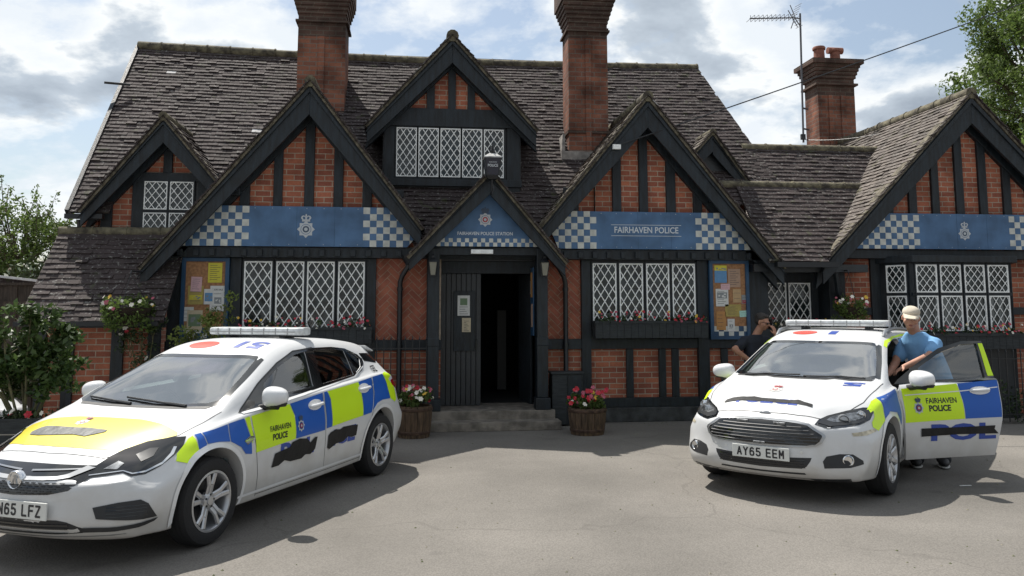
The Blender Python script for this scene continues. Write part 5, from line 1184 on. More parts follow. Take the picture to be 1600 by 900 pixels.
    # front
    x7 = lambda y, z: bvh.ray_cast(Vector((5, y, z)), Vector((-1, 0, 0)))[0].x
    gh = [(0,.712),(.30,.703),(.40,.688),(.515,.615),(.52,.600),(.50,.560),(.47,.535),(.40,.522),(0,.515)]
    go = [(0,.725),(.31,.716),(.415,.70),(.54,.618),(.545,.60),(.52,.548),(.48,.523),(.40,.509),(0,.502)]
    gr = decal('grille', bvh, sym(gh), 'F', 'gloss_black', t, off=.007, cell=.02); decal('grille_rim', bvh, [sym(go), sym(gh)], 'F', 'dull_chrome', gr, off=.011, cell=.05)
    for k in range(6):
        z = .537+.028*k; yh = .47 if k in (0,) else (.49 if k in (1, 2) else (.46 if k == 3 else (.42 if k == 4 else .36)))
        pts = [(x7(y, z)+.012, y, z) for y in [(-yh+2*yh*i/16) for i in range(17)]]; mb = MB()
        vs = []
        for p in pts: vs += [(p[0], p[1], p[2]-.006), (p[0]+.006, p[1], p[2]), (p[0], p[1], p[2]+.006), (p[0]-.006, p[1], p[2])]
        fs = [(i*4+j, i*4+(j+1) % 4, (i+1)*4+(j+1) % 4, (i+1)*4+j) for i in range(16) for j in range(4)]+[(3, 2, 1, 0), (64, 65, 66, 67)]
        obj('grille_bar', mb.raw(vs, fs), 'grille_grey', gr, local=True)
    for y, z in ((-.17, .700), (.17, .697), (0, .525)):
        obj('strobe_lamp', MB().box(x7(y, z)-.01, x7(y, z)+.022, y-.055, y+.055, z-.012, z+.012), 'lamp_inner', t, bevel=.004, local=True)
    bo = MB().lathe([(.0001, .008), (.04, .008), (.05, .004), (.05, -.01)], (0, 0, 0), 24, 'x'); bo.v = [(x7(0, .765)+v[0], v[1]*1.05, .765+v[2]*.42) for v in bo.v]; obj('badge', bo, 'dull_chrome', t, smooth=50, local=True)
    plate(t, x7(0, .435)+.012, .01, .437, 'AY65 EEM')
    lo = decal('lower_grille', bvh, sym([(0,.412),(.27,.415),(.44,.420),(.43,.39),(.40,.345),(.36,.325),(0,.315)]), 'F', 'black_plastic', t, off=.002)
    for z in (.335, .355, .375, .395): gap(bvh, [(-.39,z),(.39,z)], 'F', lo, 'gloss_black', .007, .009, name='slat')
    decal('lower_slot', bvh, sym([(0,.282),(.38,.288),(.39,.272),(0,.266)]), 'F', 'black_plastic', t, off=.002)
    gap(bvh, [(-.72,.235),(-.4,.222),(0,.218),(.4,.222),(.72,.235)], 'F', body, 'black_plastic', .028, .004, name='splitter')
    for s_ in (1, -1):
        fr_ = diag(35, s_); q = lambda pts: P2(35, pts)
        fg = decal('fog_inset', bvh, q([(2.335,.53,.395),(2.32,.56,.438),(2.26,.66,.458),(2.17,.74,.455),(2.10,.80,.40),(2.11,.81,.372),(2.22,.73,.345),(2.335,.54,.338)]), fr_, 'black_plastic', t, off=.002, cell=.03)
        u, v = P2(35, [(2.20, .70, .405)])[0]; h0 = bvh.ray_cast(Vector(fr_[0](u, v)), Vector(fr_[1]))[0]
        mb = MB().lathe([(.045, -.02), (.048, .008), (.040, .012), (.034, .004), (.0001, .002)], (0, 0, 0), 20, 'x'); mb.xf(Matrix.Translation(h0) @ rotm('Z', s_*R(30))); obj('fog_lamp', mb, 'chrome', fg, smooth=50, local=True)
        hp = q([(2.265,.44,.700),(2.20,.47,.735),(2.12,.53,.765),(1.96,.65,.800),(1.80,.76,.820),(1.72,.80,.815),(1.74,.825,.775),(1.85,.82,.722),(2.00,.765,.692),(2.15,.66,.678),(2.26,.56,.668)])
        h = decal('headlight', bvh, hp, fr_, 'gloss_black', t, off=.003, cell=.03)
        cx_ = sum(a for a, b in hp)/len(hp); cz_ = sum(b for a, b in hp)/len(hp); inn = [(cx_+(a-cx_)*.88, cz_+(b-cz_)*.78) for a, b in hp]
        decal('reflector', bvh, inn, fr_, 'lamp_dark', h, off=.006, cell=.03)
        decal('reflector', bvh, [(cx_+(a-cx_)*.62, cz_+.006+(b-cz_)*.50) for a, b in hp], fr_, 'lamp_inner', h, off=.008, cell=.03)
        decal('reflector', bvh, [(cx_+(a-cx_)*.95, cz_-.016+(b-cz_)*.16-.10*(a-cx_)) for a, b in hp[-6:]+hp[:1]], fr_, 'dull_chrome', h, off=.0085, cell=.03) if False else None
        for X, Y, Z, rr_ in ((2.06, .64, .728, .046), (1.88, .745, .765, .034)):
            u, v = P2(35, [(X, Y, Z)])[0]; h1 = bvh.ray_cast(Vector(fr_[0](u, v)), Vector(fr_[1]))[0]
            mb = MB().lathe([(rr_*1.15, -.03), (rr_*1.15, .012), (rr_, .015), (rr_*.8, .004), (.0001, .012)], (0, 0, 0), 22, 'x'); mb.xf(Matrix.Translation(h1) @ rotm('Z', s_*R(22))); obj('projector', mb, 'dull_chrome' if rr_ > .04 else 'chrome', h, smooth=50, local=True)
        decal('bumper_scuff' if False else 'reflector_strip', bvh, q([(2.13,.72,.632),(1.98,.80,.640),(1.84,.86,.648),(1.83,.865,.625),(1.97,.81,.605),(2.12,.73,.605)]), fr_, 'lettering_primer' if False else 'primer_beige', t, off=.003, cell=.03)
    for y in (-.33, .36): obj('parking_sensor', MB().lathe([(.011, -.01), (.011, .004), (.0001, .005)], (x7(y, .465), y, .465), 12, 'x'), 'plate_white', t, local=True)
    for sx in (1, -1):
        for s_ in (1, -1): make_wheel(t, sx*1.425, s_*.80, wr, .215, .218, 10, s_, split=False)
    make_seat(t, -.05, .38); make_seat(t, -.05, -.38); mb = MB().box(-1.20, -.80, -.65, .65, .42, .60); mb.box(-1.35, -1.18, -.65, .65, .5, 1.12); obj('rear_seat', mb, 'seat_cloth', t, bevel=.04, local=True)
    steering(t, .45, -.38, .90); cabin_fit(t, 1.05, .98, .68)
    obj('rear_view_mirror', MB().box(.46, .48, -.12, .12, 1.25, 1.31), 'black_plastic', t, bevel=.01, local=True)
    for y in (-.60, .60):   # pale pillar trims behind the windscreen
        obj('pillar_trim', MB().tube([(.96, y*1.09, 1.02), (.70, y*1.0, 1.17), (.45, y*.90, 1.29)], .022, 8), 'headliner', t, smooth=50, local=True)
    # the open passenger door, hinged at the front edge
    dr = conform(bvh, [(.955,.92),(.93,.60),(.90,.24),(-.14,.25),(-.21,.60),(-.225,1.0),(.30,.995),(.70,.982),(.90,.965)], 'L', off=0, cell=.05, thick=.03)
    HM = Matrix.Translation((.955, .905, 0)) @ rotm('Z', R(-40.5)) @ Matrix.Translation((-.955, -.905, 0))
    d = link('door', dr, 'car_white', t, smooth=40)
    ds = [d]
    def D(o): ds.append(o); return o
    D(decal('window_frame', bvh, [[(.955,.97),(.90,1.01),(.62,1.16),(.30,1.31),(0,1.38),(-.245,1.38),(-.222,.995),(.6,.978)], [(.66,1.0),(.62,1.12),(.30,1.272),(.02,1.350),(-.165,1.355),(-.115,1.015)]], 'L', 'gloss_black', d, off=.004, cell=.05, thick=.03))
    D(decal('window_pane', bvh, [(.67,.99),(.62,1.12),(.30,1.27),(.01,1.35),(-.175,1.355),(-.125,1.01)], 'L', 'car_glass', d, off=-.012))
    D(decal('livery_patch', bvh, [(.925,.93),(.275,.968),(.245,.80),(.235,.625),(.925,.605)], 'L', 'livery_yellow', d, off=.002))
    D(decal('livery_patch', bvh, [(.268,.969),(-.215,.995),(-.203,.63),(.228,.625),(.238,.80)], 'L', 'livery_blue', d, off=.002))
    D(decal('livery_patch', bvh, [(-.155,1.03),(-.225,1.032),(-.238,1.355),(-.185,1.355)], 'L', 'livery_yellow', d, off=.006))
    D(gap(bvh, [(.90,.868),(.24,.895),(-.20,.925)], 'L', d, 'car_white_trim', .010, .0035, name='body_crease'))
    D(text_decal('lettering', bvh, 'FAIRHAVEN', .49, .785, .072, 'L', 'lettering_black', d, flipu=-1, offset=.0016, sx=.95, off=.004))
    D(text_decal('lettering', bvh, 'POLICE', .52, .71, .078, 'L', 'lettering_black', d, flipu=-1, offset=.003, sx=1.0, off=.004))
    D(emblem_decal(bvh, .765, .765, .165, 'L', d, RED_EMB, flipu=-1))
    D(text_decal('lettering', bvh, 'POL', .26, .425, .215, 'L', 'lettering_blue', d, flipu=-1, offset=.008, sx=1.95, off=.0035))
    D(decal('tape', bvh, [(.745,.545),(.745,.465),(.30,.475),(-.16,.468),(-.11,.515),(-.12,.55),(.20,.545)], 'L', 'tape_black', d, off=.0075, cell=.03))
    el = [(.02+.125*math.cos(a*.3927), .895+.040*math.sin(a*.3927)) for a in range(16)]; D(decal('door_handle', bvh, el, 'L', 'car_white_trim', d, off=.006, cell=.03))
    D(obj('handle_grip', MB().tube([(.12, .89, .898), (.09, .925, .90), (-.06, .925, .905), (-.09, .89, .905)], .014, 10), 'car_white_trim', d, smooth=60, local=True))
    D(obj('door_trim', MB().prism([(.88,.34),(.90,.93),(-.16,.97),(-.10,.34)], .80, .865), 'dash', d, bevel=.02, local=True))
    m_ = mirror_unit(d, .80, 1.03, 1.035, 1, size=(.095, .135, .082)); ds.append(m_); ds += list(m_.children)
    for o in ds: o.data.transform(HM)
    for o in list(m_.children): o.parent = d          # keep parts at most three levels deep
    # bright door opening edge with a dark seal
    gap(bvh, [(a, b) for a, b in door[4:]]+[door[0]], 'L', body, 'black_plastic', .02, -.006, name='door_seal')
    M = Matrix.Translation((4.782, 8.948, 0)) @ rotm('Z', R(-133.44))
    light_bar('long clear light bar above the roof rails of the white estate car', M @ Vector((-.27, 0, 1.515)), R(-133.44), 1.16, .26, .075, 'roof light bars')
    return t
mat('primer_beige', (.55, .50, .38), .5, var=.3, scale=20)
build_estate()
# ------------------------------------------------------------------ signs
def clip_poly(poly, conv):
    """Sutherland-Hodgman against a convex counter-clockwise outline"""
    out = poly
    for i in range(len(conv)):
        a, b = conv[i], conv[(i+1) % len(conv)]; inp, out = out, []
        if not inp: return []
        f = lambda p: (b[0]-a[0])*(p[1]-a[1])-(b[1]-a[1])*(p[0]-a[0])
        for j in range(len(inp)):
            p, q = inp[j], inp[(j+1) % len(inp)]; fp, fq = f(p), f(q)
            if fp >= 0: out.append(p)
            if (fp >= 0) != (fq >= 0):
                t = fp/(fp-fq); out.append((p[0]+(q[0]-p[0])*t, p[1]+(q[1]-p[1])*t))
    return out
def checks(parent, conv, x0, x1, z0, z1, s, y, par=0, m='sign_white', anchor=None, name='chequer'):
    mb = MB(); ax = anchor if anchor is not None else x0
    i0 = math.floor((x0-ax)/s)-1; i1 = math.ceil((x1-ax)/s)+1
    for i in range(i0, i1):
        for j in range(int(math.ceil((z1-z0)/s-.01))):
            if (i+j+par) % 2: continue
            a, b = max(x0, ax+i*s), min(x1, ax+(i+1)*s)
            if b-a < .004: continue
            q = clip_poly([(a, z1-(j+1)*s if z1-(j+1)*s > z0 else z0), (b, max(z0, z1-(j+1)*s)), (b, z1-j*s), (a, z1-j*s)], conv)
            if len(q) > 2: mb.prism(q, y-.003, y-.0003)
    return obj(name, mb, m, parent)
SY = 12.255
BL = {'star': 'badge_silver', 'dark': 'sign_blue', 'ring': 'badge_silver', 'centre': 'badge_dark', 'crown': 'badge_silver'}
PM = {'star': 'badge_silver', 'dark': 'badge_dark', 'ring': 'badge_silver', 'centre': 'badge_red', 'crown': 'badge_dark'}
def gsign(name, label, conv, xl, xr, par, loc):
    t = thing(name, label, 'sign', loc, 0, 'blue signs across the gables')
    obj('panel', MB().prism(conv, SY, SY+.025), 'sign_blue', t, bevel=.002)
    xs = [a for a, b in conv]
    for k in (1, 2):
        jx = xl+(xr-xl)*k/3+.13; obj('joint', MB().box(jx, jx+.004, SY-.0012, SY-.0002, conv[0][1]+.004, max(b for a, b in conv)-.004), 'board_blue', t)
    for k in range(7):
        for zz in (conv[0][1]+.03, max(b for a, b in conv)-.03): jx = xl+.08+(xr-xl-.16)*k/6; obj('screw', MB().lathe([(.006, 0), (.0001, -.003)], (jx, SY-.0005, zz), 8, 'y'), 'badge_silver', t)
    checks(t, conv, min(xs), xl, 2.645, 3.235, .0985, SY, par, anchor=xl); checks(t, conv, xr, max(xs), 2.645, 3.235, .0985, SY, 1-par, anchor=xr)
    return t
s1 = gsign('gable_sign', 'blue sign with silver crest between chequered ends on the left gable', [(-3.40,2.642),(-.10,2.642),(.03,2.80),(-.26,3.238),(-3.02,3.238)], -2.41, -.755, 1, (-1.6, SY, 2.64))
wall_emblem(s1, -1.59, SY, 2.945, .36, BL)
s2 = gsign('gable_sign', 'blue sign reading FAIRHAVEN POLICE on the gable right of the porch', [(2.20,2.642),(5.28,2.642),(4.93,3.225),(2.33,3.225),(2.10,2.87)], 2.795, 4.385, 0, (3.6, SY, 2.64))
mb = add_text(MB(), 'FAIRHAVEN POLICE', 3.59, SY-.003, 2.895, .135, offset=.002, sx=.865); obj('lettering', mb, 'sign_text', s2)
obj('rule', MB().box(3.03, 4.15, SY-.004, SY-.0005, 3.015, 3.022), 'sign_text', s2); obj('rule', MB().box(3.03, 4.15, SY-.004, SY-.0005, 2.845, 2.852), 'sign_text', s2)
s3 = gsign('gable_sign', 'blue sign with small pale crest on the far right wing', [(7.06,2.682),(11.1,2.682),(10.70,3.262),(7.50,3.262)], 8.15, 9.74, 1, (9.0, SY, 2.68))
wall_emblem(s3, 8.94, SY, 2.98, .31, {**BL, 'star': 'sign_light', 'ring': 'sign_light', 'crown': 'sign_light', 'centre': 'sign_blue'} if False else BL)
PYS = 12.0
s4 = thing('porch_sign', 'triangular blue sign reading FAIRHAVEN POLICE STATION with red centred crest above the door', 'sign', (1.08, PYS, 2.64))
cv = [(.27,2.645),(1.90,2.645),(1.10,3.56)]
obj('panel', MB().prism(cv, PYS, PYS+.03), 'sign_blue', s4)
checks(s4, cv, .27, 1.90, 2.645, 2.765, .06, PYS, 0)
mb = add_text(MB(), 'FAIRHAVEN POLICE STATION', 1.05, PYS-.003, 2.815, .068, offset=.0012, sx=.92); obj('lettering', mb, 'sign_text', s4)
wall_emblem(s4, 1.05, PYS, 3.085, .30, PM)

# ------------------------------------------------------------------ notice boards and their papers
def paper_mat(n, c): mat(n, c, .7, var=.06, scale=20)
for n, c in (('paper_yellow', (.62,.55,.06)), ('paper_pink', (.66,.42,.45)), ('paper_white', (.66,.66,.64)), ('paper_mustard', (.42,.33,.10)), ('paper_tan', (.50,.34,.18)), ('paper_blue', (.12,.28,.50)), ('paper_mint', (.42,.70,.60)), ('paper_orange', (.48,.24,.08)), ('paper_cream', (.56,.48,.34)), ('paper_brown', (.42,.28,.20)), ('ink', (.06,.06,.07)), ('print_green', (.16,.24,.14)), ('print_grey', (.25,.27,.28))): paper_mat(n, c)
def board(label, x0, x1, z0, z1, loc, zc):
    t = thing('notice_board', label, 'notice board', loc, 0, 'cork notice boards by the windows')
    w_ = .055
    f = MB(); f.box(x0, x0+w_, 12.36, 12.43, z0, z1); f.box(x1-w_, x1, 12.36, 12.43, z0, z1); f.box(x0+w_, x1-w_, 12.361, 12.43, z1-w_, z1); f.box(x0+w_, x1-w_, 12.361, 12.43, z0, z0+w_)
    obj('frame', f, 'board_blue', t)
    obj('cork', MB().box(x0+w_, x1-w_, 12.39, 12.42, z0+w_, z1-w_), 'cork', t)
    b = obj('chequer_base', MB().box(x0+w_, x1-w_, 12.386, 12.3895, z0+w_, zc), 'board_blue', t)
    cv = [(x0+w_, z0+w_), (x1-w_, z0+w_), (x1-w_, zc), (x0+w_, zc)]
    checks(t, cv, x0+w_, x1-w_, z0+w_, zc, .082, 12.385)
board('blue framed notice board left of the gable window, partly behind the shrub', -3.36, -2.69, 1.25, 2.475, (-3.02, 12.4, 1.25), 1.46)
board('blue framed notice board right of the window, beside the man in black', 4.63, 5.28, 1.245, 2.485, (4.95, 12.4, 1.245), 1.45)
def paper(label, pl, y0, x1, y1, side, m, lines=6, title=None, pic=None, dy=0, tilt=0, ink='ink'):
    """a sheet pinned on a board"""
    if side == 'L': fx = lambda p: -3.30+(p-292)*.00905; fz = lambda q: 2.41-(q-410)*.00935
    else: fx = lambda p: 4.70+(p-1113)*.01057; fz = lambda q: 2.42-(q-413)*.0100
    X0, X1, Z1, Z0 = fx(pl), fx(x1), fz(y0), fz(y1); y = 12.385-.003-dy; cx, cz = (X0+X1)/2, (Z0+Z1)/2
    t = thing('paper_notice', label, 'notice', (cx, y, cz), 0, 'papers pinned to the boards'); T = Matrix.Translation((cx, y, cz)) @ rotm('Y', R(tilt)) @ Matrix.Translation((-cx, -y, -cz))
    obj('sheet', MB().box(X0, X1, y-.001, y+.0005, Z0, Z1).xf(T), m, t); W_, H_ = X1-X0, Z1-Z0; top = Z1-H_*.10
    if title:
        mb = add_text(MB(), title, cx, y-.0016, top-H_*.08, min(.038, W_*.16), offset=.001, sx=.9).xf(T); obj('print', mb, ink, t); top -= H_*.14
    if pic:
        a, b, c, d, pm = pic; rnd = random.Random(len(label)); mb = MB().box(X0+a*W_, X0+b*W_, y-.0018, y-.0012, Z0+c*H_, Z0+d*H_).xf(T); obj('picture', mb, pm, t)
        q = MB()
        for k in range(5): u, v = X0+(a+(b-a)*rnd.uniform(.1, .75))*W_, Z0+(c+(d-c)*rnd.uniform(.08, .6))*H_; q.box(u, u+(b-a)*W_*rnd.uniform(.1, .25), y-.0024-.0002*k, y-.0019, v, v+(d-c)*H_*rnd.uniform(.12, .35))
        obj('picture_shape', q.xf(T), 'print_grey' if pm != 'print_grey' else 'paper_white', t)
    if lines:
        rnd = random.Random(lines); q = MB()
        for k in range(lines):
            z = top-H_*.80*(k+.5)/lines
            if pic and Z0+pic[2]*H_-.01 < z < Z0+pic[3]*H_+.01: continue
            q.box(X0+W_*.14, X0+W_*rnd.uniform(.6, .88), y-.0016, y-.0011, z, z+min(.006, H_*.02))
        if q.v: obj('print_lines', q.xf(T), ink, t)
    return t
paper('yellow notice at the top right of the left board', 326, 411, 348, 442, 'L', 'paper_yellow', 8)
paper('mustard poster under the pink sheet on the left board', 296, 447, 320, 476, 'L', 'paper_mustard', 5, pic=(.1,.9,.25,.5,'paper_yellow'))
paper('pink sheet overlapping a mustard poster on the left board', 300, 433, 317, 456, 'L', 'paper_pink', 6, dy=.003, tilt=2)
paper('white BOOK SALE poster on the left board', 330.5, 447, 353, 487, 'L', 'paper_white', 5, title='BOOK SALE', pic=(.3,.8,.3,.55,'print_grey'))
paper('pale sheet with a blue photograph, overlapping the BOOK SALE poster', 321, 452, 336, 476, 'L', 'paper_white', 0, pic=(.1,.9,.2,.75,'paper_blue'), dy=.003)
paper('blank white sheet low on the left board', 289, 480, 306, 502, 'L', 'paper_white', 3)
paper('poster with a green photograph at the bottom of the left board', 296, 485, 320, 516, 'L', 'paper_cream', 3, pic=(.1,.9,.2,.8,'print_green'), dy=.003)
paper('blue seaside poster with a yellow heading, top left of the right board', 1115, 414.5, 1134, 442, 'R', 'paper_blue', 0, pic=(.0,1.0,.7,1.0,'paper_yellow'))
paper('brown letter pinned top centre of the right board', 1136, 420, 1155, 449, 'R', 'paper_brown', 8)
paper('small pink slip in the middle of the right board', 1124, 443.5, 1138, 453, 'R', 'paper_pink', 2, dy=.003)
paper('white poster with a drawing at the left of the right board', 1116, 451.5, 1135.5, 479, 'R', 'paper_white', 7, pic=(.1,.9,.45,.8,'print_grey'))
paper('tan envelope in the middle of the right board', 1142.6, 452, 1155.4, 473, 'R', 'paper_tan', 2)
paper('grey and red card right of the tan envelope', 1156, 461, 1164, 475, 'R', 'print_grey', 2, pic=(.1,.9,.05,.4,'badge_red'))
paper('wide olive sheet below the tan envelope', 1130, 476, 1155, 495, 'R', 'paper_mustard', 7)
paper('mint green card at the right edge of the right board', 1152, 485.7, 1166, 495.6, 'R', 'paper_mint', 2, dy=.003, tilt=-3)
paper('orange sheet at the bottom left of the right board', 1116, 487, 1130.6, 516, 'R', 'paper_orange', 4, tilt=1)
paper('white leaflet with a small picture at the foot of the right board', 1133, 498.6, 1144, 518, 'R', 'paper_white', 4, pic=(.25,.75,.3,.55,'print_grey'), dy=.003)
def door_paper(label, x0, x1, z0, z1, m, pic=None):
    t = thing('paper_notice', label, 'notice', ((x0+x1)/2, 12.62, z0), 0, 'papers fixed to the door'); obj('sheet', MB().box(x0, x1, 12.624, 12.628, z0, z1), m, t)
    q = MB(); n = 7
    for k in range(n):
        z = z0+(z1-z0)*(.08+.8*k/n)
        if pic and z > z0+(z1-z0)*.45: continue
        q.box(x0+.03, x1-.03-.02*(k % 3), 12.6215, 12.6235, z, z+.006)
    obj('print_lines', q, 'ink', t)
    if pic: obj('picture', MB().box(x0+.04, x1-.04, 12.6215, 12.6235, z0+(z1-z0)*.52, z0+(z1-z0)*.86), pic, t)
door_paper('white notice with a green picture on the black door', .68, .87, 1.62, 1.93, 'paper_white', 'print_green')
door_paper('cream sheet under the picture notice on the black door', .75, .885, 1.37, 1.585, 'paper_cream')
pb = thing('leaflet_rack', 'narrow board of leaflets inside the right side of the porch', 'leaflet rack', (1.80, 12.4, 1.3))
obj('back', MB().box(1.80, 1.82, 12.25, 12.5, 1.32, 2.35), 'board_blue', pb); obj('leaflet', MB().box(1.792, 1.799, 12.30, 12.45, 1.9, 2.28), 'paper_orange', pb); obj('leaflet', MB().box(1.792, 1.799, 12.28, 12.40, 1.45, 1.8), 'paper_brown', pb); obj('leaflet', MB().box(1.792, 1.799, 12.42, 12.48, 1.95, 2.15), 'paper_white', pb)

# ------------------------------------------------------------------ lamps
mat('lamp_pane', (.22,.215,.17), .25, spec=.6); mat('blue_pane', (.010,.014,.034), .12, spec=.7); mat('lead_cap', (.42,.42,.41), .5, var=.3, scale=20)
def square_lathe(mb, prof, c, ang=45):
    k = len(mb.v); mb.lathe(prof, (0, 0, 0), 4, 'z'); M = Matrix.Translation(c) @ rotm('Z', R(ang))
    for i in range(k, len(mb.v)): mb.v[i] = tuple(M @ Vector(mb.v[i]))
    return mb
def porch_lantern(label, x):
    t = thing('wall_lantern', label, 'lantern', (x, 12.02, 2.2), 0, 'small lanterns on the porch posts')
    y = 11.93; mb = MB(); square_lathe(mb, [(.095, 2.405), (.05, 2.45), (.022, 2.47), (.022, 2.50), (.0001, 2.51)], (x, y, 0)); square_lathe(mb, [(.05, 2.20), (.055, 2.215)], (x, y, 0)); mb.tube([(x, y, 2.46), (x, y+.05, 2.52), (x, 12.03, 2.50)], .010, 6)
    for sx in (-1, 1):
        for sy in (-1, 1): mb.bar((x+sx*.037, y+sy*.037, 2.21), (x+sx*.060, y+sy*.060, 2.405), .008, .008)
    obj('frame', mb, 'black_iron', t); obj('pane', square_lathe(MB(), [(.048, 2.216), (.080, 2.404)], (x, y, 0)), 'lamp_pane', t)
porch_lantern('small black lantern on the left porch post', .28); porch_lantern('small black lantern on the right porch post', 1.93)
t = thing('police_lamp', 'dark blue lantern lettered POLICE with a pale cap on the porch peak', 'lamp', (1.12, 11.70, 3.6)); lx, ly = 1.12, 11.66; S8 = 1
obj('pane', square_lathe(MB(), [(.135, 3.66), (.19, 3.955)], (lx, ly, 0)), 'blue_pane', t)
mb = square_lathe(MB(), [(.10, 3.60), (.148, 3.66), (.138, 3.665)], (lx, ly, 0))
for sx in (-1, 1):
    for sy in (-1, 1): mb.bar((lx+sx*.097, ly+sy*.097, 3.66), (lx+sx*.137, ly+sy*.137, 3.96), .014, .014)
mb.tube([(lx, ly, 3.62), (lx, ly+.03, 3.40), (lx, 11.80, 3.36)], .016, 8); mb.tube([(lx, ly, 3.35), (lx+.03, ly, 3.45), (lx, ly+.05, 3.55)], .010, 6)
obj('frame', mb, 'black_iron', t)
cap = square_lathe(MB(), [(.215, 3.955), (.205, 3.975), (.10, 4.03), (.06, 4.045)], (lx, ly, 0)); obj('cap', cap, 'lead_cap', t)
mb = MB().ball((lx, ly, 4.085), .045, 12, 8); mb.lathe([(.05, 4.04), (.03, 4.06)], (lx, ly, 0), 12); mb.lathe([(.035, 4.12), (.018, 4.16), (.0001, 4.21)], (lx, ly, 0), 12)
for a in range(4): mb.tube([(lx+.04*math.cos(a*1.57), ly+.04*math.sin(a*1.57), 4.10), (lx+.055*math.cos(a*1.57), ly+.055*math.sin(a*1.57), 4.16)], .008, 5)
obj('finial', mb, 'black_iron', t, smooth=50)
mb = add_text(MB(), 'POLICE', 0, 0, 0, .062, offset=.001, sx=.85); mb.xf(Matrix.Translation((lx, ly-.128, 3.80)) @ rotm('X', R(8))); q = add_text(MB(), 'FAIRHAVEN', 0, 0, 0, .030, sx=.85); q.xf(Matrix.Translation((lx, ly-.137, 3.865)) @ rotm('X', R(8))); mb.raw(q.v, q.f); obj('lettering', mb, 'sign_text', t); t.scale = (.86, .86, .86)

# ------------------------------------------------------------------ plants
island_mat('leaf_mid', [(.070,.115,.026),(.10,.155,.036),(.05,.090,.024),(.13,.185,.048)], rough=.6, noise=.35, nscale=1.2, bump=0, spec=.35, trans=.45)
island_mat('leaf_dark', [(.026,.050,.018),(.040,.070,.024),(.020,.040,.016),(.055,.085,.030)], rough=.5, noise=.3, nscale=2, bump=0, spec=.4)
island_mat('leaf_shrub', [(.035,.068,.020),(.055,.095,.026),(.028,.055,.018),(.085,.135,.035)], rough=.5, noise=.4, nscale=3, bump=0, spec=.4, trans=.25)
island_mat('leaf_bright', [(.11,.16,.030),(.16,.20,.045),(.075,.12,.028),(.20,.23,.06)], rough=.55, noise=.3, nscale=3, bump=0, spec=.35, trans=.35)
island_mat('petal_red', [(.45,.015,.02),(.60,.03,.03),(.32,.01,.03),(.55,.06,.10)], rough=.6, bump=0); island_mat('petal_pale', [(.75,.72,.62),(.70,.68,.68),(.72,.62,.36),(.80,.76,.70)], rough=.6, bump=0)
island_mat('petal_pink', [(.50,.16,.20),(.62,.30,.30),(.42,.08,.14)], rough=.6, bump=0); island_mat('petal_yellow', [(.70,.50,.08),(.75,.58,.22),(.66,.40,.06)], rough=.6, bump=0)
mat('bark', (.10,.075,.05), .95, var=.4, scale=12, bump=.8, bscale=30, stretch=(1,1,.3)); mat('stem', (.13,.12,.06), .8, var=.3, scale=15); mat('old_oak', (.095,.060,.036), .8, var=.5, scale=6, bump=.5, bscale=40, stretch=(5,5,.6)); mat('trough_black', (.028,.033,.036), .7, var=.3, scale=8, bump=.4, stretch=(1,1,6)); mat('soil', (.03,.02,.013), .95, bump=.8)
def leaf(mb, p, s, rnd, up=.35, m=None):
    n = Vector((rnd.gauss(0, 1), rnd.gauss(0, 1), rnd.gauss(0, 1)+up)).normalized(); a = n.orthogonal().normalized(); b = n.cross(a); th = rnd.uniform(0, 6.283); u = a*math.cos(th)+b*math.sin(th); v = n.cross(u); l = s*rnd.uniform(.7, 1.3)
    q = [p-u*l*.5, p+v*l*.24-n*l*.05, p+u*l*.5-n*l*.10, p-v*l*.24-n*l*.05]; mb.raw(q, [(0, 1, 2), (0, 2, 3)], m)
def clump(mb, c, r, n, s, rnd, m=None, up=.35):
    for _ in range(n):
        d = Vector((rnd.gauss(0, 1), rnd.gauss(0, 1), rnd.gauss(0, 1))).normalized()*rnd.random()**.45
        leaf(mb, Vector((c[0]+d.x*r[0], c[1]+d.y*r[1], c[2]+d.z*r[2])), s, rnd, up, m)
def bloom(mb, p, r, rnd, m=None):
    n = Vector((rnd.gauss(0, .4), -1+rnd.gauss(0, .4), .6)).normalized(); a = n.orthogonal().normalized(); b = n.cross(a)
    for k in range(6):
        t = k*1.047+rnd.random()*.3; d = a*math.cos(t)+b*math.sin(t); e = n.cross(d)
        mb.raw([p, p+d*r*.6+e*r*.38+n*r*.25, p+d*r+n*r*.12, p+d*r*.6-e*r*.38+n*r*.25], [(0, 1, 2, 3)], m)
def flowers(parent, spots, names=('petal_red', 'petal_pale', 'petal_pink', 'petal_yellow'), wts=(5, 1.2, 2, 1), r=.023, seed=1):
    rnd = random.Random(seed); mbs = {n: MB() for n in names}
    for p in spots: n = rnd.choices(names, wts)[0]; bloom(mbs[n], Vector(p), r*rnd.uniform(.7, 1.35), rnd)
    for n in names:
        if mbs[n].v: obj('blossom', mbs[n], n, parent)['kind'] = 'stuff'
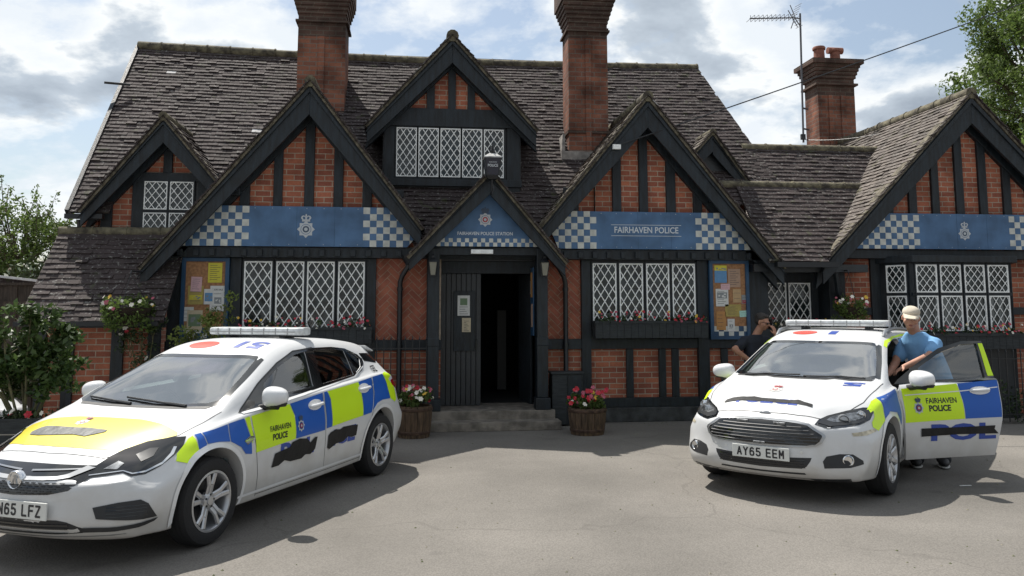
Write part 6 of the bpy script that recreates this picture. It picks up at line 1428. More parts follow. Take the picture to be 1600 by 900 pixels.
def window_box(label, x0, x1, y0, y1, z0, z1, seed, n=55, trough=True, dens=1.0):
    t = thing('window_box', label, 'window box', ((x0+x1)/2, (y0+y1)/2, z0), 0, 'planted boxes under the windows'); rnd = random.Random(seed)
    b = MB(); m = int((x1-x0)/.11)
    for k in range(m): b.box(x0+(x1-x0)*k/m+.002, x0+(x1-x0)*(k+1)/m-.002, y0, y0+.02, z0, z1)
    b.box(x0, x0+.02, y0+.021, y1, z0, z1); b.box(x1-.02, x1, y0+.021, y1, z0, z1); b.box(x0-.01, x1+.01, y0-.012, y0-.0005, z1-.04, z1); b.box(x0+.021, x1-.021, y0+.021, y1, z0, z0+.02)
    obj('trough', b, 'trough_black', t); obj('soil', MB().box(x0+.021, x1-.021, y0+.021, y1-.002, z1-.06, z1-.03), 'soil', t)
    g = MB(); sp = []
    for k in range(int((x1-x0)*11*dens)):
        x = rnd.uniform(x0+.03, x1-.03); y = rnd.uniform(y0-.02, y1-.05); h = rnd.uniform(.02, .10); clump(g, (x, y, z1+h*.5), (.06, .05, .05+h*.5), 22, .05, rnd)
    for k in range(n): sp.append((rnd.uniform(x0+.02, x1-.02), rnd.uniform(y0-.06, y0+.06), z1+rnd.uniform(-.02, .15)))
    obj('foliage', g, 'leaf_dark', t); flowers(t, sp, seed=seed); return t
window_box('long planted box with red and yellow flowers under the left gable window', -2.58, -.60, 12.18, 12.40, 1.22, 1.46, 3, 60)
window_box('planted box with red flowers under the right gable window', 2.75, 4.52, 12.18, 12.40, 1.28, 1.54, 4, 50)
window_box('small planted box with pink flowers under the link window', 5.70, 6.70, 12.62, 12.84, 1.22, 1.42, 5, 18)
window_box('long planted box with red and yellow flowers under the bay window', 7.70, 9.80, 11.72, 11.93, 1.10, 1.34, 6, 70)
def barrel(label, x, y, r, h, seed, cols):
    t = thing('barrel_planter', label, 'planter', (x, y, 0), 0, 'half barrel planters by the steps'); mb = MB(); n = 18
    for k in range(n):
        a0, a1 = 2*math.pi*(k+.04)/n, 2*math.pi*(k+.96)/n; vs = []
        for rr, z in ((r*.86, 0), (r*.95, h*.4), (r, h*.75), (r*.99, h)):
            for a, q in ((a0, 0), (a1, 0), (a1, -.03), (a0, -.03)): vs.append((x+(rr+q)*math.cos(a), y+(rr+q)*math.sin(a), z))
        fs = [(i*4+j, i*4+(j+1) % 4, (i+1)*4+(j+1) % 4, (i+1)*4+j) for i in range(3) for j in range(4)]+[(12, 13, 14, 15), (3, 2, 1, 0)]; mb.raw(vs, fs)
    obj('staves', mb, 'old_oak', t); mb = MB()
    for z, k in ((h*.12, .885), (h*.85, 1.0)): mb.lathe([(r*k+.004, z), (r*k+.007, z+.005), (r*(k+.01)+.007, z+.035), (r*(k+.01)+.003, z+.04)], (x, y, 0), 36, cap=False)
    obj('hoops', mb, 'rusty_iron', t, smooth=40); obj('soil', MB().lathe([(r*.93, h-.05), (.0001, h-.04)], (x, y, 0), 20), 'soil', t)
    rnd = random.Random(seed); g = MB(); sp = []
    for k in range(26): a = rnd.uniform(0, 6.28); q = r*.9*rnd.random()**.5; clump(g, (x+q*math.cos(a), y+q*math.sin(a), h+rnd.uniform(.03, .15)), (.07, .07, .08), 26, .055, rnd)
    for k in range(34): a = rnd.uniform(0, 6.28); q = r*1.0*rnd.random()**.5; sp.append((x+q*math.cos(a), y+q*math.sin(a)-.03, h+rnd.uniform(.06, .26)))
    obj('foliage', g, 'leaf_mid', t); flowers(t, sp, *cols, r=.034, seed=seed)
mat('rusty_iron', (.09,.055,.04), .7, var=.4, scale=14, metal=.3)
barrel('half barrel of white and red flowers left of the steps, behind the hatchback', .03, 11.35, .245, .42, 11, (('petal_red', 'petal_pale', 'petal_pink', 'petal_yellow'), (3, 6, 1, 1)))
barrel('half barrel of red and pink flowers right of the steps', 2.42, 11.32, .265, .36, 12, (('petal_red', 'petal_pale', 'petal_pink', 'petal_yellow'), (5, 1, 3, 1)))
def basket(label, x, y, z, r, seed, top):
    t = thing('hanging_basket', label, 'hanging basket', (x, y, z), 0, 'flower baskets on the front wall'); rnd = random.Random(seed)
    obj('bowl', MB().lathe([(.0001, z-r*.85), (r*.4, z-r*.78), (r*.8, z-r*.45), (r*.95, z), (r*.9, z)], (x, y, 0), 24), 'soil', t, smooth=60)
    c = MB()
    for k in range(3): a = 2.09*k+.5; c.tube([(x+r*.9*math.cos(a), y+r*.9*math.sin(a), z), (x, y, top)], .004, 4)
    c.tube([(x, y, top), (x, y+.02, top+.04), (x, 12.5, top+.05)], .012, 6); obj('chain', c, 'black_iron', t)
    g = MB(); sp = []
    for k in range(int(r*r*700)): a = rnd.uniform(0, 6.28); clump(g, (x+r*math.cos(a)*.92, y+r*math.sin(a)*.92, z+rnd.uniform(-r*.85, .08)), (.08, .08, .09), 26, .05, rnd)
    for k in range(10): a = rnd.uniform(0, 6.28); clump(g, (x+r*math.cos(a)*.5, y+r*math.sin(a)*.5, z+rnd.uniform(0, .16)), (.08, .08, .08), 20, .05, rnd)
    for k in range(20): a = rnd.uniform(0, 6.28); sp.append((x+r*math.cos(a)*1.0, y+r*math.sin(a)*1.0-.04, z+rnd.uniform(-.02, .17)))
    obj('foliage', g, 'leaf_mid', t); flowers(t, sp, wts=(0, 4, 3, 1), r=.030, seed=seed)
basket('hanging basket of pale flowers left of the bay window', 6.80, 12.08, 1.74, .22, 21, 2.28)
basket('overgrown hanging basket with white and pink flowers by the outhouse roof', -3.80, 11.55, 1.74, .30, 22, 2.2)
# climbing rose below the left basket, and the shrub before the left notice board
def shrub(name, label, c, stems, m, seed, pot=None, leafs=.07, group=None, fl=None):
    t = thing(name, label, 'shrub' if name != 'climbing_rose' else 'climber', (c[0], c[1], 0), 0, group); rnd = random.Random(seed); s_ = MB(); g = MB(); sp = []
    for (dx, dy, h, spread, n) in stems:
        base = Vector((c[0]+dx*.25, c[1]+dy*.25, c[2])); tip = Vector((c[0]+dx, c[1]+dy, c[2]+h)); mid = base.lerp(tip, .5)+Vector((rnd.uniform(-.06, .06), rnd.uniform(-.06, .06), 0)); s_.tube([base, mid, tip], [.016, .011, .005], 6)
        for k in range(n):
            u = rnd.uniform(.38, 1.08); p = base.lerp(tip, u)+Vector((rnd.gauss(0, spread*.5), rnd.gauss(0, spread*.5), rnd.gauss(0, .06))); s_.tube([base.lerp(tip, u*.85), p], [.006, .003], 4); clump(g, p, (.12, .12, .085), 46, leafs, rnd, up=.9)
            if fl and rnd.random() < fl: sp.append(p+Vector((0, -.08, .05)))
    obj('stem', s_, 'stem', t); obj('foliage', g, m, t)
    if sp: flowers(t, sp, r=.035, seed=seed, wts=(3, 4, 3, 1))
    return t
sh = shrub('leafy_shrub', 'tall leafy shrub in the planter at the left edge, before the outhouse', (-3.92, 9.0, .60), [(-.45,.0,.95,.18,12),(-.22,-.1,1.0,.2,12),(.0,.0,1.14,.2,13),(.22,.05,1.02,.2,12),(.38,-.05,.80,.18,10),(-.1,.2,.8,.22,12),(.3,.2,.62,.2,9),(-.38,.1,.55,.2,9)], 'leaf_shrub', 31, leafs=.085)
shrub('golden_shrub', 'yellow green shrub in front of the left notice board', (-2.72, 11.45, .3), [(-.22,.0,1.15,.10,7),(.0,.05,1.42,.11,11),(.20,.0,1.52,.09,10),(.12,-.05,1.15,.14,10),(-.38,.0,1.02,.09,6)], 'leaf_bright', 32, leafs=.055)
shrub('climbing_rose', 'climbing rose trailing on the timber post below the left basket', (-3.62, 11.62, .3), [(-.05,.05,1.5,.10,8),(.12,.1,1.25,.12,8),(-.2,0,1.2,.1,6)], 'leaf_dark', 33, leafs=.05, fl=.3)
t = thing('timber_planter', 'dark timber planter box under the tall shrub at the left edge', 'planter', (-3.95, 9.0, 0)); b = MB()
for k in range(4): b.box(-4.62, -3.30, 8.72, 8.75, .02+.16*k, .165+.16*k); b.box(-4.61, -4.58, 8.7505, 9.3, .02+.16*k, .165+.16*k); b.box(-3.33, -3.30, 8.7505, 9.3, .02+.16*k, .165+.16*k)
obj('boards', b, 'trough_black', t); obj('soil', MB().box(-4.57, -3.34, 8.76, 9.3, .5, .58), 'soil', t)
rnd = random.Random(8); g = MB(); sp = []
for k in range(24): x, y = rnd.uniform(-4.5, -3.4), rnd.uniform(8.74, 9.1); clump(g, (x, y, .66), (.09, .08, .06), 20, .06, rnd)
for k in range(12): sp.append((rnd.uniform(-4.5, -3.45), 8.76, .66+rnd.uniform(0, .12)))
obj('foliage', g, 'leaf_dark', t); flowers(t, sp, wts=(3, 4, 1, 3), r=.035, seed=9)
# trees
def tree(label, base, h, crown, clumps, m, seed, leafn=60, ls=.16, wisp=0, cr=.75):
    t = thing('tree', label, 'tree', base, 0); rnd = random.Random(seed); tr = MB(); g = MB(); bx, by, _ = base
    cx, cy, cz, rx, ry, rz = crown; top = Vector((cx, cy, cz)); tr.tube([(bx, by, 0), (bx+.1, by, h*.35), tuple(top.lerp(Vector((bx, by, h*.5)), .4)), (cx, cy, cz+rz*.5)], [h*.035, h*.026, h*.018, h*.006], 10)
    for k in range(clumps):
        d = Vector((rnd.gauss(0, 1), rnd.gauss(0, 1), rnd.gauss(0, 1))).normalized()*rnd.uniform(.35, 1.0)**.6; p = Vector((cx+d.x*rx, cy+d.y*ry, cz+d.z*rz)); s = Vector((bx, by, h*.3)).lerp(top, rnd.uniform(.3, 1))
        tr.tube([s, s.lerp(p, .5)+Vector((0, 0, .15)), p], [h*.009, h*.005, h*.002], 5); r_ = cr*rnd.uniform(.6, 1.25)
        clump(g, p, (r_, r_, r_*.7), int(leafn*r_*r_/(cr*cr)), ls, rnd, up=.6)
        if wisp:
            e = p+Vector((rnd.gauss(0, .3), rnd.gauss(0, .3), rnd.uniform(.3, 1.0)))*wisp; tr.tube([p, e], [.02, .006], 4)
            for q in range(6): clump(g, p.lerp(e, (q+1)/6), (.13, .13, .13), 9, ls, rnd)
    obj('trunk', tr, 'bark', t, smooth=60); obj('crown', g, m, t)
tree('large mid green tree rising behind the right wing', (22.3, 25, 0), 12, (22.2, 25, 9.0, 3.5, 3.0, 4.3), 150, 'leaf_mid', 41, 330, .15, wisp=.6, cr=.80)
tree('second tall tree at the right edge behind the wing roof', (20.3, 21.5, 0), 8, (20.2, 21.5, 6.6, 1.8, 2.0, 2.4), 55, 'leaf_mid', 42, 260, .14, cr=.65)
tree('wispy light green tree behind the outhouse at the left', (-10.2, 23, 0), 5, (-10.6, 23, 3.0, 1.9, 1.4, 1.5), 85, 'leaf_mid', 43, 190, .10, wisp=1.1, cr=.45)
tree('low dark tree at the far left edge behind the fence', (-14.5, 25, 0), 5, (-14.0, 25, 3.3, 2.4, 1.6, 2.0), 30, 'leaf_dark', 44, 110, .18, cr=.75)
tree('bushy tree behind the fence at the left', (-9.0, 19.5, 0), 3, (-8.6, 19.5, 1.7, 1.9, 1.1, 1.1), 26, 'leaf_dark', 45, 100, .14, cr=.6)
# distant hedge line closing the horizon at both sides
rnd = random.Random(77); g = MB()
for k in range(330):
    x = rnd.uniform(-48, -14) if k % 2 else rnd.uniform(20, 60); clump(g, (x, 34+rnd.uniform(-1, 1), rnd.uniform(.5, 3.2)), (1.1, .8, .9), 42, .34, rnd)
struct(obj('far_hedge', g, 'leaf_dark'), 'stuff')
struct(obj('grass_verge', MB().face([(-60, 30, .004), (-12, 30, .004), (-12, 60, .004), (-60, 60, .004)]), 'leaf_mid'))
# ------------------------------------------------------------------ left boundary: fence and neighbour outbuilding
mat('fence_wood', (.060,.048,.038), .85, var=.4, scale=6, bump=.4, stretch=(8,8,1))
t = thing('wooden_fence', 'dark close boarded fence behind the shrub at the left edge', 'fence', (-6.8, 13.6, 0)); f = MB()
for k in range(16): f.box(-7.8+.15*k, -7.8+.15*k+.145, 13.6+(.012 if k % 2 else 0), 13.62+(.012 if k % 2 else 0), .03, 2.1)
obj('boards', f, 'fence_wood', t); obj('rail', MB().box(-7.85, -5.4, 13.57, 13.597, 1.75, 1.85), 'fence_wood', t); obj('rail', MB().box(-7.85, -5.4, 13.56, 13.63, 2.1, 2.14), 'fence_wood', t)
NB = thing('neighbour_outbuilding', 'brick outbuilding with a dark tiled roof cut by the left edge', 'building', (-9, 14, 0))
H_ = H; H = NB
obj('wall', MB().prism([(-10.5, 0), (-7.15, 0), (-7.15, 2.0), (-8.8, 4.6), (-10.5, 2.0)], 14.1, 14.6), 'brick', NB)
l_ = math.hypot(2.4, 3.9); mb = tiles(MB(), (-6.62, 13.95, 1.75), (0, 1, 0), (-2.4, 0, 3.9), 0, .7, l_, gauge=.12); obj('roof', mb, 'roof_tile', NB)
mb = MB().prism([(-6.55, 1.70), (-6.80, 1.70), (-9.05, 5.3), (-8.97, 5.65)], 13.88, 13.94); obj('bargeboard', mb, 'timber', NB)
H = H_
mb = MB().box(-6.6, -5.2, 14.2, 15.5, 2.0, 2.06); mb.bar((-6.6, 14.15, 2.24), (-5.2, 14.15, 2.08), .06, .05); t = thing('lean_to_roof', 'low lean-to roof with a pale edge above the fence at the left', 'lean-to', (-5.9, 14.5, 0)); obj('roof', MB().prism([(-6.7, 2.10), (-5.2, 1.98), (-5.2, 2.06), (-6.7, 2.24)], 14.2, 15.4), 'roof_tile', t); obj('flashing', MB().bar((-6.7, 14.17, 2.26), (-5.2, 14.17, 2.08), .04, .035), 'lattice_white', t); obj('wall', MB().box(-6.6, -5.3, 14.3, 14.5, 0, 1.98), 'fence_wood', t)
# ------------------------------------------------------------------ iron railings
def railing(label, a, b, h, n, loc):
    t = thing('iron_railing', label, 'railing', loc, 0, 'iron railings before the wall'); a = Vector(a); b = Vector(b)
    for z in (h*.86, .14): obj('rail', MB().bar(a+Vector((0, 0, z)), b+Vector((0, 0, z)), .03, .012), 'black_iron', t)
    for k in range(n+1):
        p = a.lerp(b, k/n); obj('bar', MB().tube([p+Vector((0, 0, .03)), p+Vector((0, 0, h*.95)), p+Vector((0, 0, h*.96)), p+Vector((0, 0, h))], [.008, .008, .014, .001], 6), 'black_iron', t)
railing('short black iron railing left of the steps', (-.62, 12.05, 0), (.20, 12.05, 0), 1.34, 8, (-.2, 12.05, 0))
railing('black iron railing in front of the bay at the right edge', (8.3, 11.45, 0), (10.6, 11.45, 0), 1.12, 19, (9.4, 11.45, 0))
rnd = random.Random(15); g = MB()
for k in range(60): clump(g, (rnd.uniform(8.0, 10.8), rnd.uniform(11.5, 11.65), rnd.uniform(.05, .55)), (.14, .10, .12), 16, .07, rnd)
t = thing('bed_plants', 'low straggling plants behind the right railing', 'plants', (9.4, 11.6, 0)); obj('foliage', g, 'leaf_dark', t)
t = thing('black_cupboard', 'plain black wooden box standing against the wall right of the porch', 'box', (2.26, 12.25, 0)); obj('carcass', MB().box(2.06, 2.52, 12.08, 12.36, .02, .76), 'trough_black', t, bevel=.008); obj('lid', MB().box(2.04, 2.54, 12.06, 12.365, .761, .79), 'trough_black', t, bevel=.006); obj('door', MB().box(2.29, 2.50, 12.065, 12.078, .05, .74), 'timber', t)
# grit, petals and dead leaves swept against the wall and scattered over the yard
rnd = random.Random(99); g = MB()
for k in range(900):
    if k < 520: x = rnd.uniform(-3, 9.5); y = 12.3-abs(rnd.gauss(0, .28)); 
    else: x = rnd.uniform(-3, 10); y = rnd.uniform(3.5, 11.5)
    if .2 < x < 2.2 and y > 11.5: continue
    s_ = rnd.uniform(.004, .013); a = rnd.uniform(0, 6.28); c_, n_ = math.cos(a)*s_, math.sin(a)*s_
    g.raw([(x+c_, y+n_, .001), (x-n_, y+c_, .001), (x-c_, y-n_, .001), (x+n_, y-c_, .001), (x, y, s_*.8)], [(0, 1, 4), (1, 2, 4), (2, 3, 4), (3, 0, 4)])
island_mat('grit', [(.30,.27,.22),(.10,.09,.07),(.20,.14,.07),(.42,.40,.36),(.07,.09,.03)], bump=0)
struct(obj('grit', g, 'grit'), 'stuff')
# ------------------------------------------------------------------ aerial, cable
t = thing('tv_aerial', 'television aerial on a pole strapped to the right chimney', 'aerial', (8.24, 16.2, 5.3)); mat('aerial_metal', (.12,.12,.13), .5, metal=.5)
obj('mast', MB().tube([(8.23, 16.2, 5.25), (8.27, 16.2, 8.1)], .022, 8), 'aerial_metal', t)
bm_ = MB().tube([(8.26, 16.2, 7.98), (8.12, 16.15, 7.98), (7.08, 16.1, 7.90)], .014, 6)
for k in range(11): x = 7.10+.095*k; z = 7.90+.077*(x-7.08); bm_.tube([(x, 16.0-.10, z), (x, 16.22+.10, z)], .006, 4); bm_.tube([(x, 16.1, z-.07), (x, 16.1, z+.07)], .006, 4)
for k in range(-4, 5): bm_.tube([(8.02+abs(k)*.025, 16.12, 7.97+.06*k), (8.06+abs(k)*.025, 15.9, 7.97+.06*k)], .006, 4)
bm_.tube([(8.0, 16.1, 7.72), (8.10, 16.1, 7.98), (8.0, 16.1, 8.24)], .01, 5); bm_.tube([(7.95, 16.1, 8.12), (8.15, 16.1, 7.76)], .01, 5); bm_.tube([(8.12, 16.15, 7.98), (8.27, 16.2, 7.80)], .012, 5)
obj('antenna', bm_, 'aerial_metal', t); q = MB()
for z in (5.55, 6.0): q.tube([(8.24, 16.2, z), (8.40, 16.28, z)], .02, 6)
obj('bracket', q, 'aerial_metal', t); obj('junction_box', MB().box(8.15, 8.25, 16.12, 16.18, 5.30, 5.42), 'plinth_paint', t, bevel=.01)
def cable(name, label, a, b, sag, r=.011):
    a, b = Vector(a), Vector(b); pts = []
    for k in range(31): u = k/30; p = a.lerp(b, u); p.z -= sag*4*u*(1-u); pts.append(p)
    tag(obj(name, MB().tube(pts, r, 5), 'black_iron'), label, 'cable')
cable('telephone_cable', 'overhead telephone cable running from the right gable up past the chimney', (3.10, 11.95, 4.22), (13.4, 13.0, 8.2), .05, .010)
cable('aerial_lead', 'thin pale lead dropping from the aerial onto the wing roof', (8.25, 16.15, 5.3), (8.75, 14.2, 5.02), .05, .007)
tag(obj('overflow_pipe', MB().tube([(-5.4, 14.6, 5.66), (-5.0, 14.7, 5.66)], .022, 8), 'plinth_paint'), 'small pale pipe sticking out beyond the left roof edge', 'pipe')
# litter on the ground
for k, (x, y, l) in enumerate(((5.30, 7.55, .12), (6.28, 7.60, .05))):
    tag(obj('ground_scrap', MB().box(x, x+l, y, y+.018, .004, .010), 'paper_white'), ['long pale scrap lying in the shadow of the open door', 'tiny pale scrap near the edge of the door shadow'][k], 'litter')
# ------------------------------------------------------------------ parked car behind the shrub
def parked():
    t = thing('parked_car', 'pale car half hidden behind the shrub at the left edge', 'car', (-6.75, 10.35, 0), R(-10)); full = A.solid(n=70); bvh = bvh_me(full)
    cuts = [(arch_cut(sx*1.331, .335, .36, s), 1) for sx in (1, -1) for s in (1, -1)]; me = boolean(full.copy(), cuts); me.materials.clear(); link('body', me, ['car_white', 'black_plastic', 'dash'], t, smooth=38)
    for f in ('L', 'R'): decal('side_window', bvh, [(.95,.905),(.60,1.095),(.25,1.245),(-.05,1.335),(-.75,1.345),(-1.24,1.245),(-1.26,1.16),(-.38,1.0)], f, 'gloss_black', t)
    w_ = [(1.12,0),(1.08,.6),(1.0,.70),(.36,.59),(.36,0)]; decal('windscreen', bvh, w_+[(a, -b) for a, b in reversed(w_) if b], 'T', 'gloss_black', t)
    for sx in (1, -1):
        for s in (1, -1): make_wheel(t, sx*1.331, s*.785, .316, .205, .215, 5, s)
    for s_ in (1, -1): decal('headlight', bvh, P2(38, [(2.09,.47,.60),(1.93,.50,.715),(1.50,.765,.80),(1.66,.805,.695),(1.95,.70,.598)]), diag(38, s_), 'lamp_inner', t)
parked()
# ------------------------------------------------------------------ people
mat('skin', (.50,.27,.19), .55, var=.10, scale=14, spec=.35); mat('skin_tan', (.42,.215,.145), .55, var=.12, scale=14, spec=.35)
mat('shirt_blue', (.19,.40,.68), .85, var=.10, scale=7, bump=.35, bscale=9); mat('shirt_black', (.014,.018,.028), .85, var=.3, scale=7, bump=.3, bscale=9)
mat('trousers', (.016,.018,.024), .85, bump=.4, bscale=8); mat('shoe', (.020,.020,.022), .6); mat('sole', (.45,.45,.43), .7); mat('cap_cloth', (.58,.52,.42), .85, var=.12, scale=18); mat('hair_grey', (.20,.18,.165), .8); mat('hair_dark', (.030,.024,.020), .6, bump=.6, bscale=60); mat('lens_dark', (.01,.01,.012), .08); mat('eye_white', (.6,.58,.55), .3); mat('eye_dark', (.03,.02,.015), .3); mat('lip', (.34,.13,.11), .5); mat('phone', (.012,.012,.014), .2)
def ell(mb, c, r, M=None, n=16, k=12):
    b = len(mb.v); mb.ball((0, 0, 0), 1.0, n, k, sq=r)
    T = Matrix.Translation(c) @ (M if M else Matrix())
    for i in range(b, len(mb.v)): mb.v[i] = tuple(T @ Vector(mb.v[i]))
def limb(mb, pts, rs, n=12):
    pts = [Vector(p) for p in pts]; P_, R_ = [], []
    for i in range(len(pts)-1):
        for k in range(4): u = k/4; P_.append(pts[i].lerp(pts[i+1], u)); R_.append(rs[i]+(rs[i+1]-rs[i])*u)
    P_.append(pts[-1]); R_.append(rs[-1]); mb.tube(P_, R_, n); ell(mb, pts[0], (rs[0],)*3); ell(mb, pts[-1], (rs[-1],)*3)
    for p, r in zip(pts[1:-1], rs[1:-1]): ell(mb, p, (r,)*3)
def loft(mb, rings, n=24):
    """rings: (centre, half width, half depth, direction angle)"""
    vs = []
    for c, a, b, th in rings:
        for j in range(n):
            t = 2*math.pi*j/n; x, y = math.copysign(abs(math.cos(t))**.85, math.cos(t))*a, math.copysign(abs(math.sin(t))**.85, math.sin(t))*b; vs.append((c[0]+x*math.cos(th)-y*math.sin(th), c[1]+x*math.sin(th)+y*math.cos(th), c[2]))
    k = len(rings); fs = [(i*n+j, i*n+(j+1) % n, (i+1)*n+(j+1) % n, (i+1)*n+j) for i in range(k-1) for j in range(n)]+[tuple(range(n))[::-1], tuple(range((k-1)*n, k*n))]; mb.raw(vs, fs)
def fuse(name, mb, m, parent, vox=.009, sm=3, flip=True):
    """melt overlapping volumes into one continuous skin"""
    off, _ = rootloc(parent); me = bpy.data.meshes.new(name); me.from_pydata([(a-off.x, b-off.y, c-off.z) for a, b, c in mb.v], [], mb.f); bm = bmesh.new(); bm.from_mesh(me); bmesh.ops.recalc_face_normals(bm, faces=bm.faces); bm.to_mesh(me); bm.free()
    o = bpy.data.objects.new('w', me); COL.objects.link(o); r = o.modifiers.new('r', 'REMESH'); r.mode = 'VOXEL'; r.voxel_size = vox; s = o.modifiers.new('s', 'SMOOTH'); s.iterations = sm; s.factor = .5
    dg = bpy.context.evaluated_depsgraph_get(); r2 = bpy.data.meshes.new_from_object(o.evaluated_get(dg)); bpy.data.objects.remove(o); r2.name = name; return link(name, r2, m, parent, smooth=180)
def head(mb, c, M, s=1.0):
    """skull, jaw, nose, ears, brow in a frame looking along -y of M"""
    def e(p, r): ell(mb, tuple(Vector(c)+M @ Vector([q*s for q in p])), [q*s for q in r], M.to_4x4(), 18, 12)
    e((0, .012, .035), (.074, .094, .085)); e((0, -.018, -.03), (.062, .074, .075)); e((0, -.045, -.082), (.036, .036, .030)); e((0, -.078, .018), (.052, .022, .016)); e((0, -.100, -.018), (.013, .020, .022)); e((0, -.093, .004), (.009, .014, .026))
    e((-.045, -.060, -.03), (.024, .026, .026)); e((.045, -.060, -.03), (.024, .026, .026)); e((-.077, .010, -.012), (.010, .019, .032)); e((.077, .010, -.012), (.010, .019, .032)); e((0, -.082, -.058), (.026, .015, .011))
def hand(mb, wrist, d, nrm, side, curl=.5, s=1.0, spread=1.0):
    """palm, four unequal fingers with bends and a thumb. d: direction of the fingers, nrm: back of the hand"""
    d = Vector(d).normalized(); n = Vector(nrm); n = (n-d*n.dot(d)).normalized(); r = d.cross(n)*side; w_ = Vector(wrist)
    palm = w_+d*.045*s; ell(mb, palm, (.040*s, .042*s, .017*s), Matrix((r, d, n)).transposed().to_4x4())
    for k, (o, L_) in enumerate(((-.030, .062), (-.010, .074), (.010, .070), (.028, .056))):
        p = w_+d*.078*s+r*o*s; a = d; pts = [p-d*.02*s, p]; 
        for q in range(3): ang = curl*(.55+.25*q); a = (a*math.cos(ang)-n*math.sin(ang)).normalized(); p = p+a*L_*s*(.44, .32, .24)[q]; pts.append(p)
        limb(mb, pts, [.0095*s, .0092*s, .0086*s, .0078*s, .0068*s], 8)
    p = w_+d*.018*s-r*.030*s; limb(mb, [p, p-r*.028*s+d*.022*s-n*.008*s, p-r*.034*s+d*.055*s-n*.018*s], [.013*s, .0105*s, .0085*s], 8)
def face_bits(parent, c, M, s=1.0, glasses=False, skin=True):
    T = lambda p: tuple(Vector(c)+M @ Vector([q*s for q in p]))
    if not glasses:
        for x in (-.030, .030):
            mb = MB(); ell(mb, T((x, -.083, .004)), (.0125*s, .008*s, .0075*s), M.to_4x4()); eo = obj('eye', mb, 'eye_white', parent, smooth=180); mb = MB(); ell(mb, T((x, -.0895, .004)), (.0058*s, .004*s, .0058*s), M.to_4x4()); obj('iris', mb, 'eye_dark', eo, smooth=180)
            mb = MB(); ell(mb, T((x, -.094, .024)), (.017*s, .006*s, .0038*s), M.to_4x4()); obj('eyebrow', mb, 'hair_grey', parent, smooth=180)
    else:
        mb = MB()
        for x in (-.031, .031): ell(mb, T((x, -.100, .004)), (.027*s, .006*s, .018*s), M.to_4x4())
        mb.tube([T((-.012, -.104, .009)), T((.012, -.104, .009))], .003, 6); mb.tube([T((.056, -.097, .008)), T((.080, .0, .006))], .0028, 6); mb.tube([T((-.056, -.097, .008)), T((-.080, .0, .006))], .0028, 6); obj('sunglasses', mb, 'lens_dark', parent, smooth=60)
    mb = MB(); ell(mb, T((0, -.0965, -.056)), (.022*s, .0045*s, .0042*s), M.to_4x4()); ell(mb, T((0, -.094, -.064)), (.018*s, .005*s, .005*s), M.to_4x4()); obj('mouth', mb, 'lip', parent, smooth=180)
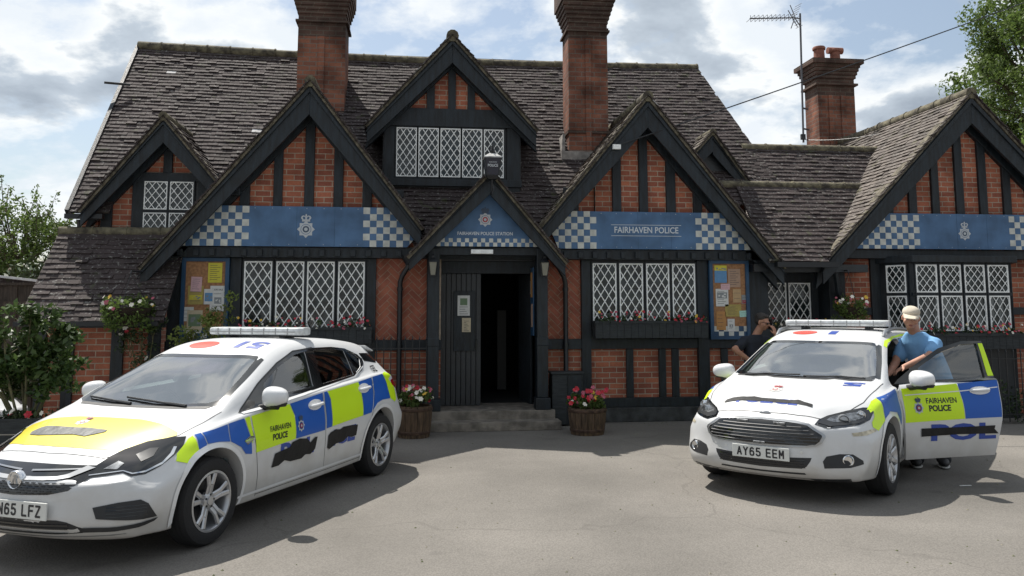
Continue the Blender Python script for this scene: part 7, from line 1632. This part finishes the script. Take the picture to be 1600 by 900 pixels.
# the man in the blue shirt, leaning in at the open car door
def man_blue():
    t = thing('person', 'man in a light blue T-shirt and beige cap leaning in behind the open car door', 'man', (5.56, 8.52, 0))
    hc = Vector((5.400, 8.42, 1.590)); yaw = R(-58); M = (rotm('Z', R(-32)) @ rotm('X', R(14)) @ rotm('Y', R(6))).to_3x3()
    b = MB(); head(b, hc, M)
    limb(b, [hc+Vector((.02, .03, -.05)), (5.475, 8.50, 1.45), (5.53, 8.54, 1.36)], [.060, .060, .055])
    loft(b, [((5.66, 8.56, .86), .135, .10, yaw), ((5.64, 8.56, 1.0), .13, .10, yaw), ((5.59, 8.55, 1.20), .14, .10, yaw), ((5.55, 8.54, 1.31), .125, .08, yaw), ((5.525, 8.535, 1.37), .06, .06, yaw)])
    Ls, Le, Lw = (5.63, 8.395, 1.325), (5.475, 8.26, 1.195), (5.19, 8.26, 1.075)
    limb(b, [Ls, Le, Lw], [.048, .041, .029]); hand(b, Lw, (-.9, -.1, -.42), (-.3, .2, .9), 1, .35)
    Rs, Re, Rw = (5.46, 8.68, 1.315), (5.33, 8.62, 1.09), (5.12, 8.40, 1.00)
    limb(b, [Rs, Re, Rw], [.048, .041, .030]); hand(b, Rw, (-.8, -.5, -.3), (-.3, .1, .9), -1, .4)
    for hx, kx, fx, fy in ((5.73, 5.74, 5.76, 8.55), (5.57, 5.54, 5.50, 8.60)): limb(b, [(hx, 8.56, .86), (kx, fy-.06, .48), (fx, fy, .09)], [.085, .060, .042])
    body = fuse('body', b, 'skin', t, .008); face_bits(t, hc, M)
    s = MB(); loft(s, [((5.72, 8.56, .80), .182, .165, yaw), ((5.71, 8.565, .90), .180, .172, yaw), ((5.665, 8.56, 1.05), .175, .170, yaw), ((5.60, 8.55, 1.20), .180, .152, yaw), ((5.55, 8.54, 1.31), .170, .120, yaw), ((5.53, 8.535, 1.385), .135, .100, yaw), ((5.508, 8.522, 1.435), .086, .084, yaw)])
    limb(s, [(5.60, 8.46, 1.32), (5.625, 8.40, 1.305), (5.565, 8.335, 1.25), (5.53, 8.305, 1.225)], [.080, .078, .070, .072]); limb(s, [(5.50, 8.62, 1.31), (5.465, 8.67, 1.295), (5.415, 8.655, 1.20), (5.40, 8.65, 1.17)], [.075, .072, .068, .070])
    for k in range(5): z = .86+.10*k; limb(s, [(5.50+.03*k, 8.44, z), (5.62, 8.42, z+.05), (5.74, 8.50, z+.02)], [.012, .020, .010], 8)
    fuse('t_shirt', s, 'shirt_blue', t, .009)
    p = MB(); loft(p, [((5.66, 8.56, .98), .172, .13, yaw), ((5.66, 8.56, .86), .185, .14, yaw), ((5.655, 8.57, .76), .18, .13, yaw)])
    for hx, kx, fx, fy in ((5.73, 5.74, 5.76, 8.55), (5.57, 5.54, 5.50, 8.60)): limb(p, [(hx, 8.57, .80), (kx, fy-.06, .48), (fx, fy+.01, .12), (fx, fy, .075)], [.108, .082, .068, .072])
    fuse('trousers', p, 'trousers', t, .011)
    for fx, fy in ((5.76, 8.55), (5.50, 8.60)):
        q = MB(); ell(q, (fx-.06, fy-.085, .055), (.052, .125, .045), rotm('Z', R(-30))); ell(q, (fx, fy-.01, .07), (.048, .06, .055)); so = fuse('shoe', q, 'shoe', t, .008); q = MB(); ell(q, (fx-.05, fy-.07, .016), (.056, .150, .016), rotm('Z', R(-30))); obj('sole', q, 'sole', so, smooth=60)
    T = lambda a: tuple(hc+M @ Vector(a)); c = MB(); ell(c, T((0, .010, .062)), (.083, .100, .064), M.to_4x4(), 24, 14)
    n = 20; v = []
    for j in range(n+1):
        a = math.pi*(1+j/n); v.append(T((.078*math.cos(a), .01+.098*math.sin(a)-.0, .052)))
    v2 = [T((.070*math.cos(math.pi*(1+j/n)), -.088+.098*math.sin(math.pi*(1+j/n)), .026+.012*math.sin(math.pi*j/n))) for j in range(n+1)]
    vs = v+v2+[(a, b_, z_-.007) for a, b_, z_ in v2]+[(a, b_, z_-.009) for a, b_, z_ in v]; m_ = n+1; fs = []
    for r_ in range(3): fs += [(r_*m_+j, r_*m_+j+1, (r_+1)*m_+j+1, (r_+1)*m_+j) for j in range(n)]
    fs += [(3*m_+j, 3*m_+j+1, j+1, j) for j in range(n)]; k = MB().raw(vs, fs); co = obj('cap', c, 'cap_cloth', t, smooth=60); obj('peak', k, 'cap_cloth', co, smooth=60)
    h_ = MB(); ell(h_, T((0, .045, .0)), (.080, .070, .055), M.to_4x4()); obj('hair', h_, 'hair_grey', t, smooth=180)
    return t
mb_ = man_blue(); mb_.scale = (1.09, 1.09, 1.02); mb_.location.x += .05
def man_black():
    t = thing('person', 'dark-haired man in black with sunglasses holding a phone to his ear by the notice board', 'man', (4.93, 11.35, 0))
    hc = Vector((5.00, 11.28, 1.530)); yaw = R(38); M = (rotm('Z', yaw) @ rotm('X', R(14))).to_3x3(); by = R(12)
    b = MB(); head(b, hc, M, .98)
    limb(b, [hc+Vector((-.01, .03, -.06)), (4.94, 11.34, 1.37), (4.92, 11.35, 1.30)], [.055, .058, .07])
    loft(b, [((4.92, 11.36, .85), .13, .10, by), ((4.92, 11.36, 1.0), .13, .10, by), ((4.92, 11.36, 1.18), .135, .09, by), ((4.92, 11.35, 1.27), .12, .07, by), ((4.92, 11.35, 1.31), .06, .06, by)])
    limb(b, [(4.76, 11.33, 1.24), (4.555, 11.25, 1.15), (4.60, 11.23, 1.11), (4.80, 11.20, .955)], [.048, .043, .041, .030]); hand(b, (4.80, 11.20, .955), (.8, .1, -.45), (0, -.9, .2), -1, .6)
    limb(b, [(5.08, 11.33, 1.24), (5.245, 11.16, 1.10), (5.21, 11.13, 1.16), (5.13, 11.15, 1.36)], [.048, .044, .040, .028]); hand(b, (5.13, 11.15, 1.36), (-.25, .05, .95), (.5, -.8, .2), 1, .55)
    for hx, kx, fx, fy in ((5.01, 5.03, 5.05, 11.32), (4.84, 4.82, 4.80, 11.40)): limb(b, [(hx, 11.36, .85), (kx, fy-.03, .46), (fx, fy, .09)], [.085, .060, .042])
    fuse('body', b, 'skin_tan', t, .008); face_bits(t, hc, M, .98, glasses=True)
    s = MB(); loft(s, [((4.92, 11.36, .80), .18, .14, by), ((4.92, 11.36, .95), .175, .14, by), ((4.92, 11.36, 1.12), .185, .13, by), ((4.92, 11.355, 1.24), .195, .115, by), ((4.92, 11.35, 1.305), .15, .095, by), ((4.925, 11.345, 1.352), .088, .082, by)])
    limb(s, [(4.79, 11.34, 1.26), (4.74, 11.33, 1.255), (4.64, 11.285, 1.185)], [.078, .078, .072]); limb(s, [(5.05, 11.34, 1.26), (5.10, 11.33, 1.25), (5.18, 11.24, 1.18)], [.078, .078, .072]); fuse('t_shirt', s, 'shirt_black', t, .010)
    p = MB(); loft(p, [((4.92, 11.36, .97), .165, .125, by), ((4.92, 11.36, .85), .18, .13, by), ((4.92, 11.36, .76), .175, .125, by)])
    for hx, kx, fx, fy in ((5.01, 5.03, 5.05, 11.32), (4.84, 4.82, 4.80, 11.40)): limb(p, [(hx, 11.36, .80), (kx, fy-.03, .46), (fx, fy, .08)], [.105, .078, .068])
    fuse('trousers', p, 'trousers', t, .012)
    for fx, fy in ((5.05, 11.32), (4.80, 11.40)): q = MB(); ell(q, (fx+.02, fy-.08, .05), (.05, .125, .045), rotm('Z', R(15))); ell(q, (fx, fy, .07), (.045, .055, .055)); fuse('shoe', q, 'shoe', t, .009)
    T = lambda a: tuple(hc+M @ Vector([x*.98 for x in a])); h_ = MB(); ell(h_, T((0, .028, .062)), (.083, .095, .072), M.to_4x4()); ell(h_, T((0, .055, .01)), (.078, .062, .070), M.to_4x4()); ell(h_, T((0, -.035, .098)), (.060, .050, .028), M.to_4x4()); fuse('hair', h_, 'hair_dark', t, .008)
    ph = MB().box(-.036, .036, -.006, .006, -.07, .07); ph.xf(Matrix.Translation((5.095, 11.235, 1.50)) @ rotm('Z', R(125)) @ rotm('X', R(8)))
    tag(obj('phone', ph, 'phone', bevel=.004), 'black phone held against the ear of the man in black', 'phone')
man_black()
